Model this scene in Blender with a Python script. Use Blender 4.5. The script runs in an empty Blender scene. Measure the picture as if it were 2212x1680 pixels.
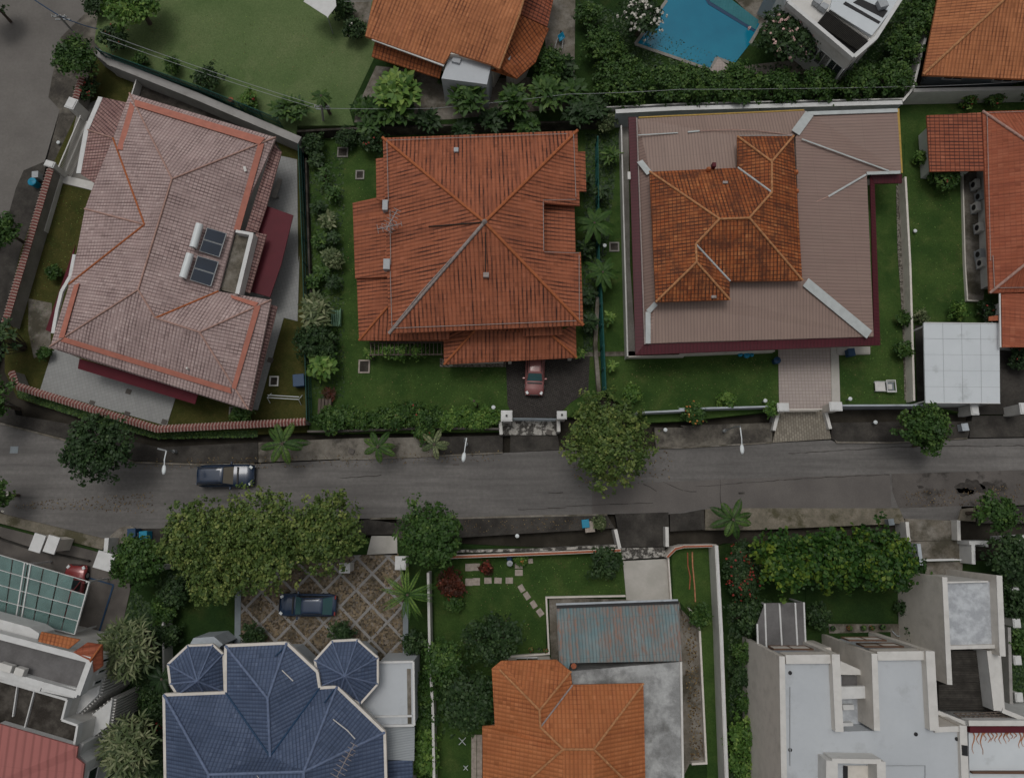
import bpy, math, random
import numpy as np
from mathutils import Vector
from mathutils.geometry import tessellate_polygon
random.seed(7); RNG = np.random.default_rng(7)
S = bpy.context.scene; COL = S.collection; R = math.radians

# ---------------------------------------------------------------- camera, sky, sun
CAM_H = 60.0; TILT = R(10.4); F = 1475.0
cam_d = bpy.data.cameras.new('camera'); cam = bpy.data.objects.new('camera', cam_d); COL.objects.link(cam)
cam.location = (0, 0, CAM_H); cam.rotation_euler = (TILT, 0, 0)
cam_d.sensor_width = 36; cam_d.lens = 36 * F / 2212; cam_d.clip_end = 3000; cam_d.clip_start = 1
S.camera = cam
S.view_settings.view_transform = 'Standard'; S.view_settings.look = 'None'
S.view_settings.gamma = 1; S.view_settings.exposure = -0.98
w = bpy.data.worlds.new('World'); S.world = w; w.use_nodes = True
wt = w.node_tree; bgn = wt.nodes['Background']; sky = wt.nodes.new('ShaderNodeTexSky')
sky.sky_type = 'NISHITA'; sky.sun_disc = False; SUN_E, SUN_R = R(72), R(-20)
sky.sun_elevation = SUN_E; sky.sun_rotation = SUN_R; sky.dust_density = 6; sky.air_density = 1.0; sky.ozone_density = 1.0
hs = wt.nodes.new('ShaderNodeHueSaturation'); hs.inputs['Saturation'].default_value = .12; wt.links.new(sky.outputs[0], hs.inputs['Color']); wt.links.new(hs.outputs[0], bgn.inputs[0]); bgn.inputs[1].default_value = 0.13
sd = bpy.data.lights.new('sun', 'SUN'); sd.energy = 1.1; sd.angle = R(20); sd.color = (1, .95, .88)
so = bpy.data.objects.new('sun', sd); COL.objects.link(so)
sun_dir = Vector((math.sin(SUN_R) * math.cos(SUN_E), math.cos(SUN_R) * math.cos(SUN_E), math.sin(SUN_E)))
so.rotation_euler = sun_dir.to_track_quat('Z', 'Y').to_euler()

# ---------------------------------------------------------------- measuring: survey sheets -> metres
# Sheets A..I are 3x3 detail sheets of the survey picture, O the overview; a point read on a sheet plus a height gives x, y, z
SH = {}
for i, k in enumerate('ABCDEFGHI'):
    SH[k] = ((0, 734.5, 1469)[i % 3], (0, 553, 1109.5)[i // 3], .3395)
SH['O'] = (0, 0, 1.0)
def pix(x, y, z=0.0):
    u = (x - 1106) / F; v = (y - 840) / F
    d = math.cos(TILT) + v * math.sin(TILT); t = (CAM_H - z) / d
    return Vector((u * t, (math.sin(TILT) - v * math.cos(TILT)) * t, z))
def W(s, z=0.0):
    """'A10,20 30,40@2' -> list of points; the sheet letter carries over, @z overrides the height"""
    out = []; k = 'O'
    for tok in s.split():
        if tok[0].isalpha(): k = tok[0]; tok = tok[1:]
        zz = z
        if '@' in tok: tok, q = tok.split('@'); zz = float(q)
        x, y = tok.split(','); o = SH[k]
        out.append(pix(o[0] + float(x) * o[2], o[1] + float(y) * o[2], zz))
    return out
def W1(s, z=0.0): return W(s, z)[0]

# ---------------------------------------------------------------- materials
class NT:
    def __init__(s, name, rough=.85, spec=.3):
        s.m = bpy.data.materials.new(name); s.m.use_nodes = True; s.t = s.m.node_tree
        s.b = s.t.nodes['Principled BSDF']; s.b.inputs['Roughness'].default_value = rough
        s.b.inputs['Specular IOR Level'].default_value = spec
    def n(s, ty, **kw):
        nd = s.t.nodes.new(ty)
        for k, v in kw.items(): setattr(nd, k, v)
        return nd
    def put(s, sock, v):
        if hasattr(v, 'is_output'): s.t.links.new(v, sock)
        elif isinstance(v, (tuple, list)) and len(v) == 3 and sock.type == 'RGBA': sock.default_value = (*v, 1)
        else: sock.default_value = v
    def math(s, op, a, b=None, c=None):
        nd = s.n('ShaderNodeMath', operation=op); s.put(nd.inputs[0], a)
        if b is not None: s.put(nd.inputs[1], b)
        if c is not None: s.put(nd.inputs[2], c)
        return nd.outputs[0]
    def mix(s, f, a, b):
        nd = s.n('ShaderNodeMix', data_type='RGBA'); s.put(nd.inputs[0], f); s.put(nd.inputs[6], a); s.put(nd.inputs[7], b)
        return nd.outputs[2]
    def pos(s): return s.n('ShaderNodeNewGeometry').outputs['Position']
    def uv(s): return s.n('ShaderNodeTexCoord').outputs['UV']
    def map(s, v, scale=(1, 1, 1), rot=(0, 0, 0), loc=(0, 0, 0)):
        nd = s.n('ShaderNodeMapping'); s.put(nd.inputs[0], v); nd.inputs['Scale'].default_value = scale
        nd.inputs['Rotation'].default_value = rot; nd.inputs['Location'].default_value = loc
        return nd.outputs[0]
    def noise(s, v, scale, detail=4, rough=.55):
        nd = s.n('ShaderNodeTexNoise'); s.put(nd.inputs['Vector'], v); nd.inputs['Scale'].default_value = scale
        nd.inputs['Detail'].default_value = detail; nd.inputs['Roughness'].default_value = rough
        return nd.outputs[0]
    def rng(s, v, a, b, c=0., d=1.):
        nd = s.n('ShaderNodeMapRange'); s.put(nd.inputs[0], v)
        for i, q in enumerate((a, b, c, d)): nd.inputs[i + 1].default_value = q
        return nd.outputs[0]
    def bump(s, h, st=.4, dist=.05):
        nd = s.n('ShaderNodeBump'); s.put(nd.inputs['Height'], h); nd.inputs['Strength'].default_value = st
        nd.inputs['Distance'].default_value = dist; s.t.links.new(nd.outputs[0], s.b.inputs['Normal'])
    def col(s, c): s.put(s.b.inputs['Base Color'], c); return s.m
def mul(c, k): return tuple(min(1, x * k) for x in c)
def m_plain(name, c, rough=.6, var=.12, sc=3., spec=.3, metal=0, dirt=.0, bump=.0):
    t = NT(name, rough, spec); p = t.pos(); nz = t.noise(p, sc)
    c2 = t.mix(t.rng(nz, .3, .7), mul(c, 1 - var), mul(c, 1 + var))
    if dirt: c2 = t.mix(t.rng(t.noise(p, .9, 8, .7), .5, .72, 0, dirt), c2, mul((c[0], c[1] * .95, c[2] * .85), .35))
    if bump: t.bump(t.noise(p, 25), bump, .02)
    t.b.inputs['Metallic'].default_value = metal
    return t.col(c2)
def m_ground(name, c, c2, sc=.6, fine=9., lo=.42, hi=.62, rough=.9, speck=.25, stain=None, st_lo=.58, st_hi=.66, streak=None):
    t = NT(name, rough, .2); p = t.pos()
    k = t.mix(t.rng(t.noise(p, sc, 7, .62), lo, hi), c, c2)
    k = t.mix(t.rng(t.noise(p, fine, 3, .7), .3, .7, 0, speck), k, mul(c, .45))
    k = t.mix(t.rng(t.noise(p, 38, 1), .62, .7, 0, speck), k, mul(c2, 1.5))
    if streak: k = t.mix(t.rng(t.noise(t.map(p, (.07, 1.1, 1)), 1.4, 5, .6), .4, .65, 0, streak), k, mul(c, .55))
    if stain: k = t.mix(t.rng(t.noise(t.map(p, loc=(31, 7, 0)), .35, 9, .68), st_lo, st_hi, 0, .85), k, stain)
    t.bump(t.noise(p, 30, 3), .35, .02)
    return t.col(k)
def m_grass(name, a, b, c, sc=.35):
    t = NT(name, .95, .1); p = t.pos()
    k = t.mix(t.rng(t.noise(p, sc, 8, .68), .4, .6), a, b)
    k = t.mix(t.rng(t.noise(t.map(p, loc=(9, 4, 0)), sc * 1.9, 8, .7), .52, .72, 0, .8), k, c)
    k = t.mix(t.rng(t.noise(p, 5.5, 6, .8), .36, .62, 0, .55), k, mul(a, .5))
    k = t.mix(t.rng(t.noise(p, 34, 2, .7), .5, .68, 0, .45), k, mul(b, 1.5))
    t.bump(t.noise(p, 26, 4, .8), .9, .06)
    return t.col(k)
def m_tile(name, c, dark, light, cw=.3, rw=.36, streak=.6, gap=.5, thr=.48, seam=0., stain=None, row=.75, wide=-.1, grime=.5):
    """roof tiles: columns run up the slope (uv in metres), courses across, dirt gathered in some of the channels"""
    t = NT(name, .72, .25); uv = t.uv(); p = t.pos(); sp = t.n('ShaderNodeSeparateXYZ'); t.put(sp.inputs[0], uv); u, v = sp.outputs[0], sp.outputs[1]
    su = t.math('SINE', t.math('MULTIPLY', u, 2 * math.pi / cw))
    fr = t.math('FRACT', t.math('DIVIDE', v, rw))
    cell = t.n('ShaderNodeTexWhiteNoise', noise_dimensions='2D'); cb = t.n('ShaderNodeCombineXYZ')
    t.put(cb.inputs[0], t.math('FLOOR', t.math('DIVIDE', u, cw))); t.put(cb.inputs[1], t.math('FLOOR', t.math('DIVIDE', v, rw))); t.put(cell.inputs[0], cb.outputs[0])
    k = t.mix(t.rng(cell.outputs[0], 0, 1, 0, .55), c, light)
    k = t.mix(t.rng(t.noise(p, .5, 6, .6), .4, .66, 0, .7), k, mul(c, .74))
    k = t.mix(t.rng(t.noise(t.map(uv, (1.5, .12, 1)), 1.1, 6, .7), .5, .68, 0, grime), k, mul(dark, 2.6))
    k = t.mix(t.rng(cell.outputs[0], .98, .985, 0, .35), k, mul(light, 1.2))
    k = t.mix(t.rng(cell.outputs[0], .03, .025, 0, .5), k, mul(c, .55))
    ch = t.rng(su, -1., wide, 1., 0.)
    cr = t.rng(fr, .78, .92, 0., 1.)
    lines = t.math('MAXIMUM', ch, t.math('MULTIPLY', cr, row))
    mask = t.rng(t.noise(t.map(uv, (1.1, .3, 1)), .8, 5, .66), thr - .05, thr + .13, 0, 1)
    m2 = t.rng(t.noise(t.map(uv, (3.2, .3, 1)), 1.9, 4, .6), .38, .56, 0, 1)
    k = t.mix(t.math('MULTIPLY', lines, gap), k, mul(c, .5))
    k = t.mix(t.math('MULTIPLY', t.math('MULTIPLY', t.math('MULTIPLY', ch, mask), m2), streak), k, dark)
    k = t.mix(t.math('MULTIPLY', t.math('MULTIPLY', cr, mask), streak * row), k, dark)
    if stain: k = t.mix(t.rng(t.noise(p, .9, 8, .75), .47, .62, 0, .8), k, stain)
    if seam:
        f2 = t.math('FRACT', t.math('DIVIDE', u, seam)); k = t.mix(t.rng(f2, .93, .97, 0, .7), k, mul(c, .4))
    h = t.math('ADD', t.math('MULTIPLY', su, .5), t.math('MULTIPLY', fr, -.3))
    t.bump(h, .55, .05)
    return t.col(k)
def m_corr(name, c, c2, cw=.2, gap=.3, patch=.4, rough=.5, rust=None, spec=.35):
    t = NT(name, rough, spec); uv = t.uv(); sp = t.n('ShaderNodeSeparateXYZ'); t.put(sp.inputs[0], uv); u = sp.outputs[0]; p = t.pos()
    su = t.math('SINE', t.math('MULTIPLY', u, 2 * math.pi / cw))
    k = t.mix(t.rng(t.noise(p, .45, 6, .6), .38, .64, 0, patch), c, c2)
    sh = t.noise(t.map(uv, (1.2, .12, 1)), 1.2, 3); k = t.mix(t.rng(sh, .35, .65, 0, .35), k, mul(c, .8))
    if rust:
        st = t.n('ShaderNodeTexWhiteNoise', noise_dimensions='1D'); t.put(st.inputs['W'], t.math('FLOOR', t.math('DIVIDE', u, cw)))
        rm = t.math('ADD', t.rng(t.noise(p, .55, 7, .65), .36, .56, 0, .9), t.rng(st.outputs[0], 0, 1, -.35, .55)); k = t.mix(t.math('MULTIPLY', rm, t.rng(t.noise(t.map(uv, (2, .5, 1)), 3, 5, .7), .35, .6)), k, rust)
    k = t.mix(t.rng(su, -1, -.3, gap, 0), k, mul(c, .4))
    k = t.mix(t.rng(t.noise(t.map(uv, (2.2, .16, 1)), 1.3, 6, .7), .54, .7, 0, .4), k, mul(c, .6))
    lap = t.math('FRACT', t.math('DIVIDE', sp.outputs[1], 2.9)); k = t.mix(t.rng(lap, .985, .99, 0, .3), k, mul(c, .5))
    t.bump(su, .2, .02)
    return t.col(k)
def m_brick(name, c, c2, mortar, bw, bh, ms=.02, off=0., rot=0., loc=(0, 0, 0), rough=.8, var=.3):
    t = NT(name, rough, .3); p = t.pos(); b = t.n('ShaderNodeTexBrick'); t.put(b.inputs['Vector'], t.map(p, rot=(0, 0, rot), loc=loc))
    t.put(b.inputs['Color1'], c); t.put(b.inputs['Color2'], c2); t.put(b.inputs['Mortar'], mortar); b.offset = off; b.inputs['Scale'].default_value = 1
    b.inputs['Mortar Size'].default_value = ms; b.inputs['Brick Width'].default_value = bw; b.inputs['Row Height'].default_value = bh; b.inputs['Mortar Smooth'].default_value = .1
    k = t.mix(t.rng(t.noise(p, .8, 7, .65), .4, .68, 0, var), b.outputs[0], mul(c, .5)); t.bump(t.noise(p, 20, 3), .2, .02)
    return t.col(k)
def m_leaf(name, dark, mid, light):
    t = NT(name, .55, .35); a = t.n('ShaderNodeAttribute', attribute_name='tint'); rp = t.n('ShaderNodeValToRGB'); t.put(rp.inputs[0], a.outputs['Fac'])
    e = rp.color_ramp.elements; e[0].position = 0; e[0].color = (*dark, 1); e[1].position = 1; e[1].color = (*light, 1); q = e.new(.55); q.color = (*mid, 1)
    t.put(t.b.inputs['Base Color'], rp.outputs[0])
    tr = t.n('ShaderNodeBsdfTranslucent'); t.put(tr.inputs[0], rp.outputs[0]); mx = t.n('ShaderNodeMixShader'); mx.inputs[0].default_value = .22
    t.t.links.new(t.b.outputs[0], mx.inputs[1]); t.t.links.new(tr.outputs[0], mx.inputs[2]); t.t.links.new(mx.outputs[0], t.t.nodes['Material Output'].inputs[0])
    return t.m
def m_glass(name, c, rough=.12, alpha=1., metal=0.):
    t = NT(name, rough, .6); t.b.inputs['Alpha'].default_value = alpha; t.b.inputs['Metallic'].default_value = metal
    return t.col(t.mix(t.rng(t.noise(t.pos(), .8), .3, .7), mul(c, .8), mul(c, 1.2)))

M = {}
M['soil'] = m_ground('soil', (.03, .026, .02), (.055, .048, .038), .5)
M['asphalt'] = m_ground('asphalt', (.14, .133, .128), (.205, .195, .186), .12, 3.2, .36, .64, .85, .34, streak=.5)
M['asphalt_lane'] = m_ground('asphalt_lane', (.145, .135, .125), (.19, .178, .165), .2, 4, .36, .64, .85, .25)
M['asphalt_patch'] = m_ground('asphalt_patch', (.095, .086, .08), (.14, .127, .118), .3, 7, .36, .62, .85, .25, stain=(.03, .027, .024), st_lo=.53, st_hi=.62)
M['asphalt_repair'] = m_ground('asphalt_repair', (.12, .11, .104), (.155, .142, .133), .3, 8, .36, .62, .85, .25)
M['verge_dark'] = m_ground('verge_dark', (.034, .031, .028), (.078, .071, .063), .5, 6, .4, .62, .9, .4, stain=(.09, .085, .075), st_lo=.57, st_hi=.75)
M['verge'] = m_ground('verge', (.05, .045, .04), (.12, .108, .09), .4, 5, .4, .62, .9, .5, stain=(.24, .22, .185), st_lo=.49, st_hi=.68)
M['verge_pale'] = m_ground('verge_pale', (.15, .135, .115), (.27, .25, .215), .5, 5, .4, .62, .9, .4, stain=(.05, .045, .035), st_lo=.52, st_hi=.62)
M['verge_mossy'] = m_ground('verge_mossy', (.16, .145, .11), (.25, .22, .175), .9, 4, .38, .62, .9, .55, stain=(.07, .065, .035), st_lo=.52, st_hi=.6)
M['concrete'] = m_ground('concrete', (.24, .225, .205), (.31, .295, .27), .6, 5, .4, .6, .85, .3)
M['concrete_pale'] = m_ground('concrete_pale', (.40, .385, .35), (.48, .46, .425), .5, 5, .4, .6, .85, .06)
M['concrete_dirty'] = m_ground('concrete_dirty', (.17, .15, .12), (.26, .24, .21), .8, 3, .4, .6, .9, .5, stain=(.05, .045, .03), st_lo=.48, st_hi=.62)
M['concrete_black'] = m_ground('concrete_black', (.035, .03, .025), (.1, .09, .078), .7, 4, .42, .6, .9, .5)
M['concrete_yard'] = m_ground('concrete_yard', (.10, .09, .083), (.155, .14, .127), .5, 4, .4, .6, .9, .3)
M['concrete_speck'] = m_ground('concrete_speck', (.06, .055, .05), (.5, .48, .44), 2.2, 6, .46, .54, .9, .5)
M['roof_concrete'] = m_ground('roof_concrete', (.27, .275, .275), (.47, .48, .48), .7, 3, .42, .6, .85, .35, stain=(.12, .12, .115), st_lo=.53, st_hi=.66)
M['roof_grey'] = m_ground('roof_grey', (.46, .49, .52), (.52, .55, .58), .25, 3, .3, .7, .7, .05, stain=(.30, .31, .32), st_lo=.56, st_hi=.8)
M['roof_white'] = m_ground('roof_white', (.56, .60, .63), (.63, .67, .70), .3, 3, .3, .7, .6, .03, stain=(.42, .45, .46), st_lo=.58, st_hi=.7)
M['roof_marble'] = m_ground('roof_marble', (.38, .40, .43), (.55, .58, .61), 1.4, 4, .42, .6, .7, .22)
M['roof_dark'] = m_ground('roof_dark', (.12, .115, .115), (.17, .165, .165), .5, 5, .4, .6, .85, .2)
M['grass'] = m_grass('grass', (.034, .075, .018), (.070, .122, .030), (.125, .15, .048))
M['grass_dark'] = m_grass('grass_dark', (.018, .042, .012), (.032, .064, .016), (.055, .065, .02))
M['grass_olive'] = m_grass('grass_olive', (.105, .165, .06), (.155, .21, .088), (.20, .235, .11), .14)
M['grass_dry'] = m_grass('grass_dry', (.05, .06, .016), (.09, .085, .025), (.13, .10, .035), .7)
M['cobble'] = m_brick('cobble', (.07, .062, .055), (.035, .03, .027), (.015, .013, .012), .22, .14, .025, .5, .4, var=.5)
M['pebble'] = m_ground('pebble', (.08, .07, .055), (.3, .28, .24), 5., 9, .44, .56, .9, .6)
M['stone_set'] = m_brick('stone_set', (.30, .27, .22), (.21, .185, .15), (.10, .09, .07), .35, .22, .02, .5, 1.57, var=.6)
M['paving'] = m_brick('paving', (.33, .335, .33), (.30, .305, .30), (.24, .24, .24), .3, .3, .012, 0, R(-17), var=.2)
M['paving_pink'] = m_brick('paving_pink', (.42, .36, .33), (.39, .33, .31), (.27, .23, .21), .3, .3, .02, 0, 0, var=.12)
M['slab'] = m_plain('slab', (.36, .31, .27), .85, .2, 4, dirt=.35, bump=.4)
c0 = W1('H300,690', .2)
def m_crazy():
    t = NT('crazy_paving', .9, .2); p = t.pos(); v = t.n('ShaderNodeTexVoronoi'); t.put(v.inputs['Vector'], p); v.inputs['Scale'].default_value = 6.5
    cr = t.n('ShaderNodeSeparateColor'); t.put(cr.inputs[0], v.outputs['Color'])
    k = t.mix(cr.outputs[0], (.05, .04, .03), (.26, .20, .13)); k = t.mix(t.rng(cr.outputs[1], .6, 1, 0, .7), k, (.28, .25, .22))
    k = t.mix(t.rng(t.noise(p, .9, 6, .65), .42, .65, 0, .7), k, (.045, .04, .028))
    q = t.map(t.map(p, loc=(-c0.x, -c0.y, 0)), rot=(0, 0, R(44))); sp = t.n('ShaderNodeSeparateXYZ'); t.put(sp.inputs[0], q)
    g = None
    for o in sp.outputs[:2]:
        a = t.math('PINGPONG', o, .94); s = t.math('LESS_THAN', a, .105); g = s if g is None else t.math('MAXIMUM', g, s)
    k = t.mix(g, k, t.mix(t.noise(p, 7, 4), (.16, .155, .15), (.36, .35, .34))); t.bump(v.outputs[0], .5, .04)
    return t.col(k)
M['crazy'] = m_crazy()
M['tile_pink'] = m_tile('tile_pink', (.44, .325, .31), (.09, .055, .055), (.55, .44, .42), .29, .31, .85, .75, .46, grime=.12)
M['tile_pink_dark'] = m_tile('tile_pink_dark', (.36, .21, .19), (.05, .022, .025), (.48, .34, .31), .29, .31, .95, .9, .35)
M['band_salmon'] = m_plain('band_salmon', (.42, .16, .115), .6, .12, 2)
M['tile_red'] = m_tile('tile_red', (.38, .122, .06), (.03, .012, .010), (.41, .145, .08), .34, .36, 1., .5, .42, row=.3, wide=.25)
M['tile_old'] = m_tile('tile_old', (.34, .09, .026), (.035, .013, .009), (.50, .21, .08), .30, .34, 1., .9, .38, stain=(.075, .026, .014))
M['tile_orange'] = m_tile('tile_orange', (.47, .175, .072), (.10, .03, .015), (.56, .23, .105), .32, .40, .9, .6, .46, row=.4, wide=.2)
M['tile_orange_dark'] = m_tile('tile_orange_dark', (.34, .10, .032), (.05, .015, .009), (.42, .15, .06), .34, .36, .9, .8, .42)
M['tile_brick'] = m_tile('tile_brick', (.36, .10, .05), (.07, .018, .012), (.42, .15, .085), .34, .4, .6, .4, .55, seam=1.0)
M['tile_brick_dark'] = m_tile('tile_brick_dark', (.32, .09, .045), (.04, .012, .010), (.42, .15, .085), .34, .4, 1, .9, .36)
M['tile_coral'] = m_tile('tile_coral', (.43, .145, .052), (.13, .03, .015), (.49, .19, .08), .30, .33, .7, .6, .54, grime=.2)
M['tile_blue'] = m_tile('tile_blue', (.08, .112, .19), (.02, .03, .06), (.125, .16, .245), .27, .30, .5, .75, .5, grime=.2)
M['ridge_pink'] = m_plain('ridge_pink', (.40, .25, .21), .7, .2, 4)
M['ridge_orange'] = m_plain('ridge_orange', (.38, .12, .045), .7, .2, 4)
M['ridge_tan'] = m_plain('ridge_tan', (.42, .20, .09), .7, .3, 5)
M['ridge_blue'] = m_plain('ridge_blue', (.13, .17, .27), .6, .2, 4)
M['ridge_grey'] = m_plain('ridge_grey', (.30, .26, .245), .6, .2, 4)
M['metal_beige'] = m_corr('metal_beige', (.30, .215, .18), (.255, .175, .15), .27, .5, .5)
M['maroon'] = m_corr('maroon', (.085, .012, .020), (.065, .010, .016), .3, .5, .5)
M['maroon_flat'] = m_plain('maroon_flat', (.095, .010, .018), .65, .1, 1)
M['metal_pink'] = m_corr('metal_pink', (.42, .155, .14), (.36, .13, .12), .62, .5, .4)
M['metal_teal'] = m_corr('metal_teal', (.115, .205, .225), (.24, .30, .31), .26, .55, .7, .6, rust=(.25, .155, .12))
M['metal_rose'] = m_corr('metal_rose', (.36, .26, .25), (.32, .22, .22), .25, .3, .4)
M['metal_white'] = m_corr('metal_white', (.56, .60, .62), (.50, .54, .56), .5, .12, .5)
M['metal_grey'] = m_corr('metal_grey', (.34, .37, .39), (.30, .33, .35), .18, .3, .4)
M['white'] = m_plain('white_paint', (.61, .60, .575), .6, .06, 1.5, dirt=.25)
M['white_clean'] = m_plain('white_clean', (.62, .625, .62), .5, .06, 2, dirt=.18)
M['white_blue'] = m_plain('white_blue', (.42, .46, .50), .6, .08, 1.5, dirt=.5)
M['cream'] = m_plain('cream_render', (.66, .62, .565), .75, .06, 1.5, dirt=.3)
M['grey_wall'] = m_plain('grey_wall', (.33, .32, .31), .85, .12, .8, dirt=.4, bump=.3)
M['grey_paint'] = m_plain('grey_paint', (.20, .23, .25), .6, .1, 2, dirt=.3)
M['dark'] = m_plain('dark_frame', (.02, .02, .022), .5)
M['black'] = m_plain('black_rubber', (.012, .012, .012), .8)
M['brown'] = m_plain('brown_frame', (.12, .065, .04), .5)
M['wood'] = m_plain('timber', (.10, .08, .065), .8, .3, 2)
M['deck'] = m_ground('deck', (.035, .032, .028), (.075, .068, .06), .8, 4, .4, .6, .85, .4, streak=.8)
M['wood_dark'] = m_plain('timber_dark', (.028, .026, .022), .8, .3, 2)
M['green_paint'] = m_plain('green_paint', (.012, .072, .062), .5, .2, 3)
M['steel'] = m_plain('steel', (.35, .37, .38), .4, .1, 4, metal=.3)
M['blue_plastic'] = m_plain('blue_plastic', (.01, .22, .36), .45, .08, 6)
M['blue_dark'] = m_plain('blue_dark', (.015, .05, .11), .45, .1, 6)
M['grey_plastic'] = m_plain('grey_plastic', (.36, .38, .40), .5, .08, 6)
M['terracotta'] = m_plain('terracotta', (.32, .10, .05), .8, .2, 6)
M['yellow'] = m_plain('yellow_gutter', (.42, .27, .06), .6, .2, 4)
M['mesh_green'] = m_glass('mesh_green', (.012, .06, .052), .6, .4)
M['glass'] = m_glass('window_glass', (.02, .028, .032), .1)
M['solar'] = m_glass('solar_glass', (.012, .022, .04), .15)
M['glass_green'] = m_glass('glass_green', (.16, .27, .255), .12, .6)
M['lamp_white'] = m_plain('lamp_white', (.68, .72, .73), .4, .03, 3)
def m_water():
    t = NT('pool_water', .06, .5); p = t.pos(); k = t.mix(t.rng(t.noise(p, .25, 3), .3, .7), (.002, .15, .25), (.005, .20, .31))
    t.bump(t.noise(p, 6, 4), .08, .03); return t.col(k)
M['water'] = m_water()
M['pool_tile'] = m_brick('pool_tile', (.03, .17, .2), (.025, .15, .18), (.07, .2, .22), .15, .15, .01)
M['puddle'] = m_ground('puddle', (.045, .04, .037), (.07, .064, .058), 2.5)
M['leaf_a'] = m_leaf('leaf_olive', (.026, .062, .014), (.105, .165, .036), (.27, .31, .085))
M['leaf_b'] = m_leaf('leaf_green', (.018, .052, .012), (.052, .115, .022), (.13, .21, .045))
M['leaf_c'] = m_leaf('leaf_dark', (.014, .036, .012), (.034, .072, .022), (.08, .135, .042))
M['leaf_d'] = m_leaf('leaf_bright', (.026, .08, .014), (.10, .20, .035), (.25, .36, .08))
M['leaf_e'] = m_leaf('leaf_pale', (.04, .07, .026), (.12, .16, .065), (.32, .34, .19))
M['leaf_y'] = m_leaf('leaf_clipped', (.012, .042, .008), (.036, .10, .014), (.19, .26, .028))
M['leaf_red'] = m_leaf('leaf_red', (.03, .018, .010), (.10, .028, .015), (.24, .06, .03))
M['petal_white'] = m_plain('petal_white', (.6, .58, .52), .6)
M['petal_pink'] = m_plain('petal_pink', (.55, .36, .33), .6)
M['petal_red'] = m_plain('petal_red', (.26, .035, .025), .6)
M['petal_orange'] = m_plain('petal_orange', (.5, .22, .06), .6)
M['bark'] = m_plain('bark', (.09, .07, .055), .9, .3, 5, bump=.5)
M['rust_stain'] = m_plain('rust_stain', (.42, .19, .10), .8, .3, 5)

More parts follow.
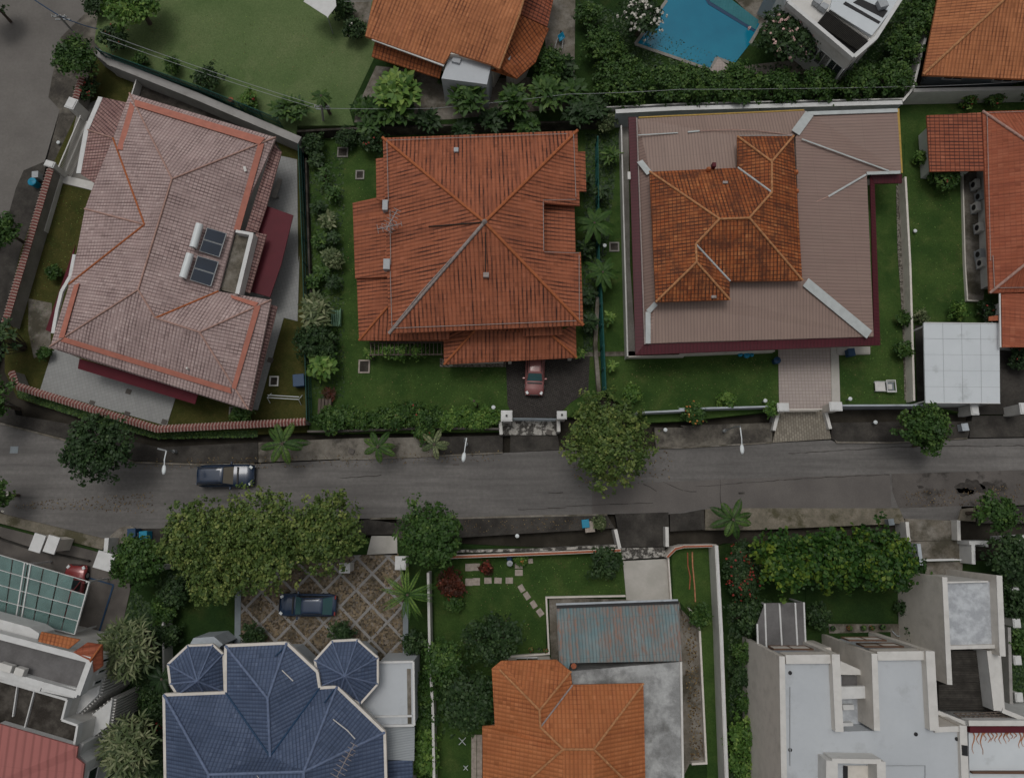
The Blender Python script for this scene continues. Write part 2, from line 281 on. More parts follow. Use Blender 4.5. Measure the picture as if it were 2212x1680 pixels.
# ---------------------------------------------------------------- builders
ORG = {}
def tag(o, label=None, cat=None, group=None, kind=None):
    if label: o['label'] = label
    if cat: o['category'] = cat
    if group: o['group'] = group
    if kind: o['kind'] = kind
    return o
def thing(name, label, cat, loc, group=None):
    o = bpy.data.objects.new(name, None); COL.objects.link(o); o.location = loc; o.empty_display_size = .3
    ORG[o.name] = Vector(loc); return tag(o, label, cat, group)
def link(name, me, parent=None, mat=None):
    if mat is not None: me.materials.append(M[mat] if isinstance(mat, str) else mat)
    o = bpy.data.objects.new(name, me); COL.objects.link(o)
    if parent is not None: o.parent = parent
    ORG[o.name] = ORG.get(parent.name, Vector()) if parent is not None else Vector()
    return o
BN = [0]   # neighbouring beams sit a millimetre or two apart so their tops never share a plane
class MB:
    def __init__(s): s.v = []; s.f = []; s.uv = []
    def face(s, pts, uv=None):
        i = len(s.v); s.v += [tuple(p) for p in pts]; s.f.append(tuple(range(i, i + len(pts)))); s.uv += uv if uv else [(0, 0)] * len(pts)
    def quadgrid(s, A, B, close=True):
        n = len(A)
        for i in range(n if close else n - 1):
            j = (i + 1) % n; s.face([A[i], A[j], B[j], B[i]])
    def cap(s, pts, flip=False):
        tr = tessellate_polygon([[Vector((p[0], p[1], 0)) for p in pts]])
        for a, b, c in tr:
            A, B, C = Vector(pts[a]), Vector(pts[b]), Vector(pts[c]); up = (B - A).cross(C - A).z > 0
            s.face([A, B, C] if up != flip else [C, B, A])
    def prism(s, pts, z0, z1):
        if area(pts) < 0: pts = pts[::-1]
        lo = [Vector((p[0], p[1], z0)) for p in pts]; hi = [Vector((p[0], p[1], z1)) for p in pts]
        s.quadgrid(lo, hi); s.cap(hi); s.cap(lo, True); return s
    def box(s, c, size, rz=0., rx=0.):
        hx, hy, hz = (q / 2 for q in size); cr, sr = math.cos(rz), math.sin(rz); vs = []
        for x, y, z in ((-1,-1,-1),(1,-1,-1),(1,1,-1),(-1,1,-1),(-1,-1,1),(1,-1,1),(1,1,1),(-1,1,1)):
            x *= hx; y *= hy; z *= hz; y, z = y * math.cos(rx) - z * math.sin(rx), y * math.sin(rx) + z * math.cos(rx)
            vs.append((c[0] + x * cr - y * sr, c[1] + x * sr + y * cr, c[2] + z))
        for f in ((3,2,1,0),(4,5,6,7),(0,1,5,4),(1,2,6,5),(2,3,7,6),(3,0,4,7)): s.face([vs[i] for i in f])
        return s
    def beam(s, a, b, wd, ht):
        """box from a to b (centre line of its top)"""
        BN[0] = (BN[0] + 1) % 9; j = Vector((0, 0, BN[0] * .0015)); a, b = Vector(a) + j, Vector(b) + j; d = b - a; h = Vector((d.x, d.y, 0))
        n = Vector((-h.y, h.x, 0)); n = n.normalized() * wd / 2 if n.length > 1e-6 else Vector((wd / 2, 0, 0)); dz = Vector((0, 0, ht))
        A = [a - n - dz, a + n - dz, a + n, a - n]; B = [p + d for p in A]
        s.quadgrid(A, B); s.face(A[::-1] if True else A); s.face(B); return s
    def tube(s, pts, r, n=8, r2=None):
        rings = []; pts = [Vector(p) for p in pts]
        for i, p in enumerate(pts):
            d = (pts[min(i + 1, len(pts) - 1)] - pts[max(i - 1, 0)]).normalized()
            a = d.cross(Vector((0, 0, 1))); a = a.normalized() if a.length > 1e-4 else Vector((1, 0, 0)); b = d.cross(a)
            q = r + ((r2 if r2 is not None else r) - r) * i / max(1, len(pts) - 1)
            rings.append([p + (a * math.cos(t) + b * math.sin(t)) * q for t in (2 * math.pi * k / n for k in range(n))])
        for A, B in zip(rings, rings[1:]): s.quadgrid(A, B)
        s.face(rings[0][::-1]); s.face(rings[-1]); return s
    def lathe(s, c, prof, n=16, sx=1., rz=0.):
        rings = [[Vector((c[0] + math.cos(rz) * r * sx * math.cos(t) - math.sin(rz) * r * math.sin(t), c[1] + math.sin(rz) * r * sx * math.cos(t) + math.cos(rz) * r * math.sin(t), c[2] + z)) for t in (2 * math.pi * k / n for k in range(n))] for r, z in prof]
        for A, B in zip(rings, rings[1:]): s.quadgrid(A, B)
        s.face(rings[0][::-1]); s.face(rings[-1]); return s
    def build(s, name, mat, parent=None, smooth=False, bevel=0):
        o3 = ORG.get(parent.name, Vector()) if parent is not None else Vector()
        me = bpy.data.meshes.new(name); me.from_pydata([(x - o3.x, y - o3.y, z - o3.z) for x, y, z in s.v], [], s.f)
        ul = me.uv_layers.new(name='UVMap'); ul.data.foreach_set('uv', [q for p in s.uv for q in p])
        o = link(name, me, parent, mat)
        import bmesh
        bm = bmesh.new(); bm.from_mesh(me); bmesh.ops.remove_doubles(bm, verts=bm.verts, dist=.0005); bm.to_mesh(me); bm.free()
        if smooth: me.polygons.foreach_set('use_smooth', [True] * len(me.polygons))
        if bevel: md = o.modifiers.new('bevel', 'BEVEL'); md.width = bevel; md.segments = 2
        return o
def area(p): return sum(p[i][0] * p[(i + 1) % len(p)][1] - p[(i + 1) % len(p)][0] * p[i][1] for i in range(len(p))) / 2
def cen(p): return sum((Vector(q) for q in p), Vector()) / len(p)
def offset(p, d):
    """inward offset (positive d) of a flat outline"""
    p = [Vector((q[0], q[1])) for q in p]
    if area(p) < 0: p = p[::-1]
    out = []; n = len(p)
    for i in range(n):
        a, b, c = p[i - 1], p[i], p[(i + 1) % n]; e1 = (b - a).normalized(); e2 = (c - b).normalized()
        n1 = Vector((-e1.y, e1.x)); n2 = Vector((-e2.y, e2.x)); k = 1 + n1.dot(n2)
        m = (n1 + n2) / max(k, .35); out.append(b + m * d)
    return out
def surf(name, s, z, mat, depth=.12, kind='structure', z0=None):
    mb = MB().prism(W(s, z) if isinstance(s, str) else s, z - depth if z0 is None else z0, z)
    return tag(mb.build(name, mat), kind=kind)
def roofmesh(parent, name, faces, mat, th=.14, upv=None):
    mb = MB(); cnt = {}; key = lambda p: (round(p[0], 3), round(p[1], 3), round(p[2], 3)); dz = Vector((0, 0, th))
    for f in faces:
        f = [Vector(p) for p in f]
        if area(f) < 0: f = f[::-1]
        nrm = Vector()
        for i in range(len(f)):
            a, b = f[i], f[(i + 1) % len(f)]; nrm += Vector(((a.y - b.y) * (a.z + b.z), (a.z - b.z) * (a.x + b.x), (a.x - b.x) * (a.y + b.y)))
        nrm.normalize()
        if nrm.z < 0: nrm = -nrm
        up = Vector((0, 0, 1)) - nrm * nrm.z
        if up.length < .02: up = Vector((0, 1, 0))
        if upv: up = Vector(upv); up -= nrm * up.dot(nrm)
        up.normalize(); side = up.cross(nrm)
        for tri in tessellate_polygon([[Vector((p.x, p.y, 0)) for p in f]]):
            q = [f[i] for i in tri]
            if (q[1] - q[0]).cross(q[2] - q[0]).z < 0: q = q[::-1]
            mb.face(q, [(p.dot(side), p.dot(up)) for p in q]); mb.face([p - dz for p in q[::-1]])
        for i in range(len(f)):
            a, b = f[i], f[(i + 1) % len(f)]; k = tuple(sorted((key(a), key(b)))); cnt.setdefault(k, []).append((a, b))
    for v in cnt.values():
        if len(v) == 1: a, b = v[0]; mb.face([a - dz, b - dz, b, a])
    return mb.build(name, mat, parent)
def rf(parent, V, F_, mat, name='roof', th=.14):
    """V: dict letter -> 'A1,2@z' survey point, F_: list of letter strings"""
    P = {k: W1(v) for k, v in V.items()}
    return roofmesh(parent, name, [[P[c] for c in f] for f in F_], mat, th), P
def ridges(parent, P, pairs, mat, r=.13, name='ridge_tiles'):
    for pr in pairs.split():
        a, b = P[pr[0]], P[pr[1]]; n = max(2, int((b - a).length / .42)); mb = MB()
        for i in range(n):
            p = a.lerp(b, i / n); q = a.lerp(b, (i + 1.05) / n); mb.tube([p + Vector((0, 0, .03)), q + Vector((0, 0, .045))], r * 1.08, 8, r * .9)
        mb.build(name, mat, parent)
def band(parent, name, s, wd, mat, z=0, ht=.1):
    p = W(s, z) if isinstance(s, str) else s; mb = MB()
    for a, b in zip(p, p[1:]):
        e = (b - a).normalized() * .0; mb.beam(a - e, b + e, wd, ht)
    return mb.build(name, mat, parent)
def window(parent, a, b, t, zc, ww, wh, frame='white_clean', bars=1):
    a = Vector((a[0], a[1], 0)); b = Vector((b[0], b[1], 0)); d = (b - a).normalized(); n = Vector((d.y, -d.x, 0)); c = a.lerp(b, t); rz = math.atan2(d.y, d.x); mb = MB()
    for sx in (-1, 1): mb.box(c + d * sx * (ww / 2) + n * .03 + Vector((0, 0, zc)), (.08, .1, wh + .08), rz)
    for sz in (-1, 1): mb.box(c + n * .035 + Vector((0, 0, zc + sz * wh / 2)), (ww - .08, .11, .08), rz)
    for k in range(bars): mb.box(c + d * ((k + 1) / (bars + 1) - .5) * ww + n * .03 + Vector((0, 0, zc)), (.05, .08, wh - .08), rz)
    f = mb.build('window', frame, parent)
    MB().box(c + n * .015 + Vector((0, 0, zc)), (ww - .1, .03, wh - .1), rz).build('pane', 'glass', f)
def walls(parent, out, inset, z0, z1, mat, storeys=(1.6, 4.4), step=4.6, frame='white_clean', name='wall'):
    p = offset(out, inset); mb = MB().prism([(q.x, q.y, 0) for q in p], z0, z1); o = mb.build(name, mat, parent)
    for i in range(len(p)):
        a, b = p[i], p[(i + 1) % len(p)]; L = (b - a).length
        if L < 2.6 or not storeys: continue
        n = max(1, int(L / step))
        for k in range(n):
            for zc in storeys:
                if zc + .8 < z1: window(parent, a, b, (k + .5) / n, z0 + zc, min(1.8, L / n * .6), 1.2, frame)
    return o
def wallrun(name, label, path, z0, z1, th, mat, cat='wall', cope=None, copemat=None, cw=.1, group=None):
    p = W(path, z1) if isinstance(path, str) else path; t = thing(name, label, cat, (cen(p).x, cen(p).y, z0), group); mb = MB()
    for a, b in zip(p, p[1:]):
        e = (b - a).normalized() * th * .42; mb.beam(a - e, b + e, th, z1 - z0)
    mb.build('wall_body', mat, t)
    if copemat:
        mc = MB()
        for a, b in zip(p, p[1:]):
            e = (b - a).normalized() * (th + cw) * .45; up = Vector((0, 0, .07)); mc.beam(a - e + up, b + e + up, th + cw, .07 + .001)
        mc.build('coping', copemat, t)
    return t
def fence(name, label, path, z0, z1, mat='green_paint', gap=2.2, rails=3, mesh=True, r=.035):
    p = W(path, z1); t = thing(name, label, 'fence', (cen(p).x, cen(p).y, z0))
    for a, b in zip(p, p[1:]):
        L = (b - a).length; n = max(1, round(L / gap)); d = (b - a).normalized()
        for i in range(n):
            q = a.lerp(b, i / n); MB().tube([(q.x, q.y, z0), (q.x, q.y, z1 + .03)], r * 1.3, 6).build('post', mat, t)
    mb = MB()
    for a, b in zip(p, p[1:]):
        for k in range(rails): h = Vector((0, 0, -(z1 - z0 - .1) * k / (rails - 1 if rails > 1 else 1))); mb.tube([a + h, b + h], r, 5)
        if mesh:
            L = (b - a).length; n = int(L / .16)
            for i in range(n): q = a.lerp(b, (i + .5) / n); mb.box((q.x, q.y, (z0 + z1) / 2), (.02, .02, z1 - z0 - .1))
    mb.build('railing', mat, t)
    if mesh:
        m2 = MB()
        for a, b in zip(p, p[1:]): m2.beam(a - Vector((0, 0, .05)), b - Vector((0, 0, .05)), .015, z1 - z0 - .15)
        m2.build('mesh_panel', 'mesh_green', t)
    return t

# foliage ----------------------------------------------------------
def leafmesh(name, C, Nn, size, asp, tint, mat, parent, D=None, bend=.25):
    """many separate leaves: C centres, Nn normals, size lengths, D long directions"""
    n = len(C); Nn = Nn / (np.linalg.norm(Nn, axis=1, keepdims=True) + 1e-9)
    if D is None: D = RNG.normal(size=(n, 3))
    D = D - Nn * np.sum(D * Nn, axis=1, keepdims=True); D /= (np.linalg.norm(D, axis=1, keepdims=True) + 1e-9); Bt = np.cross(Nn, D)
    s = size[:, None]; wv = s / asp; V = np.empty((n, 6, 3))
    V[:, 0] = C - D * s * .5; V[:, 1] = C - D * s * .1 + Bt * wv * .5 + Nn * s * bend * .2; V[:, 2] = C + D * s * .28 + Bt * wv * .4
    V[:, 3] = C + D * s * .5 - Nn * s * bend * .5; V[:, 4] = C + D * s * .28 - Bt * wv * .4; V[:, 5] = C - D * s * .1 - Bt * wv * .5 + Nn * s * bend * .2
    o3 = np.array(ORG.get(parent.name, Vector()) if parent is not None else Vector()); V = (V - o3).reshape(-1, 3)
    me = bpy.data.meshes.new(name); me.vertices.add(n * 6); me.vertices.foreach_set('co', V.astype(np.float32).ravel())
    base = np.arange(n)[:, None] * 6; q = np.array([0, 1, 2, 5, 5, 2, 3, 4]).reshape(2, 4); loops = (base[:, :, None] + np.array([[0, 1, 2, 5], [5, 2, 3, 4]])[None]).reshape(-1)
    q1 = np.concatenate([base + np.array([[0, 1, 2, 4]]), ], 1)
    loops = np.concatenate([(base + np.array([[0, 1, 4, 5]]))[:, None, :], (base + np.array([[1, 2, 3, 4]]))[:, None, :]], 1).reshape(-1)
    me.loops.add(n * 8); me.loops.foreach_set('vertex_index', loops.astype(np.int32)); me.polygons.add(n * 2)
    me.polygons.foreach_set('loop_start', (np.arange(n * 2) * 4).astype(np.int32)); me.update(calc_edges=True); me.validate()
    at = me.attributes.new('tint', 'FLOAT', 'POINT'); at.data.foreach_set('value', np.repeat(tint, 6).astype(np.float32))
    return link(name, me, parent, mat)
def sph(n):
    v = RNG.normal(size=(n, 3)); return v / np.linalg.norm(v, axis=1, keepdims=True)
def crown_points(c, rx, ry, rz, n, lobes, lobe_r, fill=.55):
    """leaf positions on an uneven crown made of many lobes; returns centres, outward normals, lobe index"""
    k = lobes; a = np.arange(k) * 2.39996 + RNG.random() * 6; rr = np.sqrt((np.arange(k) + .5) / k); rr *= 1 - .18 * RNG.random(k)
    h = np.sqrt(np.maximum(0, 1 - rr ** 2)); rr = rr * (1 + .12 * RNG.normal(size=k) * (rr > .65)); low = RNG.random(k) < .18
    L = np.stack([np.cos(a) * rr * rx * (1 - lobe_r * .7), np.sin(a) * rr * ry * (1 - lobe_r * .7), (h * .75 - .1 - .5 * low) * rz], 1)
    lr = (lobe_r * (.7 + .6 * RNG.random(k)))[:, None]; idx = RNG.integers(0, k, n); d = sph(n); d[:, 2] = np.where(d[:, 2] < -.25, -d[:, 2], d[:, 2])
    rad = (fill + (1 - fill) * RNG.random(n) ** .6)[:, None]; m = min(rx, ry)
    p = L[idx] + d * lr[idx] * rad * np.array([m, m, min(m, rz)])
    return p + np.array(c), d + np.array([0, 0, .5]), idx
def tree(name, label, s, rp, top, z0=.15, mat='leaf_b', ry=None, leaf=.26, asp=1.6, cover=2.6, lobes=None, lobe_r=.34, cat='tree', group=None, flowers=None, trunk=True, low=None, light=.5):
    """s survey point of the crown centre; rp, ry crown radii on the sheet (overview units)"""
    low = low if low is not None else z0 + (top - z0) * (.35 if trunk else 0); zc = (low + top) / 2 if trunk else z0 + (top - z0) * .4
    c = W1(s, zc); k = (CAM_H - zc) / F * .96; rx = rp * k; ry = (ry or rp) * k * 1.1; rx *= 1.1; rz = max(.25, (top - zc)); base = (c.x, c.y, z0)
    t = thing(name, label, cat, base, group); lobes = int((lobes or int(12 + rx * ry * 4)) * 1.5); lobe_r *= .78
    n = int(cover * (math.pi * rx * ry * 1.7 + 2) / (leaf * leaf / asp * .75)); n = min(n, 16000)
    m = 11; k_ = max(8, int(n * 1.15) // m); n = k_ * m; C, Nn, idx = crown_points(c, rx, ry, rz, k_, lobes, lobe_r, .62); lt = RNG.random(lobes); ct = RNG.random(k_)
    C = np.repeat(C, m, 0) + RNG.normal(size=(n, 3)) * leaf * np.array([.62, .62, .4]); Nn = np.repeat(Nn, m, 0)
    tint = np.clip(.2 * RNG.random(n) + .34 * np.repeat(lt[idx] ** 1.4, m) + .45 * np.repeat(ct ** 1.6, m) + light * .6 * (RNG.random(n) ** 2.5), 0, 1)
    crown = leafmesh('crown' if trunk else 'foliage', C, Nn + .55 * RNG.normal(size=(n, 3)), leaf * (.6 + .8 * RNG.random(n)), asp, tint, mat, t)
    if flowers:
        fm, nf, fs = flowers; C, Nn, _ = crown_points(c, rx * 1.02, ry * 1.02, rz * 1.08, nf, lobes, lobe_r, .95); d = sph(nf * 5); C = np.repeat(C, 5, 0) + d * fs * .45
        leafmesh('blossom', C, np.repeat(Nn, 5, 0) + .5 * d, np.full(nf * 5, fs), 1.2, np.ones(nf * 5), fm, t)
    mb = MB(); tr = .05 + .035 * rx
    if trunk:
        mb.tube([(c.x, c.y, z0), (c.x + .1, c.y, (z0 + zc) / 2), (c.x, c.y, zc)], tr * 1.5, 8, tr)
    for i in range(7 if trunk else 5):
        a = i * 2.4; q = .55 + .3 * random.random(); st = (c.x, c.y, z0 + (zc - z0) * (.7 if trunk else 0)); mb.tube([st, (c.x + math.cos(a) * rx * q * .5, c.y + math.sin(a) * ry * q * .5, zc), (c.x + math.cos(a) * rx * q, c.y + math.sin(a) * ry * q, zc + rz * .3)], tr * .8, 6, .02)
    mb.build('trunk' if trunk else 'stems', 'bark', t)
    return t
def rosettes(name, label, s, rp, top, z0=.15, mat='leaf_d', n=14, leaves=11, ll=.7, asp=3.2, ry=None, cat='shrub', group=None, light=.5, up=.35):
    zc = z0 + (top - z0) * .6; c = W1(s, zc); k = (CAM_H - zc) / F * .96; rx = rp * k; ry = (ry or rp) * k
    t = thing(name, label, cat, (c.x, c.y, z0), group); i = np.arange(n); a = i * 2.39996 + 1; rr = np.sqrt((i + .4) / n)
    mx = max(.1, rx - ll * .6); my = max(.1, ry - ll * .6)
    L = np.stack([c.x + np.cos(a) * rr * mx, c.y + np.sin(a) * rr * my, zc + (top - zc) * np.sqrt(1 - rr ** 2 * .9) - .25 * RNG.random(n)], 1)
    az = RNG.random((n, leaves)) * .5 + np.arange(leaves) * 2 * math.pi / leaves + RNG.random((n, 1)) * 6; el = (up + .9 * RNG.random((n, leaves)) - .45)
    D = np.stack([np.cos(az) * np.cos(el), np.sin(az) * np.cos(el), np.sin(el)], -1).reshape(-1, 3); Lr = np.repeat(L, leaves, 0); sz = ll * (.65 + .5 * RNG.random(n * leaves))
    Nn = np.cross(np.cross(D, np.array([0, 0, 1.])), D) + .25 * RNG.normal(size=D.shape); tint = np.clip(np.repeat(RNG.random(n) * .5, leaves) + light * RNG.random(n * leaves), 0, 1)
    leafmesh('foliage', Lr + D * sz[:, None] * .5, Nn, sz, asp, tint, mat, t, D, .35)
    mb = MB()
    for p in L: mb.tube([(c.x + (p[0] - c.x) * .2, c.y + (p[1] - c.y) * .2, z0), (p[0], p[1], p[2])], .05, 5, .03)
    mb.build('stems', 'bark', t); return t
def palm(name, label, s, rp, top, z0=.12, mat='leaf_b', fronds=13, kind='feather', cat='palm', group=None, light=.6, wd=.42, droop=.55):
    c = W1(s, top - .3); k = (CAM_H - top) / F; Rr = rp * k; t = thing(name, label, cat, (c.x, c.y, z0), group); CC, DD, NN, SZ, TT = [], [], [], [], []; rib = MB()
    wide = []
    for i in range(fronds):
        a = i * 2.39996 + random.random() * .35; L = Rr * (.78 + .3 * random.random()); el0 = .85 * (i / fronds) ** .8 + .12; tnt = random.random()
        pts = []
        for j in range(11):
            q = j / 10; r_ = L * q * (1 - .12 * el0); zz = top - .3 + math.sin(el0) * L * .6 * q - droop * L * q * q * (1.1 - .3 * el0); pts.append(Vector((c.x + math.cos(a) * r_, c.y + math.sin(a) * r_, zz)))
        rib.tube(pts, .035, 5, .008); side = Vector((-math.sin(a), math.cos(a), 0))
        if kind == 'feather':
            for j in range(4, 46):
                q = j / 46; f = q * 10; m = int(f); p = pts[m].lerp(pts[min(10, m + 1)], f - m); fw = (pts[min(10, m + 1)] - pts[m]).normalized(); ln = wd * Rr * (math.sin(math.pi * min(1, q * .93 + .12)) ** .7) * .8
                for sg in (-1, 1):
                    d = (side * sg + fw * .75 + Vector((0, 0, -.15))).normalized(); CC.append(p + d * ln * .5); DD.append(d); NN.append(fw.cross(side).normalized() * (1 if fw.cross(side).z > 0 else -1) + side * sg * .3); SZ.append(ln * (.85 + .3 * random.random())); TT.append(min(1, tnt * .5 + light * random.random()))
        else:
            mb = []
            for j in range(11):
                q = j / 10; hw = wd * Rr * .3 * math.sin(math.pi * min(1, max(.03, q * .9 + .08))) ** .6; hw *= (.25 if j == 10 else 1)
                mb.append((pts[j] - side * hw + Vector((0, 0, -hw * .3)), pts[j] + Vector((0, 0, .01)), pts[j] + side * hw + Vector((0, 0, -hw * .3))))
            wide.append((mb, min(1, tnt * .6 + .25 * light)))
    ar = lambda x: np.array([tuple(q) for q in x])
    if kind == 'feather': leafmesh('crown', ar(CC), ar(NN), np.array(SZ), 6.5, np.array(TT), mat, t, ar(DD), .5); rib.build('fronds', 'bark' if False else mat, t)
    else:
        m2 = MB(); tv = []
        for rows, tn in wide:
            for A, B in zip(rows, rows[1:]):
                for q in (0, 1): m2.face([A[q], A[q + 1], B[q + 1], B[q]]); tv += [tn] * 4
        o = m2.build('crown', mat, t); at = o.data.attributes.new('tint', 'FLOAT', 'POINT'); nv = len(o.data.vertices)
        at.data.foreach_set('value', (np.clip(.25 + .5 * RNG.random(nv), 0, 1)).astype(np.float32)); rib.build('ribs', 'leaf_d', t)
    MB().tube([(c.x + .12, c.y - .1, z0), (c.x + .05, c.y, (z0 + top) / 2), (c.x, c.y, top - .2)], .16, 8, .1).build('trunk', 'bark', t)
    return t

# ================================================================ GROUND, ROADS, GARDENS
GZ = -.75
tag(MB().prism([(-900, -900, 0), (900, -900, 0), (900, 900, 0), (-900, 900, 0)], GZ - .5, GZ).build('ground', 'soil'), kind='structure')
S_ = lambda n, s, z, m: surf(n, s, z, m, z0=GZ - .05)
# the street that crosses the picture and the lane at the left
S_('road', 'D-900,900 0,1063 390,1162 860,1312 1300,1326 1620,1322 E0,1297 560,1276 830,1263 1030,1252 1400,1235 2010,1222 F0,1222 590,1188 960,1170 1000,1188 1350,1190 1830,1162 2189,1157 3300,1130 F3300,1570 2189,1582 1790,1592 1790,1680 1430,1680 1390,1607 430,1607 150,1612 0,1642 E2120,1642 1700,1642 750,1668 H190,30 -60,34 G2000,70 900,100 690,165 30,2 -900,-500', 0.0, 'asphalt')
S_('lane', 'A-500,-300 750,-300 600,30 470,180 385,240 330,500 308,620 380,700 330,870 280,1040 150,1085 100,1200 60,1345 -60,1600 -160,2300 -900,2300', 0.0, 'asphalt_lane')
surf('road_patch', 'F1345,1385 2189,1360 2900,1340 2900,1560 2189,1578 1790,1588 1430,1602 1390,1600 1352,1500', .008, 'asphalt_patch', .005)
surf('road_patch', 'F-560,1460 250,1420 1335,1385 1345,1598 430,1602 150,1604 0,1630 -560,1636', .006, 'asphalt_repair', .004)
def blob(name, s, r, z, mat, seed, sx=1.6):
    c = W1(s, z); rr = random.Random(seed); n = 90; ph = [rr.random() * 6.28 for _ in range(9)]
    pts = [(c.x + math.cos(t) * q * sx, c.y + math.sin(t) * q, z) for t, q in ((2 * math.pi * i / n, r * (1 + sum(math.sin((k + 2) * 2 * math.pi * i / n + ph[k]) * .15 / (k + 1) ** .6 for k in range(9)))) for i in range(n))]
    tag(MB().prism(pts, z - .004, z).build(name, mat), kind='structure')
for i, (x, y, r_) in enumerate(((1850, 1470, .7), (1810, 1500, .4), (1950, 1462, .35), (2060, 1462, .2), (1530, 1468, .15))): blob('road_puddle', 'F%d,%d' % (x, y), r_, .014, 'puddle', i + 3)
for s in ('E1132,1612 1440,1601', 'E1440,1588 1720,1578 1990,1570', 'E1640,1492 1690,1515', 'E1930,1450 2015,1495', 'E2055,1435 2189,1490 F105,1500', 'E1325,1505 1420,1506', 'E0,1410 260,1395', 'F100,1465 700,1420 1335,1388', 'F690,1255 1350,1215 2189,1205', 'F255,1420 262,1600'):
    mb = MB(); p = W(s, .016)
    for a, b in zip(p, p[1:]): 
        d = (b - a); n_ = max(2, int(d.length / .5)); pr = a
        for k in range(1, n_ + 1):
            q = a.lerp(b, k / n_) + Vector((random.uniform(-.05, .05), random.uniform(-.05, .05), 0)); mb.beam(pr, q, random.uniform(.02, .07), .004); pr = q
    tag(mb.build('road_crack', 'puddle'), kind='structure')
# verges
S_('verge', 'D-300,760 85,955 100,1010 480,1075 870,1185 1010,1215 1640,1185 1640,1312 1300,1318 860,1304 390,1154 0,1055 -400,960', .12, 'verge_dark')
S_('verge', 'D1644,1185 2189,1160 E620,1150 628,1270 560,1270 0,1290 D1644,1312', .12, 'verge_pale')
S_('verge', 'E634,1150 1035,1140 1035,1245 830,1256 634,1268', .12, 'verge_dark')
S_('verge', 'E2000,1090 2189,1090 F0,1078 590,1060 585,1184 0,1216 E2010,1216', .12, 'verge')
S_('verge', 'F965,1060 1330,1055 1860,1050 1830,1156 1350,1184 1000,1182 962,1160', .12, 'verge_dark')
S_('driveway_apron', 'E1085,1142 1385,1142 1400,1232 1080,1248', .06, 'verge_dark')
S_('driveway_bridge', 'E1035,1046 1380,1046 1380,1138 1035,1138', .15, 'concrete_speck')
S_('driveway_bridge', 'F640,986 925,984 962,1162 588,1186', .15, 'stone_set')
S_('driveway', 'F1860,1015 2189,1010 3200,1000 3200,1125 2189,1150 1840,1156', .05, 'verge_dark')
S_('footpath', 'G30,4 690,165 650,228 0,60 -500,-80 -500,-130', .14, 'verge_mossy')
S_('footpath', 'G680,220 700,140 760,90 830,75 860,90 840,180 780,190', .14, 'concrete_dirty')
S_('verge', 'G860,95 2000,75 H180,36 360,60 360,130 -50,140 G1900,180 900,190', .12, 'verge_dark')
S_('verge', 'H360,38 780,30 1150,20 1700,10 1750,90 1100,130 780,150 360,160', .12, 'verge_dark')
S_('driveway', 'H1750,0 2090,-10 2095,205 1790,215', .04, 'verge_dark')
S_('verge', 'H2100,0 2189,-5 I150,-30 160,100 0,108 H2100,112', .12, 'verge_dark')
S_('footpath', 'I160,-30 430,-36 1395,-36 1435,60 480,102 160,104', .13, 'verge_mossy')
S_('driveway_bridge', 'I1430,30 1770,45 1790,168 1460,172', .15, 'concrete_dirty')
S_('footpath', 'I1790,-30 1880,-40 1880,50 1770,40', .12, 'verge_mossy')
S_('verge', 'I1890,-40 2600,-60 2600,60 1890,60', .12, 'verge_dark')
surf('concrete_apron', 'I1462,176 1840,168 1800,300 1550,296', .13, 'concrete_dirty', z0=GZ)
S_('kerb', 'D0,1058 390,1157 860,1307 1300,1321 1620,1317 1620,1326 1300,1332 860,1318 390,1170 0,1070', .13, 'concrete_dirty')
S_('kerb', 'E0,1290 560,1270 1035,1246 1035,1254 560,1279 0,1299', .13, 'concrete_dirty')
S_('kerb', 'E2010,1214 F0,1214 585,1183 585,1191 0,1224 E2010,1224', .13, 'concrete_dirty')
S_('kerb', 'F985,1168 1000,1180 1350,1183 1830,1155 1830,1163 1350,1191 995,1190', .13, 'concrete_dirty')
S_('kerb', 'H190,24 780,22 1150,10 1700,0 1700,10 1150,22 780,32 190,36', .13, 'concrete_dirty')
# left lane verge
S_('verge', 'A385,240 600,30 760,-200 900,-200 640,280 600,360 500,700 360,1060 320,1060 380,700 308,620 330,500', .1, 'verge')
S_('verge', 'A150,1085 280,1030 290,1060 240,1300 120,1680 D30,430 -60,740 -500,740 A-160,2300 60,1345 100,1200', .12, 'verge_dark')
S_('concrete_ramp', 'A380,705 460,720 390,1050 290,1055', .06, 'verge')
# garden plots (raised slabs with grass)
LZ = .2
S_('lawn', 'A640,300 880,440 1900,890 1960,900 D1955,1045 1960,1120 1010,1162 900,1135 480,1018 110,905 30,740 30,420 A130,1600 330,1060 500,700', LZ, 'grass_dry')
S_('lawn', 'A1900,860 B0,815 1650,790 1660,1680 E1700,840 1590,1020 1040,1030 1030,1118 0,1130 -200,1128 A1960,1660', LZ, 'grass')
S_('lawn', 'B1650,640 C1440,640 1400,1680 F1500,960 1030,955 940,980 620,985 E2189,1050 1960,1060 1700,880 B1660,1600', LZ, 'grass')
S_('lawn', 'C1440,640 1500,560 3300,560 3300,1680 F3300,1000 1860,1008 1500,965 C1405,1680', LZ, 'grass')
UZ = 1.3
surf('lawn', 'A700,-500 1960,-500 B560,-500 400,-100 250,300 60,700 90,800 A1890,800 1885,865 1250,560 650,325 600,270', UZ + .004, 'grass_olive', z0=GZ)
surf('lawn', 'B560,-500 1500,-500 1680,650 1690,690 1640,780 90,802 62,700 250,300', UZ, 'grass_dark', z0=GZ)
surf('lawn', 'B1504,-500 C1700,-500 1540,280 1470,560 1425,630 0,660 B1690,690 1684,650', UZ, 'grass_dark', z0=GZ)
surf('lawn', 'C1704,-500 3300,-500 3300,540 1510,555 1476,560 1545,280', .6, 'soil', z0=GZ)
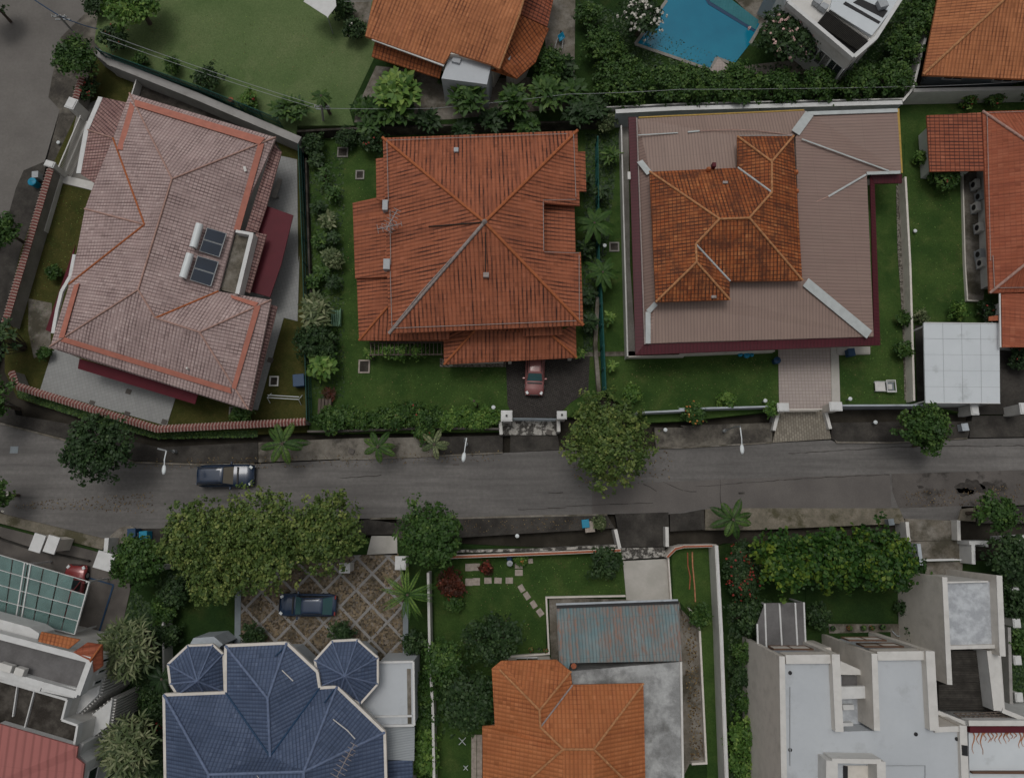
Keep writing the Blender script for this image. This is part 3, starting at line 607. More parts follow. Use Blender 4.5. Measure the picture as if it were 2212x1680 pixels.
S_('lawn', 'G-500,-80 0,65 650,232 780,192 900,192 1900,182 H-50,142 360,162 500,180 1780,240 1800,300 2090,285 2110,240 I230,208 300,190 1470,180 1550,300 2600,300 2600,2400 -400,2400 G-900,2400', .15, 'grass_dark')
# paved areas
PZ = LZ + .05
surf('patio', 'D340,580 1115,905 1060,1080 255,850', PZ, 'paving', .1)
surf('patio', 'A1640,960 1890,1015 1897,1680 D1905,0 1893,415 1805,392 1640,980 1570,972 1300,600 A1400,1500', PZ, 'paving', .1)
surf('driveway', 'A500,680 640,630 900,1000 620,1220 385,1165 400,1110', PZ, 'concrete', .1)
surf('garden_path', 'A395,1112 600,1160 590,1212 385,1160', PZ + .03, 'white', .1)
surf('garden_bed', 'A870,500 1740,870 1790,960 1500,900 830,600', LZ + .02, 'concrete_black', .1)
surf('garden_bed', 'D180,270 330,300 320,600 215,650 180,480', LZ + .02, 'concrete_dirty', .1)
surf('driveway', 'E1055,640 1590,640 1580,860 1470,930 1372,1028 1100,1028 1065,940', PZ, 'cobble', .1)
surf('planter_bed', 'E635,650 1056,650 1056,705 635,705', PZ + .12, 'pebble', .1)
surf('driveway', 'F625,560 960,580 965,930 900,975 690,978 630,930', PZ, 'paving_pink', .1)
surf('path', 'F960,580 1210,575 1210,625 1010,630 1020,935 965,935', PZ + .08, 'concrete_pale', .1)
surf('garden_path', 'F-1100,620 0,600 600,590 600,612 0,628 -1100,648', PZ, 'concrete_dirty', .1)
surf('side_path', 'B1785,800 1835,800 1845,1680 E1885,640 1825,640 B1808,1680', PZ, 'concrete', .1)
surf('driveway', 'F1495,440 2189,440 3200,440 3200,995 1860,1008 1510,935', PZ, 'verge_dark', .1)
surf('side_path', 'C1790,1100 1940,1090 1960,1680 F1930,280 1830,285 1820,200 C1800,1500', PZ, 'concrete_dirty', .1)
surf('pebble_drain', 'C1375,1180 1425,1180 1440,1680 F1490,915 1430,915 F1415,400 C1385,1600', PZ, 'pebble', .1)
surf('patio', 'B100,700 230,420 1000,500 1500,480 1540,680 700,760 90,780', UZ + .02, 'concrete_dirty', .1)
surf('garden_path', 'B1370,-200 1500,-200 1490,600 1330,560 1300,200', UZ + .03, 'concrete_dirty', .1)
surf('garden_bed', 'C400,420 1160,330 1000,470 430,470', UZ + .02, 'concrete_dirty', .1)
surf('patio', 'B20,-200 230,-200 180,160 60,100', UZ + .02, 'concrete_dirty', .1)
surf('driveway', 'G-500,-60 0,80 650,250 840,430 780,700 600,820 -500,700', .2, 'concrete_yard', .1)
surf('driveway', 'G1530,560 1500,420 1900,280 H370,250 400,400 410,930 240,930 G1900,1000 1530,820', .2, 'crazy', .1)
surf('garden_path', 'G1495,480 1533,480 1530,825 1492,825', .24, 'grey_paint', .1)
surf('garden_path', 'H400,560 435,560 432,900 400,900', .24, 'grey_paint', .1)
surf('driveway_bridge', 'H200,140 362,140 365,262 170,262', .2, 'concrete_pale', .1)
surf('lawn', 'H600,380 790,250 1790,240 1820,520 1310,530 1310,890 1000,930 960,1300 905,1350 900,1720 600,1720', .19, 'grass', .1)
surf('driveway', 'H1800,300 2090,285 2100,565 1822,548', .22, 'concrete_pale', .1)
surf('driveway_bridge', 'H1790,218 2068,212 2070,275 1795,290', .2, 'concrete_speck', .1)
surf('side_path', 'H1330,530 1830,545 2160,560 2189,700 I0,600 120,720 170,1590 60,1590 H2180,1680 1400,1680 1340,880', .21, 'concrete_dirty', .1)
surf('lawn', 'H2110,240 2189,215 I220,212 245,600 270,1700 175,1700 130,720 0,560 H2120,560', .19, 'grass', .1)
surf('garden_path', 'I1410,430 1480,390 1600,870 1350,870 1340,750 950,760 945,700 1400,700', .2, 'concrete_dirty', .1)
surf('lawn', 'I800,480 1385,470 1390,690 800,690', .22, 'grass_dark', .1)
surf('driveway', 'I1555,305 1800,305 1790,440 1560,400', .22, 'concrete_dirty', .1)

# ================================================================ WALLS AND FENCES
def coped(name, label, path, z0, z1, wallmat='concrete', w=.3):
    p = W(path, z1); t = thing(name, label, 'wall', (cen(p).x, cen(p).y, z0)); mb = MB(); L, Rr = [], []
    for i, q in enumerate(p):
        d = (p[min(i + 1, len(p) - 1)] - p[max(i - 1, 0)]).normalized(); n = Vector((-d.y, d.x, 0)) * w; L.append(q + n); Rr.append(q - n)
    for a, b in zip(p, p[1:]): mb.beam(a, b, .22, z1 - z0)
    mb.build('wall_body', wallmat, t); fs = []
    for i in range(len(p) - 1):
        up = Vector((0, 0, .2)); fs += [[L[i], L[i + 1], p[i + 1] + up, p[i] + up], [Rr[i], Rr[i + 1], p[i + 1] + up, p[i] + up]]
    roofmesh(t, 'tile_coping', fs, 'coping_tile', .05)
    m2 = MB()
    for i in range(len(p) - 1):
        a, b = p[i], p[i + 1]; n = int((b - a).length / .28)
        for k in range(n):
            q = a.lerp(b, (k + .5) / n); s = L[i].lerp(L[i + 1], (k + .5) / n) - q; m2.tube([q + s * .05 + Vector((0, 0, .2)), q + s * 1.03 + Vector((0, 0, .01))], .06, 6); m2.tube([q - s * .05 + Vector((0, 0, .2)), q - s * 1.03 + Vector((0, 0, .01))], .06, 6)
    m2.build('cover_tiles', 'coping_pale', t); return t
M['coping_tile'] = m_plain('coping_tile', (.20, .065, .055), .7, .25, 8); M['coping_pale'] = m_plain('coping_pale', (.44, .33, .29), .7, .25, 9)
coped('tiled_boundary_wall', 'red and white tile topped boundary wall bending along the street below the pale pink roof', 'D72,735 110,828 1000,1100 1945,1053', GZ, 1.7)
coped('tiled_boundary_wall', 'long straight red tile topped wall beside the lane, next to the round blue bin', 'A322,1075 D30,430', GZ, 1.9)
coped('tiled_boundary_wall', 'short red tile topped wall piece under the bush at the head of the lattice gate', 'A520,490 480,630', GZ, 1.9)
def post(label, s, z1, size=(.7, .7), mat='white', capm='white_clean', z0=.1, name='gate_post', rz=0, hole=False):
    c = W1(s, z1); t = thing(name, label, 'gate post', (c.x, c.y, z0)); MB().box((c.x, c.y, (z0 + z1) / 2), (size[0] * .8, size[1] * .8, z1 - z0), rz).build('shaft', mat, t)
    MB().box((c.x, c.y, z1), (size[0], size[1], .14), rz).box((c.x, c.y, z1 + .1), (size[0] * .82, size[1] * .82, .07), rz).build('cap', capm, t, bevel=.02)
    if hole: MB().box((c.x, c.y, z1 + .2), (.16, .16, .14), rz).build('lamp_base', 'dark', t)
    return t
post('dirty white gate post at the north end of the lattice gate', 'A455,660', 2.2, (.95, 1.1), rz=-.35)
post('white gate post at the south end of the lattice gate by the round blue bin', 'A318,1045', 2.2, (.95, .6), rz=-.3)
post('square white gate post left of the pebbled driveway with a dark lamp socket', 'E1060,1017', 2.1, (.98, .95), hole=True)
post('square white gate post right of the pebbled driveway under the big round tree', 'E1411,1012', 2.1, (.85, .72), hole=True)
post('pale gate post left of the pink paved driveway', 'F655,962', 1.9, (1.0, .75), mat='cream')
post('pale wide gate post right of the pink paved driveway', 'F990,957', 1.9, (1.1, .8), mat='cream')
post('white gate post beside the star shaped palm at the rubble paved drive', 'H385,312', 2.2, (.9, 1.1))
post('white gate post at the left side of the rubble paved drive', 'H30,345', 2.0, (.9, .8))
post('white gate post at the far right edge of the street', 'F2185,970', 2.2, (.7, 1.0))
post('small white pillar under the olive tree mass', 'G1022,342', 2., (.5, .5))
post('white post beside the carport at the street wall', 'F1872,975', 1.9, (.7, 1.0))
# lattice gate
def gate(label, path, z0, z1, mat, n, name='sliding_gate', bar=.03, diag=False):
    a, b = W(path, z1); t = thing(name, label, 'gate', tuple((a + b) / 2)[:2] + (z0,)); mb = MB()
    for h in (0, -(z1 - z0) * .5, -(z1 - z0) + .1): mb.beam(a + Vector((0, 0, h)), b + Vector((0, 0, h)), .1, .07)
    mb.build('gate_frame', mat, t); m = MB()
    for i in range(n):
        q = a.lerp(b, (i + .5) / n)
        if diag: q2 = a.lerp(b, min(1, (i + 1.7) / n)); m.tube([q - Vector((0, 0, .05)), (q2.x, q2.y, z0 + .1)], bar, 4); m.tube([q2 - Vector((0, 0, .05)), (q.x, q.y, z0 + .1)], bar, 4)
        else: m.box((q.x, q.y, (z0 + z1) / 2), (bar * 1.4, bar * 1.4, z1 - z0 - .1))
    m.build('gate_bars', mat, t); return t
gate('long pale lattice sliding gate beside the lane', 'A512,735 372,1062', .12, 2.1, 'white', 40, diag=True)
gate('low dark gate across the pebbled driveway between two white posts', 'E1100,1032 1376,1036', .3, 1.5, 'grey_paint', 30)
gate('low pink gate across the pink paved driveway', 'F695,976 905,974', .3, 1.4, 'cream', 24)
gate('thin white gate across the narrow concrete entry at lower right', 'I1552,298 1790,292', .3, 1.3, 'white_clean', 20)
for lab, s, z1 in (('white parapet end left of the speckled driveway bridge', 'E1020,1060 1025,1125', .9), ('white parapet end right of the speckled driveway bridge', 'E1390,1050 1392,1108', .9), ('grey white parapet left of the stone paved driveway bridge', 'F625,1000 600,1100', .6), ('grey white parapet right of the stone paved driveway bridge', 'F930,995 955,1090', .6),
                   ('tall white parapet left of the dark driveway on the lower side of the street', 'H1755,108 1778,210', .9), ('white parapet right of the dark driveway on the lower side of the street', 'H2080,92 2082,200', .9), ('white parapet left of the narrow concrete entry', 'I1445,60 1455,165', .9), ('white parapet right of the narrow concrete entry', 'I1772,50 1775,160', .9)):
    wallrun('parapet', lab, s, GZ, z1, .28, 'white')
# retaining wall and its green fence
wallrun('retaining_wall', 'tall plain grey retaining wall below the big upper lawn', 'A628,338 705,395 1240,608 1888,885', GZ, 2.0, .72, 'grey_wall')
fence('green_fence', 'green railing fence on top of the grey retaining wall', 'A605,300 640,325 1250,545 1770,755', UZ, 2.9)
fence('green_fence', 'green mesh fence between the pale pink roof and the vegetable strip', 'A1895,880 1925,1660 D1950,1040', LZ, 1.9)
wallrun('garden_wall', 'low grey garden wall just right of the green mesh fence', 'A1945,1010 1965,1650 D1985,420', LZ - .3, .9, .16, 'concrete_black')
fence('green_fence', 'teal painted pipe fence left of the beige metal roof, the nearer half', 'E1655,40 1665,300 1690,850', LZ, 1.9, r=.1, mesh=False)
fence('green_fence', 'teal fence between broad leaved bananas left of the beige metal roof', 'B1640,870 1650,1680', LZ, 1.9, r=.06, mesh=False)
wallrun('drain_wall', 'long grey concrete drain wall beside the pebbled driveway', 'E1640,270 1625,560 1650,885', LZ, .8, .34, 'concrete_dirty')
wallrun('boundary_wall', 'dark low wall behind the large red roof, hidden by banana plants', 'A1895,835 B0,820 600,800 1640,770', GZ, 1.5, .2, 'concrete_black')
wallrun('boundary_wall', 'long white wall behind the beige metal roof and below the pool hedge', 'B1765,712 C0,692 1400,655', GZ, 2.6, .3, 'white_blue', copemat='white_clean')
wallrun('boundary_wall', 'thin white wall top along the foot of the pool hedge', 'B1695,682 C0,660 1420,628', .6, 2.3, .12, 'white')
wallrun('boundary_wall', 'pale wall to the left of the beige metal roof with a drain beside it', 'B1790,800 1803,1300 E1830,635', LZ, 1.5, .12, 'white')
wallrun('boundary_wall', 'short white wall under the left front corner of the beige metal roof', 'E1830,640 2189,632 F0,625 600,602', LZ, .9, .12, 'cream')
wallrun('boundary_wall', 'white wall climbing between the pool hedge and the top right orange roof', 'C1420,640 1485,560 1550,290 1650,-40 1700,-300', GZ, 2.7, .2, 'white')
wallrun('boundary_wall', 'white wall in front of the top right orange roof', 'C1495,575 2120,562 2700,550', GZ, 2.2, .35, 'white')
wallrun('boundary_wall', 'narrow cream wall beside the pebble drain strip', 'C1435,1130 1465,1680 F1490,915', LZ, 1.3, .18, 'cream')
wallrun('front_wall', 'white front wall of the lawn left of the pink paved driveway', 'E1890,995 2189,982 F0,972 620,955', GZ, 1.3, .14, 'white_blue')
wallrun('front_wall', 'white front wall of the lawn with the sun lounger', 'F1030,950 1480,948 1560,946', GZ, 1.3, .14, 'white_blue')
wallrun('front_wall', 'white front wall below the white carport roof', 'F1560,944 1900,942', GZ, 1.4, .16, 'white_clean')
wallrun('front_wall', 'grey street wall in front of the flowering hedge', 'D1960,1115 2189,1112 E0,1112 560,1092 1010,1098', GZ, .9, .16, 'concrete_yard')
wallrun('front_wall', 'brick topped wall at the street side of the stepping stone lawn', 'H695,275 1300,252 1780,232', GZ, 1.4, .26, 'cream', copemat='terracotta', cw=-.1)
wallrun('front_wall', 'speckled low kerb wall outside the brick topped wall', 'H750,238 1300,228 1760,205', GZ, .8, .22, 'concrete_speck')
wallrun('front_wall', 'brick capped wall piece right of the dark driveway', 'H2085,272 2135,222 2189,208 I225,203', GZ, 1.3, .22, 'cream', copemat='terracotta', cw=-.08)
wallrun('boundary_wall', 'white wall between the rubble paved drive and the stepping stone lawn', 'H560,380 570,900 590,1250 598,1700 602,2100', .1, 1.8, .2, 'white')
wallrun('boundary_wall', 'long white and blue wall between the grass strip and the white modern house', 'I232,210 262,760 282,1300 298,1700 310,2100', .1, 2.0, .3, 'white', copemat='white_clean', cw=-.12)
wallrun('boundary_wall', 'thin wall hidden by plants left of the dark blue roof', 'G1035,690 1040,960 1050,1700', .1, 1.6, .14, 'white')
wallrun('planter_wall', 'cream L shaped planter kerb around the lawn corner beside the teal roof', 'H1812,522 1312,532 1330,890 1060,910', .1, .55, .14, 'cream')
wallrun('side_wall', 'cream edge wall along the narrow concrete side drain', 'I60,600 125,720 168,1585 80,1590', .1, .6, .16, 'cream')
wallrun('garden_kerb', 'thin pale kerb around the right hand lawn', 'C1800,1110 1815,1680 F1830,282 1900,285', .1, .5, .1, 'cream')
wallrun('kerb_wall', 'long pale kerb between the concrete driveway and the grass strip', 'H2090,285 2108,560', .1, .7, .12, 'cream')
wallrun('garden_wall', 'short pale wall above the corner lawn near the lane', 'A868,505 838,600', LZ, 1.2, .1, 'white')
wallrun('garden_wall', 'black edged concrete wall beside the lane lawn', 'A384,1110 280,1465', LZ - .4, .7, .16, 'white')
wallrun('terrace_wall', 'white terrace wall at the right edge below the street', 'I1850,185 1950,182 1950,200', .1, 1.7, .3, 'white_clean')
wallrun('terrace_wall', 'white angular wall at the far right edge below the street', 'I2070,160 2230,150', .1, 1.7, .4, 'white_clean')
wallrun('terrace_wall', 'white side wall beside the narrow entry gate', 'I1865,190 1868,310', .1, 1.7, .3, 'white_clean')
wallrun('terrace_wall', 'pale blue side wall left of the narrow entry gate', 'I1520,200 1535,318', .1, 1.6, .3, 'white_blue')
for i, (x, y) in enumerate(((2130, 455), (2140, 695), (2145, 930), (2155, 1165))):
    post('white stub pillar, %s down from the top in the row along the right edge' % ('first', 'second', 'third', 'fourth')[i], 'I%d,%d' % (x, y), 1.6, (.62, .72), name='wall_pillar')
wallrun('side_wall', 'ribbed grey side wall beside the row of white stub pillars', 'I2095,730 2110,1280', .1, 1.5, .25, 'grey_wall')

# ================================================================ HOUSES
# --- pale pink house
g = thing('tiled_house', 'two storey house with faded pale pink tiled roof, salmon bands and two solar heaters', 'house', W1('A1150,1150', LZ), None)
V = dict(a='A825,595@4.5', b='A1755,875@4.5', c='A1095,1140@7.0', d='D880,215@7.0', e='A920,1430@6.1', f='A720,880@4.8', h='A600,1165@4.5', i='A540,1330@4.5', j='A478,1660@4.5', k='D440,180@4.5', l='D320,575@4.5', m='D990,395@6.5', n='D1270,485@6.5', o='D1725,280@4.5', p='D1580,975@4.5', q='D1390,225@4.7', r='A1490,1475@4.7')
house1, P = rf(g, V, ['abc', 'brqmdc', 'onp', 'qonm', 'lpnmd', 'afekldc', 'fhie', 'ijke'], 'tile_pink', th=.2)
ridges(g, P, 'ac bc cd dl dm mn no np', 'ridge_pink', .075); ridges(g, P, 'fe ek mq', 'ridge_orange', .08, 'valley_tiles'); ridges(g, P, 'ie', 'ridge_pink', .08)
walls(g, [P[c] for c in 'abrqoplkjihf'], 1.3, LZ, 4.5, 'white', ())
def on(P, abc, s, up=.06):
    """point of the survey picture s lying on the roof plane through three letters"""
    a, b, c = (P[q] for q in abc); n = (b - a).cross(c - a); o = Vector((0, 0, CAM_H)); q = W1(s, 0); d = q - o; t = (a - o).dot(n) / d.dot(n); return o + d * t + Vector((0, 0, up))
def strip(name, P, abc, ss, mat, parent, th=.05, up=.16): return roofmesh(parent, name, [[on(P, abc, s, up) for s in ss.split()]], mat, th)
strip('roof_band', P, 'abc', 'A862,640 A1690,885 A1655,925 A865,682', 'band_salmon', g)
strip('roof_band', P, 'afe', 'A835,655 A862,690 A785,962 A750,955', 'band_salmon', g)
strip('roof_band', P, 'brc', 'A1645,925 A1685,920 A1530,1475 A1492,1465', 'band_salmon', g)
strip('roof_band', P, 'lkd', 'D478,190 D512,175 D415,520 D380,525', 'band_salmon', g)
strip('roof_band', P, 'lpn', 'D392,545 D420,520 D1470,840 D1478,878', 'band_salmon', g)
strip('roof_band', P, 'onp', 'D1625,320 D1662,320 D1505,850 D1478,840', 'band_salmon', g)
strip('roof_band', P, 'qon', 'D1470,250 D1480,272 D1625,325 D1650,300', 'band_salmon', g)
r2, Q = rf(g, dict(a='A650,620@3.0', b='A830,658@3.4', c='A735,885@3.9', d='A560,828@3.2', e='A602,1167@3.6', f='A510,1105@3.2'), ['abcd', 'dcef'], 'tile_pink_dark', 'lower_roof')
ridges(g, Q, 'dc', 'ridge_pink', .07); band(g, 'gutter', [Q[c] + Vector((-.12, 0, .05)) for c in 'adf'], .42, 'white_clean', ht=.16)
walls(g, [Q[c] for c in 'abcefd'], .6, LZ, 2.75, 'white', ())
rf(g, dict(a='A1770,950@3.6', b='A1792,965@3.5', c='A1690,1330@3.5', d='A1640,1478@3.5', e='A1560,1470@4.1', f='A1740,900@4.1'), ['abcdef'], 'tile_pink_dark', 'lower_roof')
rf(g, dict(a='A1628,1480@4.1', b='A1696,1492@3.7', c='D1588,238@3.7', d='D1525,215@4.1'), ['abcd'], 'tile_pink_dark', 'lower_roof')
rf(g, dict(a='D1765,320@3.5', b='D1600,985@3.5', c='D1545,960@4.0', d='D1690,300@4.0'), ['abcd'], 'tile_pink_dark', 'lower_roof')
rf(g, dict(a='D320,585@3.8', b='D1560,975@3.8', c='D1560,950@4.1', d='D330,560@4.1'), ['abcd'], 'tile_pink', 'lower_roof')
MB().prism(W('A1500,1490 1590,1515 D1500,240 1405,215', 4.3), 3.9, 4.3).build('balcony_floor', 'concrete_dirty', g)
wl = MB(); pp = W('A1600,1488 D1508,240', 5.0); wl.beam(pp[0], pp[1], .34, 1.0); pp = W('A1500,1470 1610,1490', 5.0); wl.beam(pp[0], pp[1], .25, 1.0); wl.build('parapet', 'white_clean', g)
for s, z in (('A1690,1308@2.9 1866,1370@2.7 1790,1680@2.7 D1718,262@2.7 1588,225@2.9 A1610,1600@2.9', 0), ('D505,652@3.1 1262,872@3.1 1240,942@2.8 495,716@2.8', 0), ('D462,20@3 470,110@3.1 380,240@3.1 335,490@3.1 290,470@2.8 A478,1560@2.9', 0)):
    roofmesh(g, 'awning', [W(s)], 'maroon_flat', .08)
band(g, 'gutter', 'D472,-10 445,130 390,225 362,340 335,490', .28, 'white_clean', 4.5, .2)
def pipe(parent, name, pts, r, mat): return MB().tube(pts, r, 6).build(name, mat, parent)
for k, (s, lab) in enumerate((('A1298,1452 1257,1598 A1332,1462 1460,1500 1412,1652 1282,1612', 'upper solar water heater with white tank on the pale pink roof'), ('D1238,10 1192,160 D1272,10 1410,50 1360,208 1222,165', 'lower solar water heater with white tank on the pale pink roof'))):
    toks = s.split(); pr = []; cur = ''
    for q in toks:
        if q[0].isalpha(): cur = q[0]
        else: q = cur + q
        pr.append(q)
    tk = [on(P, 'brc', q, .8) for q in pr[:2]]; pn = [on(P, 'brc', q, .5) for q in pr[2:]]; t = thing('solar_water_heater', lab, 'solar heater', cen(pn), 'solar water heaters on the pink roof')
    MB().tube(tk, .31, 16).build('tank', 'lamp_white', t, smooth=False)
    m = MB(); n_ = Vector((0, 0, .1))
    for e in tk: m.tube([e, e - Vector((0, 0, .5))], .04, 5)
    m.build('stand', 'dark', t)
    L0, L1, L2, L3 = pn; mid0 = L0.lerp(L3, .5); mid1 = L1.lerp(L2, .5)
    for q in ((L0, L1, mid1, mid0), (mid0, mid1, L2, L3)):
        c = cen(q); MB().cap([c.lerp(x, .93) + Vector((0, 0, .035)) for x in q]) if False else None
        roofmesh(t, 'collector', [[c.lerp(x, .97) for x in q]], 'steel', .08); roofmesh(t, 'collector_glass', [[c.lerp(x, .9) + Vector((0, 0, .02)) for x in q]], 'solar', .03)
pipe(g, 'vent_pipe', [on(P, 'lpn', 'D1200,722', -.1), on(P, 'lpn', 'D1200,718', .35)], .09, 'white')
c = on(P, 'brc', 'A1562,1080', .1); MB().box(c, (.22, .5, .1), .3).build('roof_vent', 'white', g)

# --- large red house
g = thing('tiled_house', 'house with large dark streaked red tiled pyramid roof between two gardens', 'house', W1('B900,1400', LZ))
V = dict(a='B272,878@5.9', b='B1510,832@5.9', c='B1525,1308@5.9', d='B1298,1292@7.0', e='B1298,1605@7.0', f='B1532,1605@5.9', h='E1548,440@5.9', i='E312,492@5.9', o='B920,1415@9.2')
_, P = rf(g, V, ['abo', 'bcdefho', 'hio', 'iao'], 'tile_red', th=.22); PR = P
ridges(g, P, 'ao bo ho', 'ridge_orange', .13); ridges(g, P, 'io', 'ridge_grey', .14); ridges(g, P, 'oo' if False else 'ao', 'ridge_orange', .05)
walls(g, W('B290,900 1180,860 1180,1640 E1180,420 330,460', 5.5), .9, LZ, 5.8, 'cream')
MB().lathe(P['o'] + Vector((0, 0, -.05)), [(.22, 0), (.22, .2), (.12, .35), (.03, .45)], 8).build('finial', 'ridge_grey', g)
for F_, nm in ((dict(a='B1490,965@5.6', b='B1560,965@5.2', c='B1567,1217@5.2', d='B1495,1217@5.6'), 'E'), (dict(a='B1270,1280@6.1', b='B1492,1308@5.4', c='B1499,1602@5.4', d='B1270,1618@6.1'), 'E'),
               (dict(a='B318,1000@5.6', b='B228,1010@5.2', c='B232,1268@5.2', d='B325,1290@5.6'), 'W'), (dict(a='B330,1235@4.4', b='B80,1292@3.4', c='E96,142@3.4', d='E330,130@4.4'), 'W'),
               (dict(a='E330,120@4.0', b='E106,145@3.1', c='E121,536@3.1', d='E303,325@4.0'), 'W')):
    rf(g, F_, ['abcd'], 'tile_red', 'lower_roof')
_, Q = rf(g, dict(a='E121,537@3.1', b='E303,323@4.0', c='E700,400@4.0', d='E700,540@3.1'), ['abcd'], 'tile_red', 'lower_roof'); ridges(g, Q, 'ab', 'ridge_orange', .1)
_, Q = rf(g, dict(a='E662,690@3.1', b='E1505,646@3.1', c='E1500,430@3.6', d='E1345,500@4.1', e='E865,465@4.1', f='E658,535@3.1', h='E690,440@3.4', k='E1380,380@4.1', l='E870,380@4.1'), ['abde', 'bcd', 'aefh' if False else 'aef', 'edkl', 'fhe'], 'tile_red', 'porch_roof'); ridges(g, Q, 'ae bd', 'ridge_orange', .11)
rf(g, dict(a='E440,470@4.9', b='E690,462@4.9', c='E692,528@4.5', d='E440,532@4.5'), ['abcd'], 'tile_red', 'lower_roof'); rf(g, dict(a='E1165,440@4.9', b='E1418,432@4.9', c='E1415,500@4.6', d='E1165,508@4.6'), ['abcd'], 'tile_red', 'lower_roof')
walls(g, W('B100,1300 320,1260 E330,400 135,520', 3.2), .7, LZ, 3.3, 'cream', (1.4,)); walls(g, W('E680,500 1060,480 1060,660 680,670', 3.), .3, LZ, 3.2, 'cream', (1.4,))
for x, y in ((675, 672), (1065, 655), (1490, 632)): c = W1('E%d,%d' % (x, y), 3.0) + Vector((.2 if x < 1400 else -.2, .3, 0)); MB().box((c.x, c.y, 1.6), (.3, .3, 2.8)).build('porch_column', 'cream', g)
for nm, abc, s, sz, m in (('roof_vent', 'abo', 'B740,962', (.4, .4, .35), 'grey_plastic'), ('roof_vent', 'hio', 'E930,125', (.45, .4, .3), 'ridge_grey'), ('gutter_box', 'iao', 'B292,1318', (.45, .9, .7), 'grey_plastic'), ('gutter_box', 'iao', 'E302,62', (.55, .9, .7), 'grey_plastic')):
    MB().box(on(P, abc, s, .1), sz).build(nm, m, g, bevel=.02)
for nm, ab, s in (('conductor', 'abo', 'B300,900 B1445,858'), ('conductor', 'bho', 'B1485,860 B1500,1260'), ('conductor', 'iao', 'B300,905 B310,1290'), ('conductor', 'iao', 'B320,1340 E325,60'), ('conductor', 'iao', 'E322,100 E332,450'), ('conductor', 'hio', 'E340,462 E900,440 E1500,415'), ('conductor', 'bho', 'B1290,1280 B1500,1275'), ('conductor', 'bho', 'B1292,1290 B1296,1600'), ('conductor', 'bho', 'E1520,0 E1522,410'), ('conductor', 'bho', 'B1300,1608 B1520,1615'), ('conductor', 'hio', 'E710,20 E520,230 E330,465')):
    pipe(g, nm, [on(P, ab, q, .16) for q in s.split()], .03 if 'E710' not in s else .05, 'ridge_grey')
pipe(g, 'roof_batten', [on(P, 'iao', q, .1) for q in 'B905,1418 B565,1445'.split()], .05, 'wood_dark'); pipe(g, 'roof_batten', [on(P, 'hio', q, .1) for q in 'B925,1480 E925,110'.split()], .04, 'wood_dark')
def antenna(label, parentpt, mast, boom, n, L, rz, mat='steel'):
    c = Vector(parentpt); t = thing('tv_antenna', label, 'antenna', c); top = c + Vector((0, 0, mast)); MB().tube([c, top], .035, 6).build('mast', mat, t); d = Vector((math.cos(rz), math.sin(rz), .05)); s = Vector((-d.y, d.x, 0)); m = MB(); m.tube([top - d * boom / 2, top + d * boom / 2], .03, 5)
    for i in range(n): q = top + d * boom * (i / (n - 1) - .5); l = L * (1 - .5 * i / n); m.tube([q - s * l / 2, q + s * l / 2], .02, 4)
    m.build('elements', mat, t); MB().tube([c + Vector((-.3, -.3, 0)), top - Vector((0, 0, mast * .5)), c + Vector((.4, .1, 0))], .02, 4).build('stay', mat, t)
antenna('upper television antenna over the left slope of the red roof', on(P, 'iao', 'B350,1450', 0), 1.6, 1.9, 7, 1.2, R(62))
antenna('lower television antenna pointing right over the left slope of the red roof', on(P, 'iao', 'B330,1475', 0), 1.1, 2.0, 6, .8, R(12))
t = thing('garden_pergola', 'white slatted pergola with yellow green climbers below the red roof', 'pergola', W1('E420,600', LZ)); m = MB()
for i in range(19): a = W1('E%d,545' % (195 + i * 25), 2.3); b = W1('E%d,632' % (195 + i * 25), 2.3); m.beam(a, b, .06, .1)
m.build('slats', 'wood', t); m = MB(); m.beam(W1('E188,552', 2.2), W1('E655,548', 2.2), .1, .14); m.beam(W1('E188,628', 2.2), W1('E655,625', 2.2), .1, .14); m.build('beam', 'wood', t)
for x, y in ((190, 552), (650, 548), (190, 628), (650, 625)): q = W1('E%d,%d' % (x, y), 2.1); MB().box((q.x, q.y, 1.15), (.12, .12, 1.9)).build('post', 'wood', t)

# --- beige metal house
g = thing('metal_roof_house', 'house with beige corrugated metal roof, maroon eaves and old orange tiles on top', 'house', W1('C200,1400', LZ))
V = dict(A='B1893,757@4.3', B='C800,705@4.3', b='C722,868@4.9', a='C365,868@4.9', n='C368,1068@5.3', m='B1972,1095@4.9', C_='C1395,700@4.4')
roofmesh(g, 'metal_roof', [W('B1893,757@4.3 C-10,742@4.3 800,706@4.3 728,850@5.0 722,868@5.1 365,868@5.1 368,1070@5.5 0,1085@5.5 B1972,1098@4.9')], 'metal_beige', .15, (-.02, 1, 0))
roofmesh(g, 'metal_roof', [W('C800,706@4.3 1390,695@4.3 1410,1092@4.3 1190,1100@4.4 735,868@5.2 728,850@5.2')], 'metal_beige_e', .15) if False else None
M['metal_beige_x'] = m_corr('metal_beige_x', (.285, .20, .17), (.25, .165, .145), .3, .5, .5)
e1 = W('C835,730@4.35 1382,712@4.4 1408,1095@4.4 1188,1105@4.4 735,872@5.2'); e2 = W('C735,872@5.2 1188,1105@4.4 F1232,512@4.3 778,155@5.4 C750,1300@5.4')
roofmesh(g, 'metal_roof', [e1], 'metal_beige_x', .15, (1, .03, 0)); roofmesh(g, 'metal_roof', [e2], 'metal_beige_x', .15, (1, .03, 0))
roofmesh(g, 'metal_roof', [W('F1232,512@4.3 0,548@4.3 E1975,556@4.3 2010,292@5.0 F310,280@5.1 315,160@5.4 778,155@5.4')], 'metal_beige', .15, (-.02, 1, 0))
roofmesh(g, 'metal_roof', [W('B1893,757@4.3 1972,1098@4.9 E2010,292@5.0 1975,556@4.3 1945,560@4.2 B1910,1300@4.2')], 'metal_beige_x', .15)
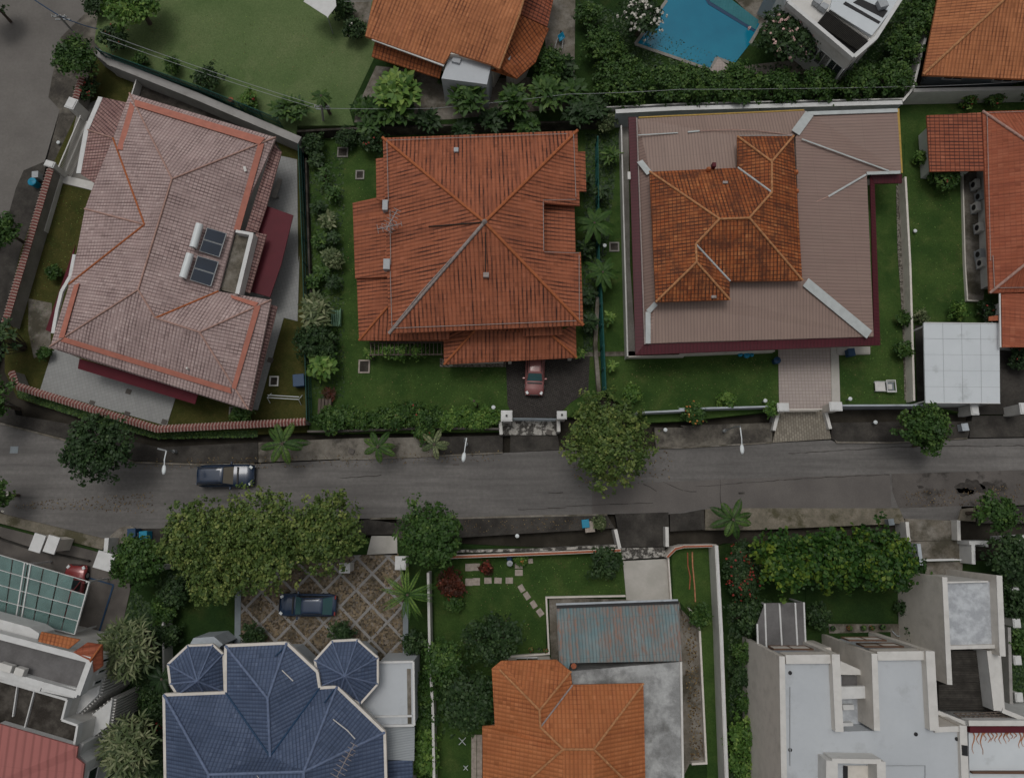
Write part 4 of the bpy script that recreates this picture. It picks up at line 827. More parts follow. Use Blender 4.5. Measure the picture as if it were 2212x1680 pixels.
def flash(ss, z, wd, mat='white_blue', nm='ridge_flashing', ht=.06): return band(g, nm, ss, wd, mat, z, ht)
M['flash'] = m_plain('flashing', (.46, .49, .49), .6, .08, 2, dirt=.2)
flash('F800,165@5.5 1205,500@4.42', 5, .85, 'flash'); flash('C735,845@5.25 825,722@4.5', 5, .8, 'flash'); flash('C815,722@4.52 1385,702@4.52', 5, .36, 'flash'); flash('B1907,1025@4.55 1970,1105@5.05', 5, .55, 'flash')
flash('E2010,302@5.15 1960,355@4.75 1960,556@4.45', 5, .42, 'flash'); flash('C1188,1103@4.55 1402,1096@4.55', 5, .28, 'flash'); flash('C1185,1110@4.56 945,1250@5.0', 5, .16, 'flash'); flash('C775,885@5.35 1330,1088@4.6', 5, .12, 'flash'); flash('C945,1250@5.02 755,1330@5.3', 5, .07, 'ridge_pink')
flash('B1895,860@4.75 2150,845@4.8', 5, .09, 'flash'); flash('C50,840@4.9 125,833@4.9', 5, .13, 'flash'); flash('C125,833@5.0 330,825@5.1 480,830@5.1 715,860@5.1', 5, .05, 'ridge_pink'); flash('C370,863@5.3 715,862@5.3', 5, .1, 'ridge_grey')
rf(g, dict(a='B1835,745@3.9', b='B1888,745@4.15', c='E1938,560@4.15', d='E1880,630@3.9', e='F1275,566@3.9', f='F1235,515@4.15', h='C1210,1115@4.15', i='C1238,1165@3.9'), ['abcd', 'dcfe', 'efhi'], 'maroon', 'eaves_roof')
rf(g, dict(a='C1212,1112@4.1', b='C1415,1108@4.1', c='C1412,1165@3.8', d='C1238,1168@3.8'), ['abcd'], 'maroon', 'eaves_roof')
band(g, 'gutter', 'C1388,692 1410,1100', .2, 'yellow', 4.3); band(g, 'gutter', 'B1900,748 C0,735 790,700', .12, 'yellow', 4.2); band(g, 'gutter', 'B1888,750 E1940,560', .1, 'ridge_grey', 4.4)
walls(g, W('B1870,770 C1385,710 1400,1090 1200,1110 F1220,520 E1905,590', 4.), .7, LZ, 4.15, 'cream', (1.9,))
V = dict(a='C365,870@6.3', b='C722,866@6.3', c='C583,1030@7.3', d='C583,1225@7.3', e='C440,1388@8.1', f='C250,1395@8.1', h='C100,1555@7.5', i='F105,40@7.5', j='E2010,292@6.2', k='F315,277@6.2', l='F318,160@6.3', m='F778,155@6.3', n='B1970,1093@6.2', o='C368,1068@6.3')
_, P = rf(g, V, ['abc', 'acdo', 'bmedc', 'odefn', 'nfhij', 'hlmef', 'iklh', 'jki'], 'tile_old', 'tiled_roof', .2)
ridges(g, P, 'ac bc cd de ef fn fh hi ij ik em', 'ridge_tan', .10); ridges(g, P, 'do hl', 'flash', .08, 'valley_flashing')
walls(g, [P[c] for c in 'abmlkjno'], .4, 4.4, 6.3, 'cream', (1.1,))
for s, abc in (('C285,1165', 'ofd'), ('F212,262', 'ijk')): MB().box(on(P, abc, s, .08), (.4, .22, .16)).build('roof_vent', 'ridge_grey', g)
for s, z in (('C180,1080', 6.4), ('C735,1100', 6.2), ('C738,1220', 6.2)): MB().lathe(W1(s, z), [(.2, -.3), (.22, .1), (.12, .3)], 8).build('flue_stub', 'ridge_orange', g)
MB().box(W1('C213,1055', 6.5), (.3, .35, .5)).build('chimney', 'maroon_flat', g)
MB().box(W1('B1838,1120', 4.1), (.25, .7, .2)).build('gutter_box', 'white', g)
surf('porch_floor', 'F1000,580 1205,575 1205,618 1000,622', .42, 'concrete_pale', .12)

# --- brick red house at the right edge
g = thing('tiled_house', 'brick red tiled house at the right edge with a low wing reaching left', 'house', W1('C2100,1200', LZ))
V = dict(a='C1925,710@3.3', b='C2950,680@3.3', c='C2420,1045@5.9', d='C2420,1500@5.9', e='F1970,235@3.3', f='F2950,220@3.3')
_, P = rf(g, V, ['abc', 'acde', 'edf', 'bcdf'], 'tile_brick', th=.2); ridges(g, P, 'ac cd de', 'ridge_pink', .12)
walls(g, [P[c] for c in 'abfe'], 1.35, LZ, 3.3, 'white', (1.7,))
for s, ab in (('C1948,735 C1970,1660', 'acd'), ('C1960,722 C2185,715', 'abc'), ('F1985,0 F1995,205', 'ade'), ('F1995,205 F2185,203', 'edf')): pipe(g, 'conductor', [on(P, ab, q, .12) for q in s.split()], .03, 'ridge_grey')
_, Q = rf(g, dict(a='C1570,735@2.6', b='C1935,716@3.2', c='C1945,1085@3.2', d='C1590,1092@2.6'), ['abcd'], 'tile_brick_dark', 'lower_roof'); walls(g, [Q[c] for c in 'abcd'], .6, LZ, 2.6, 'white_clean', ())
_, Q = rf(g, dict(a='F2045,240@3.2', b='F2750,235@4.3', c='F2750,575@4.3', d='F2052,580@3.2'), ['abcd'], 'tile_brick', 'lower_roof'); walls(g, [Q[c] for c in 'abcd'], .5, LZ, 3.2, 'white', (1.7,))
band(g, 'gutter', 'F2035,235 2040,580', .12, 'white_clean', 3.2); roofmesh(g, 'awning', [W('F1965,385@2.9 2035,375@3.0 2035,410@3.0 1965,412@2.9')], 'terracotta', .1)
for i, (x, y) in enumerate(((1895, 1165), (1925, 1240), (1900, 1310), (1920, 1440), (1925, 1610), (1935, 1665))):
    c = W1('C%d,%d' % (x, y), 1.1); t = thing('air_conditioner', '%s outdoor air conditioner unit from the top beside the brick red house' % ('first', 'second', 'third', 'fourth', 'fifth', 'sixth')[i], 'air conditioner', (c.x, c.y, .3), 'air conditioners along the brick red house')
    MB().box((c.x, c.y, .75), (.42, .85, .75)).build('casing', ('white', 'grey_plastic', 'white')[i % 3], t, bevel=.02); MB().tube([(c.x - .2, c.y, .75), (c.x - .25, c.y, .75)], .26, 12).build('fan_grille', 'dark', t); MB().box((c.x, c.y, .34), (.5, .95, .06)).build('stand', 'steel', t)
t = thing('carport', 'flat white carport roof beside the brick red house', 'carport', W1('F1800,680', LZ)); c4 = W('F1550,425@2.75 2032,430@2.75 2036,937@2.7 1562,934@2.7')
roofmesh(t, 'canopy', [c4], 'metal_white_y' if False else 'roof_white', .14)
for q in c4: v = cen(c4); p = q.lerp(v, .06); MB().box((p.x, p.y, 1.45), (.12, .12, 2.5)).build('post', 'white_clean', t)
m = MB(); m.beam(c4[0] + Vector((0, 0, .05)), c4[1] + Vector((0, 0, .05)), .08, .1); m.beam(c4[3] + Vector((0, 0, .05)), c4[2] + Vector((0, 0, .05)), .06, .1)
m.build('edge_trim', 'white_clean', t); m = MB()
for k in range(1, 4): m.beam(c4[0].lerp(c4[1], k / 4) + Vector((0, 0, .012)), c4[3].lerp(c4[2], k / 4) + Vector((0, 0, .012)), .025, .01)
for k in range(1, 5): m.beam(c4[0].lerp(c4[3], k / 5) + Vector((0, 0, .010)), c4[1].lerp(c4[2], k / 5) + Vector((0, 0, .010)), .02, .008)
m.build('sheet_seams', 'grey_plastic', t)

# --- orange house top centre
g = thing('tiled_house', 'light orange tiled house at the top centre with a small grey flat annex', 'house', W1('B600,100', UZ))
_, P = rf(g, dict(a='B300,-420@7.6', b='B160,230@5.3', c='B660,407@5.3', d='B707,330@5.6', e='B965,412@5.6', f='B1012,440@5.4', h='B1140,100@7.2', i='B1290,-420@8.4'), ['abcdefhi'], 'tile_orange', th=.22)
ridges(g, P, 'fh hi', 'ridge_tan', .1)
_, Q = rf(g, dict(a='B1142,95@6.2', b='B1330,182@4.6', c='B1305,240@4.5', d='B1245,395@4.5', e='B1125,500@4.4', f='B960,445@4.6', h='B1012,430@5.2'), ['abcdefh'], 'tile_orange_dark', 'lower_roof')
_, Q2 = rf(g, dict(a='B1145,90@5.3', b='B1320,170@4.4', c='B1400,-200@4.4', d='B1210,-200@5.6'), ['abcd'], 'tile_brick_dark', 'lower_roof')
_, Q3 = rf(g, dict(a='B225,250@4.6', b='B655,405@4.6', c='B632,498@3.9', d='B200,360@3.9'), ['abcd'], 'tile_orange_dark', 'lower_roof')
band(g, 'gutter', [P['b'] + Vector((.6, -.25, -.1)), P['c'] + Vector((0, -.1, -.1))], .14, 'white_clean', ht=.12)
MB().prism(W('B705,335 962,412 935,538 645,500', 4.9), UZ, 4.9).build('annex', 'roof_grey', g); MB().box(W1('B742,385', 5.0), (.75, .6, .3), -.3).build('roof_hatch', 'grey_plastic', g, bevel=.03)
MB().box(on(Q, 'bde', 'B1080,345', .05) if False else W1('B1080,345', 5.1), (.25, 1.2, .1), -.2).build('skylight', 'grey_plastic', g)
walls(g, [P[c] for c in 'abcfhi'], .9, UZ, 5.5, 'cream', (1.2,)); walls(g, W('B1150,120 1300,190 1230,380 1120,470 990,430', 4.4), .7, UZ, 4.4, 'cream', (1.5,))

# --- orange house top right
g = thing('tiled_house', 'orange tiled hip roof house in the top right corner', 'house', W1('C2000,200', .6))
_, P = rf(g, dict(a='C1545,477@4.1', b='C3100,540@4.1', c='C2290,-210@7.4', d='C1720,-420@4.1', e='C2500,-420@7.4', f='C3100,-420@4.1'), ['abc', 'acd', 'bcef' if False else 'bec', 'dce'], 'tile_orange', th=.22)
ridges(g, P, 'ac', 'ridge_tan', .12); walls(g, [P[c] for c in 'abfd'], 1.5, .6, 4.1, 'grey_paint', (1.6,))

# --- white modern house beside the pool
g = thing('modern_house', 'white flat roofed modern house with dark timber slats beside the swimming pool', 'house', W1('C1000,50', UZ))
zr = 6.2; out = W('C865,155 1108,360 1245,242 1420,-30 1440,-260 650,-260 690,10', zr); MB().prism([tuple(q) for q in out], UZ, zr - .5).build('wall', 'white', g)
m = MB()
for i in range(len(out)): m.beam(out[i], out[(i + 1) % len(out)], .35, .5)
m.build('parapet', 'white_clean', g); MB().prism(W('C960,50 1230,215 1420,-30 1430,-255 1040,-255', zr), zr - .6, zr - .25).build('flat_roof', 'roof_white', g)
m = MB(); A0, A1, B0, B1 = W('C962,62 1205,237 875,152 1128,318', zr - .2)
for i in range(34): q = i / 33; m.beam(A0.lerp(A1, q), B0.lerp(B1, q), .06, .15)
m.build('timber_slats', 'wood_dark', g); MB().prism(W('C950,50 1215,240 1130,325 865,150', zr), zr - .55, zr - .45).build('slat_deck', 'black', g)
for s in ('C1060,0 1285,130 1272,142 1045,15', 'C1150,-20 1330,60 1300,103 1110,5'): MB().prism(W(s, zr), zr - .3, zr - .2).build('rooflight_slot', 'dark', g)
MB().box(W1('C1285,30', zr), (.8, .8, .5), .3).build('roof_unit', 'grey_plastic', g, bevel=.04)
low = W('C560,-60 700,-80 900,60 860,120 690,20', 4.4); MB().prism(low, UZ, 4.4).build('lower_block', 'roof_grey', g)
for x, y in ((865, 22), (905, 55)): MB().prism(W('C%d,%d %d,%d %d,%d %d,%d' % (x - 5, y - 22, x + 35, y, x + 10, y + 28, x - 30, y), 5.9), 5.85, 6.3).build('rooflight', 'grey_plastic', g)
for q in (.2, .5, .8):
    for a, b in ((out[0], out[1]), (out[1], out[2])): window(g, b, a, q, 3.6, 1.4, 1.6)
# pool
t = 'swimming_pool'; pz = UZ + .02; pool = W('O1372,96 1440,2 1470,-70 1540,-70 1560,5 1645,52 1620,95 1585,140 1548,126 1535,152', pz)
g = thing('swimming_pool', 'bright blue angular swimming pool with a paler step ledge', 'pool', (cen(pool).x, cen(pool).y, UZ)); MB().prism(pool, UZ - .3, UZ + .05).build('water', 'water', g)
m = MB()
for i in range(len(pool)):
    if i in (5, 8, 9, 0, 7): MB().beam(pool[i] + Vector((0, 0, .06)), pool[(i + 1) % len(pool)] + Vector((0, 0, .06)), .3, .3).build('pool_edge', 'concrete', g)
MB().prism(W('C150,-60 250,-60 500,130 480,190 190,10', pz + .04), UZ - .2, UZ + .07).build('step_ledge', 'pool_tile', g); MB().prism(W('C145,-62 190,12 480,192 470,205 180,30 120,-62', pz + .04), UZ - .2, UZ + .075).build('ledge_kerb', 'blue_dark', g)
surf('pool_deck', 'C195,450 245,370 310,425 280,480', UZ + .09, 'paving_pink', .1); surf('pool_deck', 'C290,-60 520,-60 640,90 560,200 490,140', UZ + .06, 'concrete_dirty', .1)

# --- white building bottom left
g = thing('modern_house', 'white stepped house at the lower left with grey flat roof and pink metal roof', 'house', W1('G200,1200', .15))
zt = 7.4; top = W('G-500,640 0,780 572,930 492,1150 0,1010 -500,870', zt); MB().prism(top, .15, zt - .7).build('wall', 'white', g); MB().prism(offset([tuple(q) for q in top], .2), zt - .7, zt - .6).build('flat_roof', 'roof_dark', g)
m = MB()
for i in range(len(top)): m.beam(top[i], top[(i + 1) % len(top)], .42, .75)
m.build('parapet', 'white_clean', g)
MB().prism(W('G0,670 190,722 250,760 240,800 560,890 572,930 0,780 -400,660 -400,560', 6.4), 4.6, 6.4).build('canopy_slab', 'white_clean', g)
z2 = 6.3; ter = W('G-500,920 0,1060 425,1182 392,1310 492,1345 470,1475 0,1335 -500,1180', z2); MB().prism(ter, .15, z2 - .6).build('wall', 'white', g); MB().prism(W('G-500,920 0,1065 420,1187 388,1310 488,1348 466,1468 0,1330 -500,1180', z2 - .5), z2 - .6, z2 - .5).build('terrace_floor', 'concrete_black', g)
m = MB()
for a, b in ((0, 1), (1, 2), (2, 3), (3, 4), (4, 5), (5, 6)): m.beam(ter[a], ter[b], .16, .6)
for s in ('G110,1085 80,1290', 'G215,1130 155,1360'): p = W(s, z2 - .3); m.beam(p[0], p[1], .08, .2)
m.build('parapet', 'white_clean', g); MB().beam(*W('G0,1010 265,1095', zt - .3), .8, .4).beam(*W('G270,1095 480,1140', zt - .35), .7, .3).build('roof_slab', 'white_clean', g)
for x, y in ((45, 975), (135, 1000)): MB().box(W1('G%d,%d' % (x, y), zt + .1), (1.0 if x < 100 else .7, .5, .5), -.26).build('roof_unit', 'white', g, bevel=.03)
_, P = rf(g, dict(a='G-500,1200@6.6', b='G0,1337@6.6', c='G495,1482@6.6', d='G485,1550@6.3', e='G536,1592@6.2', f='G500,1900@5.6', h='G-500,1900@5.6'), ['abcdefh'], 'metal_pink', 'metal_roof'); walls(g, [P[c] for c in 'abcdefh'], .15, .15, 5.6, 'white_clean')
for s, z1 in (('G494,1350 715,1178 692,1345 480,1500', 4.0), ('G490,1500 690,1350 660,1560 540,1600', 3.2), ('G500,1180 660,975 625,1150 480,1290', 4.6)):
    p = W(s, z1); MB().prism(p, .15, z1).build('side_bay', 'white_clean', g)
    q = offset([tuple(v) for v in p], 0)
    for i in range(len(q)):
        if (q[(i + 1) % len(q)] - q[i]).length > 1.6:
            fa, fb = q[i], q[(i + 1) % len(q)]; fm = MB()
            for k in range(9): w_ = fa.lerp(fb, (k + .5) / 9); fm.box((w_.x, w_.y, z1 / 2), (.1, .34, z1 - .5), math.atan2((fb - fa).y, (fb - fa).x))
            fm.build('wall_fins', 'white', g)
_, Q = rf(g, dict(a='G555,818@7.2', b='G648,832@6.7', c='G652,968@6.7', d='G548,1040@6.7', e='G575,935@7.5', f='G465,880@7.45'), ['abcdef'], 'terra_tile' if False else 'tile_brick', 'canopy_roof'); ridges(g, Q, 'be', 'ridge_orange', .07)
_, Q = rf(g, dict(a='G262,750@7.6', b='G508,800@7.6', c='G435,858@7.5', d='G242,812@7.5'), ['abcd'], 'tile_coral', 'canopy_roof')
for i in range(3): window(g, top[3], top[2], (i + .5) / 3, 5.2, .3, 1.0, 'white_clean', 0)
# glass canopy
g = thing('glass_canopy', 'green glass canopy with white steel frame at the left edge', 'canopy', W1('G280,500', .2)); a, b, c, d = W('G-500,110@3.1 572,432@3.1 478,765@3.3 -500,520@3.3')
m = MB()
for k in range(5): q = k / 4; m.beam(a.lerp(d, q) + Vector((0, 0, .08)), b.lerp(c, q) + Vector((0, 0, .08)), .045, .1)
for q in (0, .62, .655, 1): m.beam(a.lerp(b, q) + Vector((0, 0, .1)), d.lerp(c, q) + Vector((0, 0, .1)), .09, .16)
m.build('frame', 'white_clean', g)
for k in range(4):
    for j in range(11):
        if (k, j) == (0, 10): continue
        f = lambda u, v: a.lerp(b, u).lerp(d.lerp(c, u), v)
        u0, u1, v0, v1 = j / 11 + .004, (j + 1) / 11 - .004, k / 4 + .008, (k + 1) / 4 - .008; roofmesh(g, 'glass_pane', [[f(u0, v0), f(u1, v0), f(u1, v1), f(u0, v1)]], 'glass_green', .02)
for q in (a.lerp(b, .64), b, c, d.lerp(c, .64), a, d): p = q.lerp((a + c) / 2, .03); MB().box((p.x, p.y, 1.65), (.12, .12, 3.0)).build('post', 'white_clean', g)
for lab, s, sz, z1 in (('left white roofed gate shelter at the lower left', 'G240,185', (1.0, 1.45), 2.3), ('second white roofed gate shelter at the lower left', 'G330,195', (1.0, 1.4), 2.3), ('square white gate shelter near the dark green tree at lower left', 'G665,300', (1.5, 1.4), 2.2)):
    c = W1(s, z1); t = thing('gate_shelter', lab, 'shelter', (c.x, c.y, .2)); MB().box((c.x, c.y, z1), (sz[0], sz[1], .15), R(-15)).build('roof', 'white_clean', t, bevel=.02)
    MB().box((c.x, c.y, z1 / 2 + .06), (sz[0] * .7, sz[1] * .7, z1 - .3), R(-15)).build('pillar', 'cream', t)
wallrun('entry_wall', 'curved white wall end by the bin bay at lower left', 'G678,165 672,240', .1, 1.6, .35, 'white_clean')
wallrun('yard_wall', 'low dark wall running across the lower left yard', 'G-200,40 0,160 200,225 560,300', .1, .5, .12, 'wood_dark')
band(None, 'x', 'G0,0 1,1', .1, 'dark') if False else None
tag(MB().beam(*W('G560,405 722,452', .24), .12, .03).beam(*W('G722,452 615,800', .24), .14, .03).build('drain_line', 'blue_dark'), kind='structure')

# --- blue house
g = thing('tiled_house', 'house with blue tiled roofs, two octagonal turrets and cream fascias', 'house', W1('G1700,1400', .15))
V = dict(a='G1045,1150@5.6', b='G1437,1135@5.6', c='G1437,838@5.6', d='G1825,820@5.6', e='G2020,1003@5.6', f='G2035,1105@5.6', h='G2145,1098@5.6', i='H285,1388@5.6', j='H303,2100@5.6', k='G1060,2100@5.6', l='G1705,1172@7.3', m='G1720,1540@7.3', n='G1330,1655@8.6', o='G1935,1637@8.6', p='G1330,2100@8.6', q='G1935,2100@8.6')
_, P = rf(g, V, ['cdl', 'dehl' if False else 'defml', 'cbml' if False else 'lmbc', 'abmonn'[:5], 'fhiom' if False else 'fhom', 'hio', 'ijqo', 'nopq' if False else 'onpq', 'aknp' if False else 'anpk'], 'tile_blue', th=.2)
ridges(g, P, 'cl dl lm an no ho io np oq', 'ridge_blue', .1); ridges(g, P, 'bm fm', 'blue_dark', .07, 'valley_flashing')
fasc = MB()
for s in ('ab', 'bc', 'cd', 'de', 'ef', 'fh', 'hi', 'ij', 'ka'): fasc.beam(P[s[0]] + Vector((0, 0, .07)), P[s[1]] + Vector((0, 0, .07)), .2, .28)
fasc.build('gutter', 'cream', g); walls(g, [P[c] for c in 'abcdefhijk'], 1.0, .15, 5.5, 'white_blue', ())
for cs, ce, vs in (('G1257,1062', 6.9, 'G1195,838 1355,832 1420,892 1428,1130 1300,1140 1130,1150 1085,1080 1070,955'), ('H32,1030', 6.9, 'H-50,808 110,800 240,915 240,1080 130,1205 0,1130 -125,1095 -160,930')):
    pt = W(vs, 5.2); ap = W1(cs, ce); n = len(pt); roofmesh(g, 'turret_roof', [[pt[i], pt[(i + 1) % n], ap] for i in range(n)], 'tile_blue', .15); Pm = {str(i): pt[i] for i in range(n)}; Pm['x'] = ap
    ridges(g, Pm, ' '.join('%dx' % i for i in range(n)), 'ridge_blue', .06); m = MB()
    for i in range(n): m.beam(pt[i] + Vector((0, 0, .05)), pt[(i + 1) % n] + Vector((0, 0, .05)), .16, .22)
    m.build('gutter', 'cream', g); MB().prism(offset([tuple(q) for q in pt], .95), .15, 5.1).build('turret_wall', 'white_blue', g)
fl = W('H250,945 466,940 472,1345 258,1350 135,1210', 3.9); MB().prism(fl, .15, 3.7).build('annex', 'roof_grey', g); m = MB()
for i in range(4): m.beam(fl[i] + Vector((0, 0, 0)), fl[i + 1], .16, .3)
m.beam(*W('H200,1290 460,1285', 3.85), .14, .2); m.build('annex_parapet', 'white_clean', g)
MB().prism(W('H425,985 450,985 455,1335 430,1335', 3.75), 3.6, 3.72).build('roof_channel', 'concrete_dirty', g)
roofmesh(g, 'lean_to_roof', [W('H262,1355@3.6 475,1355@3.3 472,1570@3.3 300,1562@3.6')], 'metal_grey', .1); rf(g, dict(a='H303,1570@3.6', b='H462,1566@3.3', c='H465,2100@3.3', d='H305,2100@3.6'), ['abcd'], 'tile_blue', 'lower_roof')
MB().prism(W('H280,1370 450,1370 450,2100 300,2100', 3.2), .15, 3.2).build('wall', 'white', g); MB().prism(W('G1230,790 1360,780 1420,830 1360,880 1180,880', 3.), .15, 3.0).build('bay', 'white_blue', g)
antenna('television antenna near the right end of the blue roof', W1('H60,1530', 7.6), 1.2, 2.4, 8, 1.0, R(62), 'ridge_grey'); antenna('television antenna by the lower edge on the blue roof ridge', W1('G1630,1700', 8.5), 1.5, 2.0, 7, 1.3, R(38), 'white')
pipe(g, 'roof_cable', [on(P, 'hio', q, .2) for q in 'H-40,1300 H50,1370 H100,1425'.split()], .04, 'white'); pipe(g, 'roof_cable', [on(P, 'dfl', q, .2) for q in 'G1800,990 G1870,1058'.split()], .04, 'white')
for s, ab in (('G1750,905 G1820,840', 'dfl'), ('G1940,1095 G2020,1010', 'dfl'), ('G2065,1200 G2130,1110', 'hio')): pipe(g, 'tile_seam', [on(P, ab, q, .04) for q in s.split()], .05, 'blue_dark')

# --- coral house bottom centre
g = thing('tiled_house', 'coral orange tiled house at the bottom centre with teal and grey annexes', 'house', W1('H1400,1400', .15))
V = dict(a='H1025,935@4.9', b='H1378,928@4.9', c='H1468,1002@4.9', d='H1478,1088@4.9', e='H1930,1078@4.9', f='H1952,2100@4.9', h='H912,2100@4.9', i='H905,1352@4.9', j='H985,1345@4.9' , k='H965,985@4.9', l='H1270,1247@6.5', m='H1275,1355@6.5', n='H1420,1495@7.2', o='H1615,1495@7.2', p='H1180,2100@6.2' , q='H1830,2100@6.2')
V.update(p='H1420,2300@7.2', q='H1615,2300@7.2')
_, P = rf(g, V, ['abcl', 'cdml', 'deonm', 'efqo', 'kalmnphij', 'onpq'], 'tile_coral', th=.2)
ridges(g, P, 'cl lm mn no oe', 'ridge_tan', .085); P['A'] = W1('H1015,990', 5.1); ridges(g, P, 'Al dm' .split()[0], 'ridge_tan', .085); ridges(g, P, 'dm', 'ridge_grey', .06, 'valley_flashing')
P['S'] = W1('H1200,1690', 6.3); P['T'] = W1('H1810,1690', 6.3); ridges(g, P, 'nS oT', 'ridge_tan', .085)
walls(g, [P[c] for c in 'abdefhijk'], .6, .15, 4.9, 'cream', (1.5, 3.6)); roofmesh(g, 'lower_roof', [W('H910,1412@3.6 985,1412@4.0 992,2100@4.0 920,2100@3.6')], 'metal_rose', .1)
MB().prism(W('H1470,1000 2165,940 2185,2100 1945,2100 1930,1075 1480,1085', 3.3), .15, 3.3).build('annex', 'roof_concrete', g)
m = MB(); p = W('H2170,940 2190,2100', 3.45); m.beam(p[0], p[1], .16, .3); m.build('annex_parapet', 'white', g); MB().box(W1('H1400,1005', 3.9), (.9, .7, .3)).build('roof_slab', 'cream', g)
_, Q = rf(g, dict(a='H1375,590@3.3', b='H2155,560@3.3', c='H2176,935@3.6', d='H1465,948@3.6', e='H1450,1003@3.6', f='H1398,992@3.6'), ['abcdef'], 'metal_teal', 'metal_roof', .12); band(g, 'gutter', 'H1380,592 2155,562', .22, 'dark', 3.42); band(g, 'fascia', 'H1375,575 2150,548', .14, 'white_blue', 3.4)
walls(g, W('H1400,620 2140,590 2150,900 1470,900', 3.), .2, .15, 3.2, 'cream', (1.4,)); MB().lathe(W1('H1485,962', 3.35), [(.18, 0), (.22, .3), (.18, .3)], 10).build('roof_pot', 'terracotta', g)

# --- white modern house bottom right
g = thing('modern_house', 'large white modern house at the lower right with pale grey flat roofs and finned walls', 'house', W1('I1100,1400', .15)); zt = 8.2; zf = 7.6
def blk(s, z0, z1, mat, name='wall'): return MB().prism(W(s, z1), z0, z1).build(name, mat, g)
blk('I650,950 985,930 1005,1385 1240,1378 1230,915 1590,900 1610,1385 1792,1372 1810,2100 655,2100', .15, zf, 'roof_grey', 'flat_roof')
def par(s, th=.5, z=zt, z0=None, mat='cream', cap=True, name='parapet'):
    p = W(s, z); m = MB(); m.beam(p[0], p[1], th, z - (z0 if z0 is not None else .15)); o = m.build(name, mat, g)
    if cap: MB().beam(p[0] + Vector((0, 0, .02)), p[1] + Vector((0, 0, .02)), th + .02, .06).build('parapet_cap', 'white', g)
par('I648,905 668,2100', .38); par('I990,892 1014,1385', .55); par('I1236,888 1253,1378', .4); par('I1590,872 1618,1378', .62)
par('I672,925 965,922', .6, z=7.9, z0=6.8); par('I1256,903 1560,900', .6, z=7.9, z0=6.8); par('I1618,1372 1790,1366', .35, z=7.8); par('I1800,1345 1830,2100', .5, z=7.9)
blk('I660,970 980,965 985,1010 665,1010', 6.8, 7.0, 'white')
for (x0, x1, y) in ((600, 845, 862), (1075, 1310, 805), (1175, 1420, 845)):
    p = W('I%d,%d %d,%d' % (x0, y, x1, y), 6.3); m = MB(); d = p[1] - p[0]
    for q in (0, .5, 1): m.beam(p[0] + d * q, p[0] + d * q + Vector((.06, 0, 0)), .1, 1.3) if False else m.box(p[0] + d * q - Vector((0, 0, .6)), (.09, .1, 1.3))
    for h in (0, -1.25): m.beam(p[0] + Vector((0, 0, h)), p[1] + Vector((0, 0, h)), .12, .09)
    f = m.build('window', 'brown', g); MB().box((p[0] + p[1]) / 2 - Vector((0, 0, .62)), (d.length - .1, .03, 1.15)).build('pane', 'cream', f)
for s, z0, z1, mt in (('I1015,1030 1190,1030 1190,1370 1015,1370', .15, 5.9, 'roof_marble'), ('I1018,1100 1195,1095 1195,1172 1020,1178', 6.8, 7.1, 'white_clean'), ('I1020,935 1195,1012 1195,1025 1020,1022', 6.0, 6.5, 'white'), ('I1035,1215 1105,1215 1108,1245 1040,1248', 5.9, 6.4, 'white_clean'), ('I1030,1330 1102,1328 1102,1358 1030,1360', 5.9, 6.4, 'white_clean'), ('I1030,1028 1175,1030 1175,1095 1030,1095', 5.9, 5.95, 'roof_dark')):
    blk(s, z0, z1, mt, 'recess_slab')
sk = W('I967,1570 1280,1575 1290,2100 965,2100', 8.9); m = MB(); m.beam(sk[0], sk[1], .3, 1.3); m.beam(sk[0], sk[3], .8, 1.3); m.beam(sk[1], sk[2], .6, 1.3); m.build('stair_parapet', 'white', g); blk('I1045,1600 1230,1600 1240,2100 1040,2100', .15, 7.65, 'cream', 'stair_well'); blk('I1040,1600 1068,1605 1068,2100 1040,2100', 7.65, 7.7, 'dark', 'stair_opening')
for s in ('I700,1500', 'I1500,1400', 'I1760,1430', 'I700,1010'): MB().lathe(W1(s, zf + .005), [(.14, 0), (.14, .03), (.06, .05)], 12).build('roof_outlet', 'dark', g)
for s in ('I1300,1600 1560,1600 1560,1900', 'I700,1100 700,1600'): MB().tube(W(s, zf + .06), .035, 6).build('roof_pipe', 'grey_plastic', g)
# solid plinth wings in front
for s, z1 in (('I680,850 960,850 980,960 680,960', 3.3), ('I1260,850 1560,850 1580,940 1260,940', 3.3)): blk(s, .15, z1, 'cream', 'front_bay')
t = thing('slatted_carport', 'dark flat carport roof with four white beams in front of the white modern house', 'carport', W1('I650,700', .15)); p = W('I490,700@3.2 540,568@3.2 792,562@3.2 800,840@3.2 640,860@3.2 495,850@3.2'); roofmesh(t, 'canopy', [p], 'roof_dark', .1)
for s in ('I492,700 497,850', 'I540,570 550,855', 'I633,568 650,855', 'I733,565 748,850', 'I788,562 800,845'): a, b = W(s, 3.3); MB().beam(a, b, .12, .16).build('beam', 'white_clean', t)
for s in ('I545,575', 'I788,568'): q = W1(s, 3.); MB().box((q.x, q.y, 1.6), (.12, .12, 2.9)).build('post', 'white_clean', t)
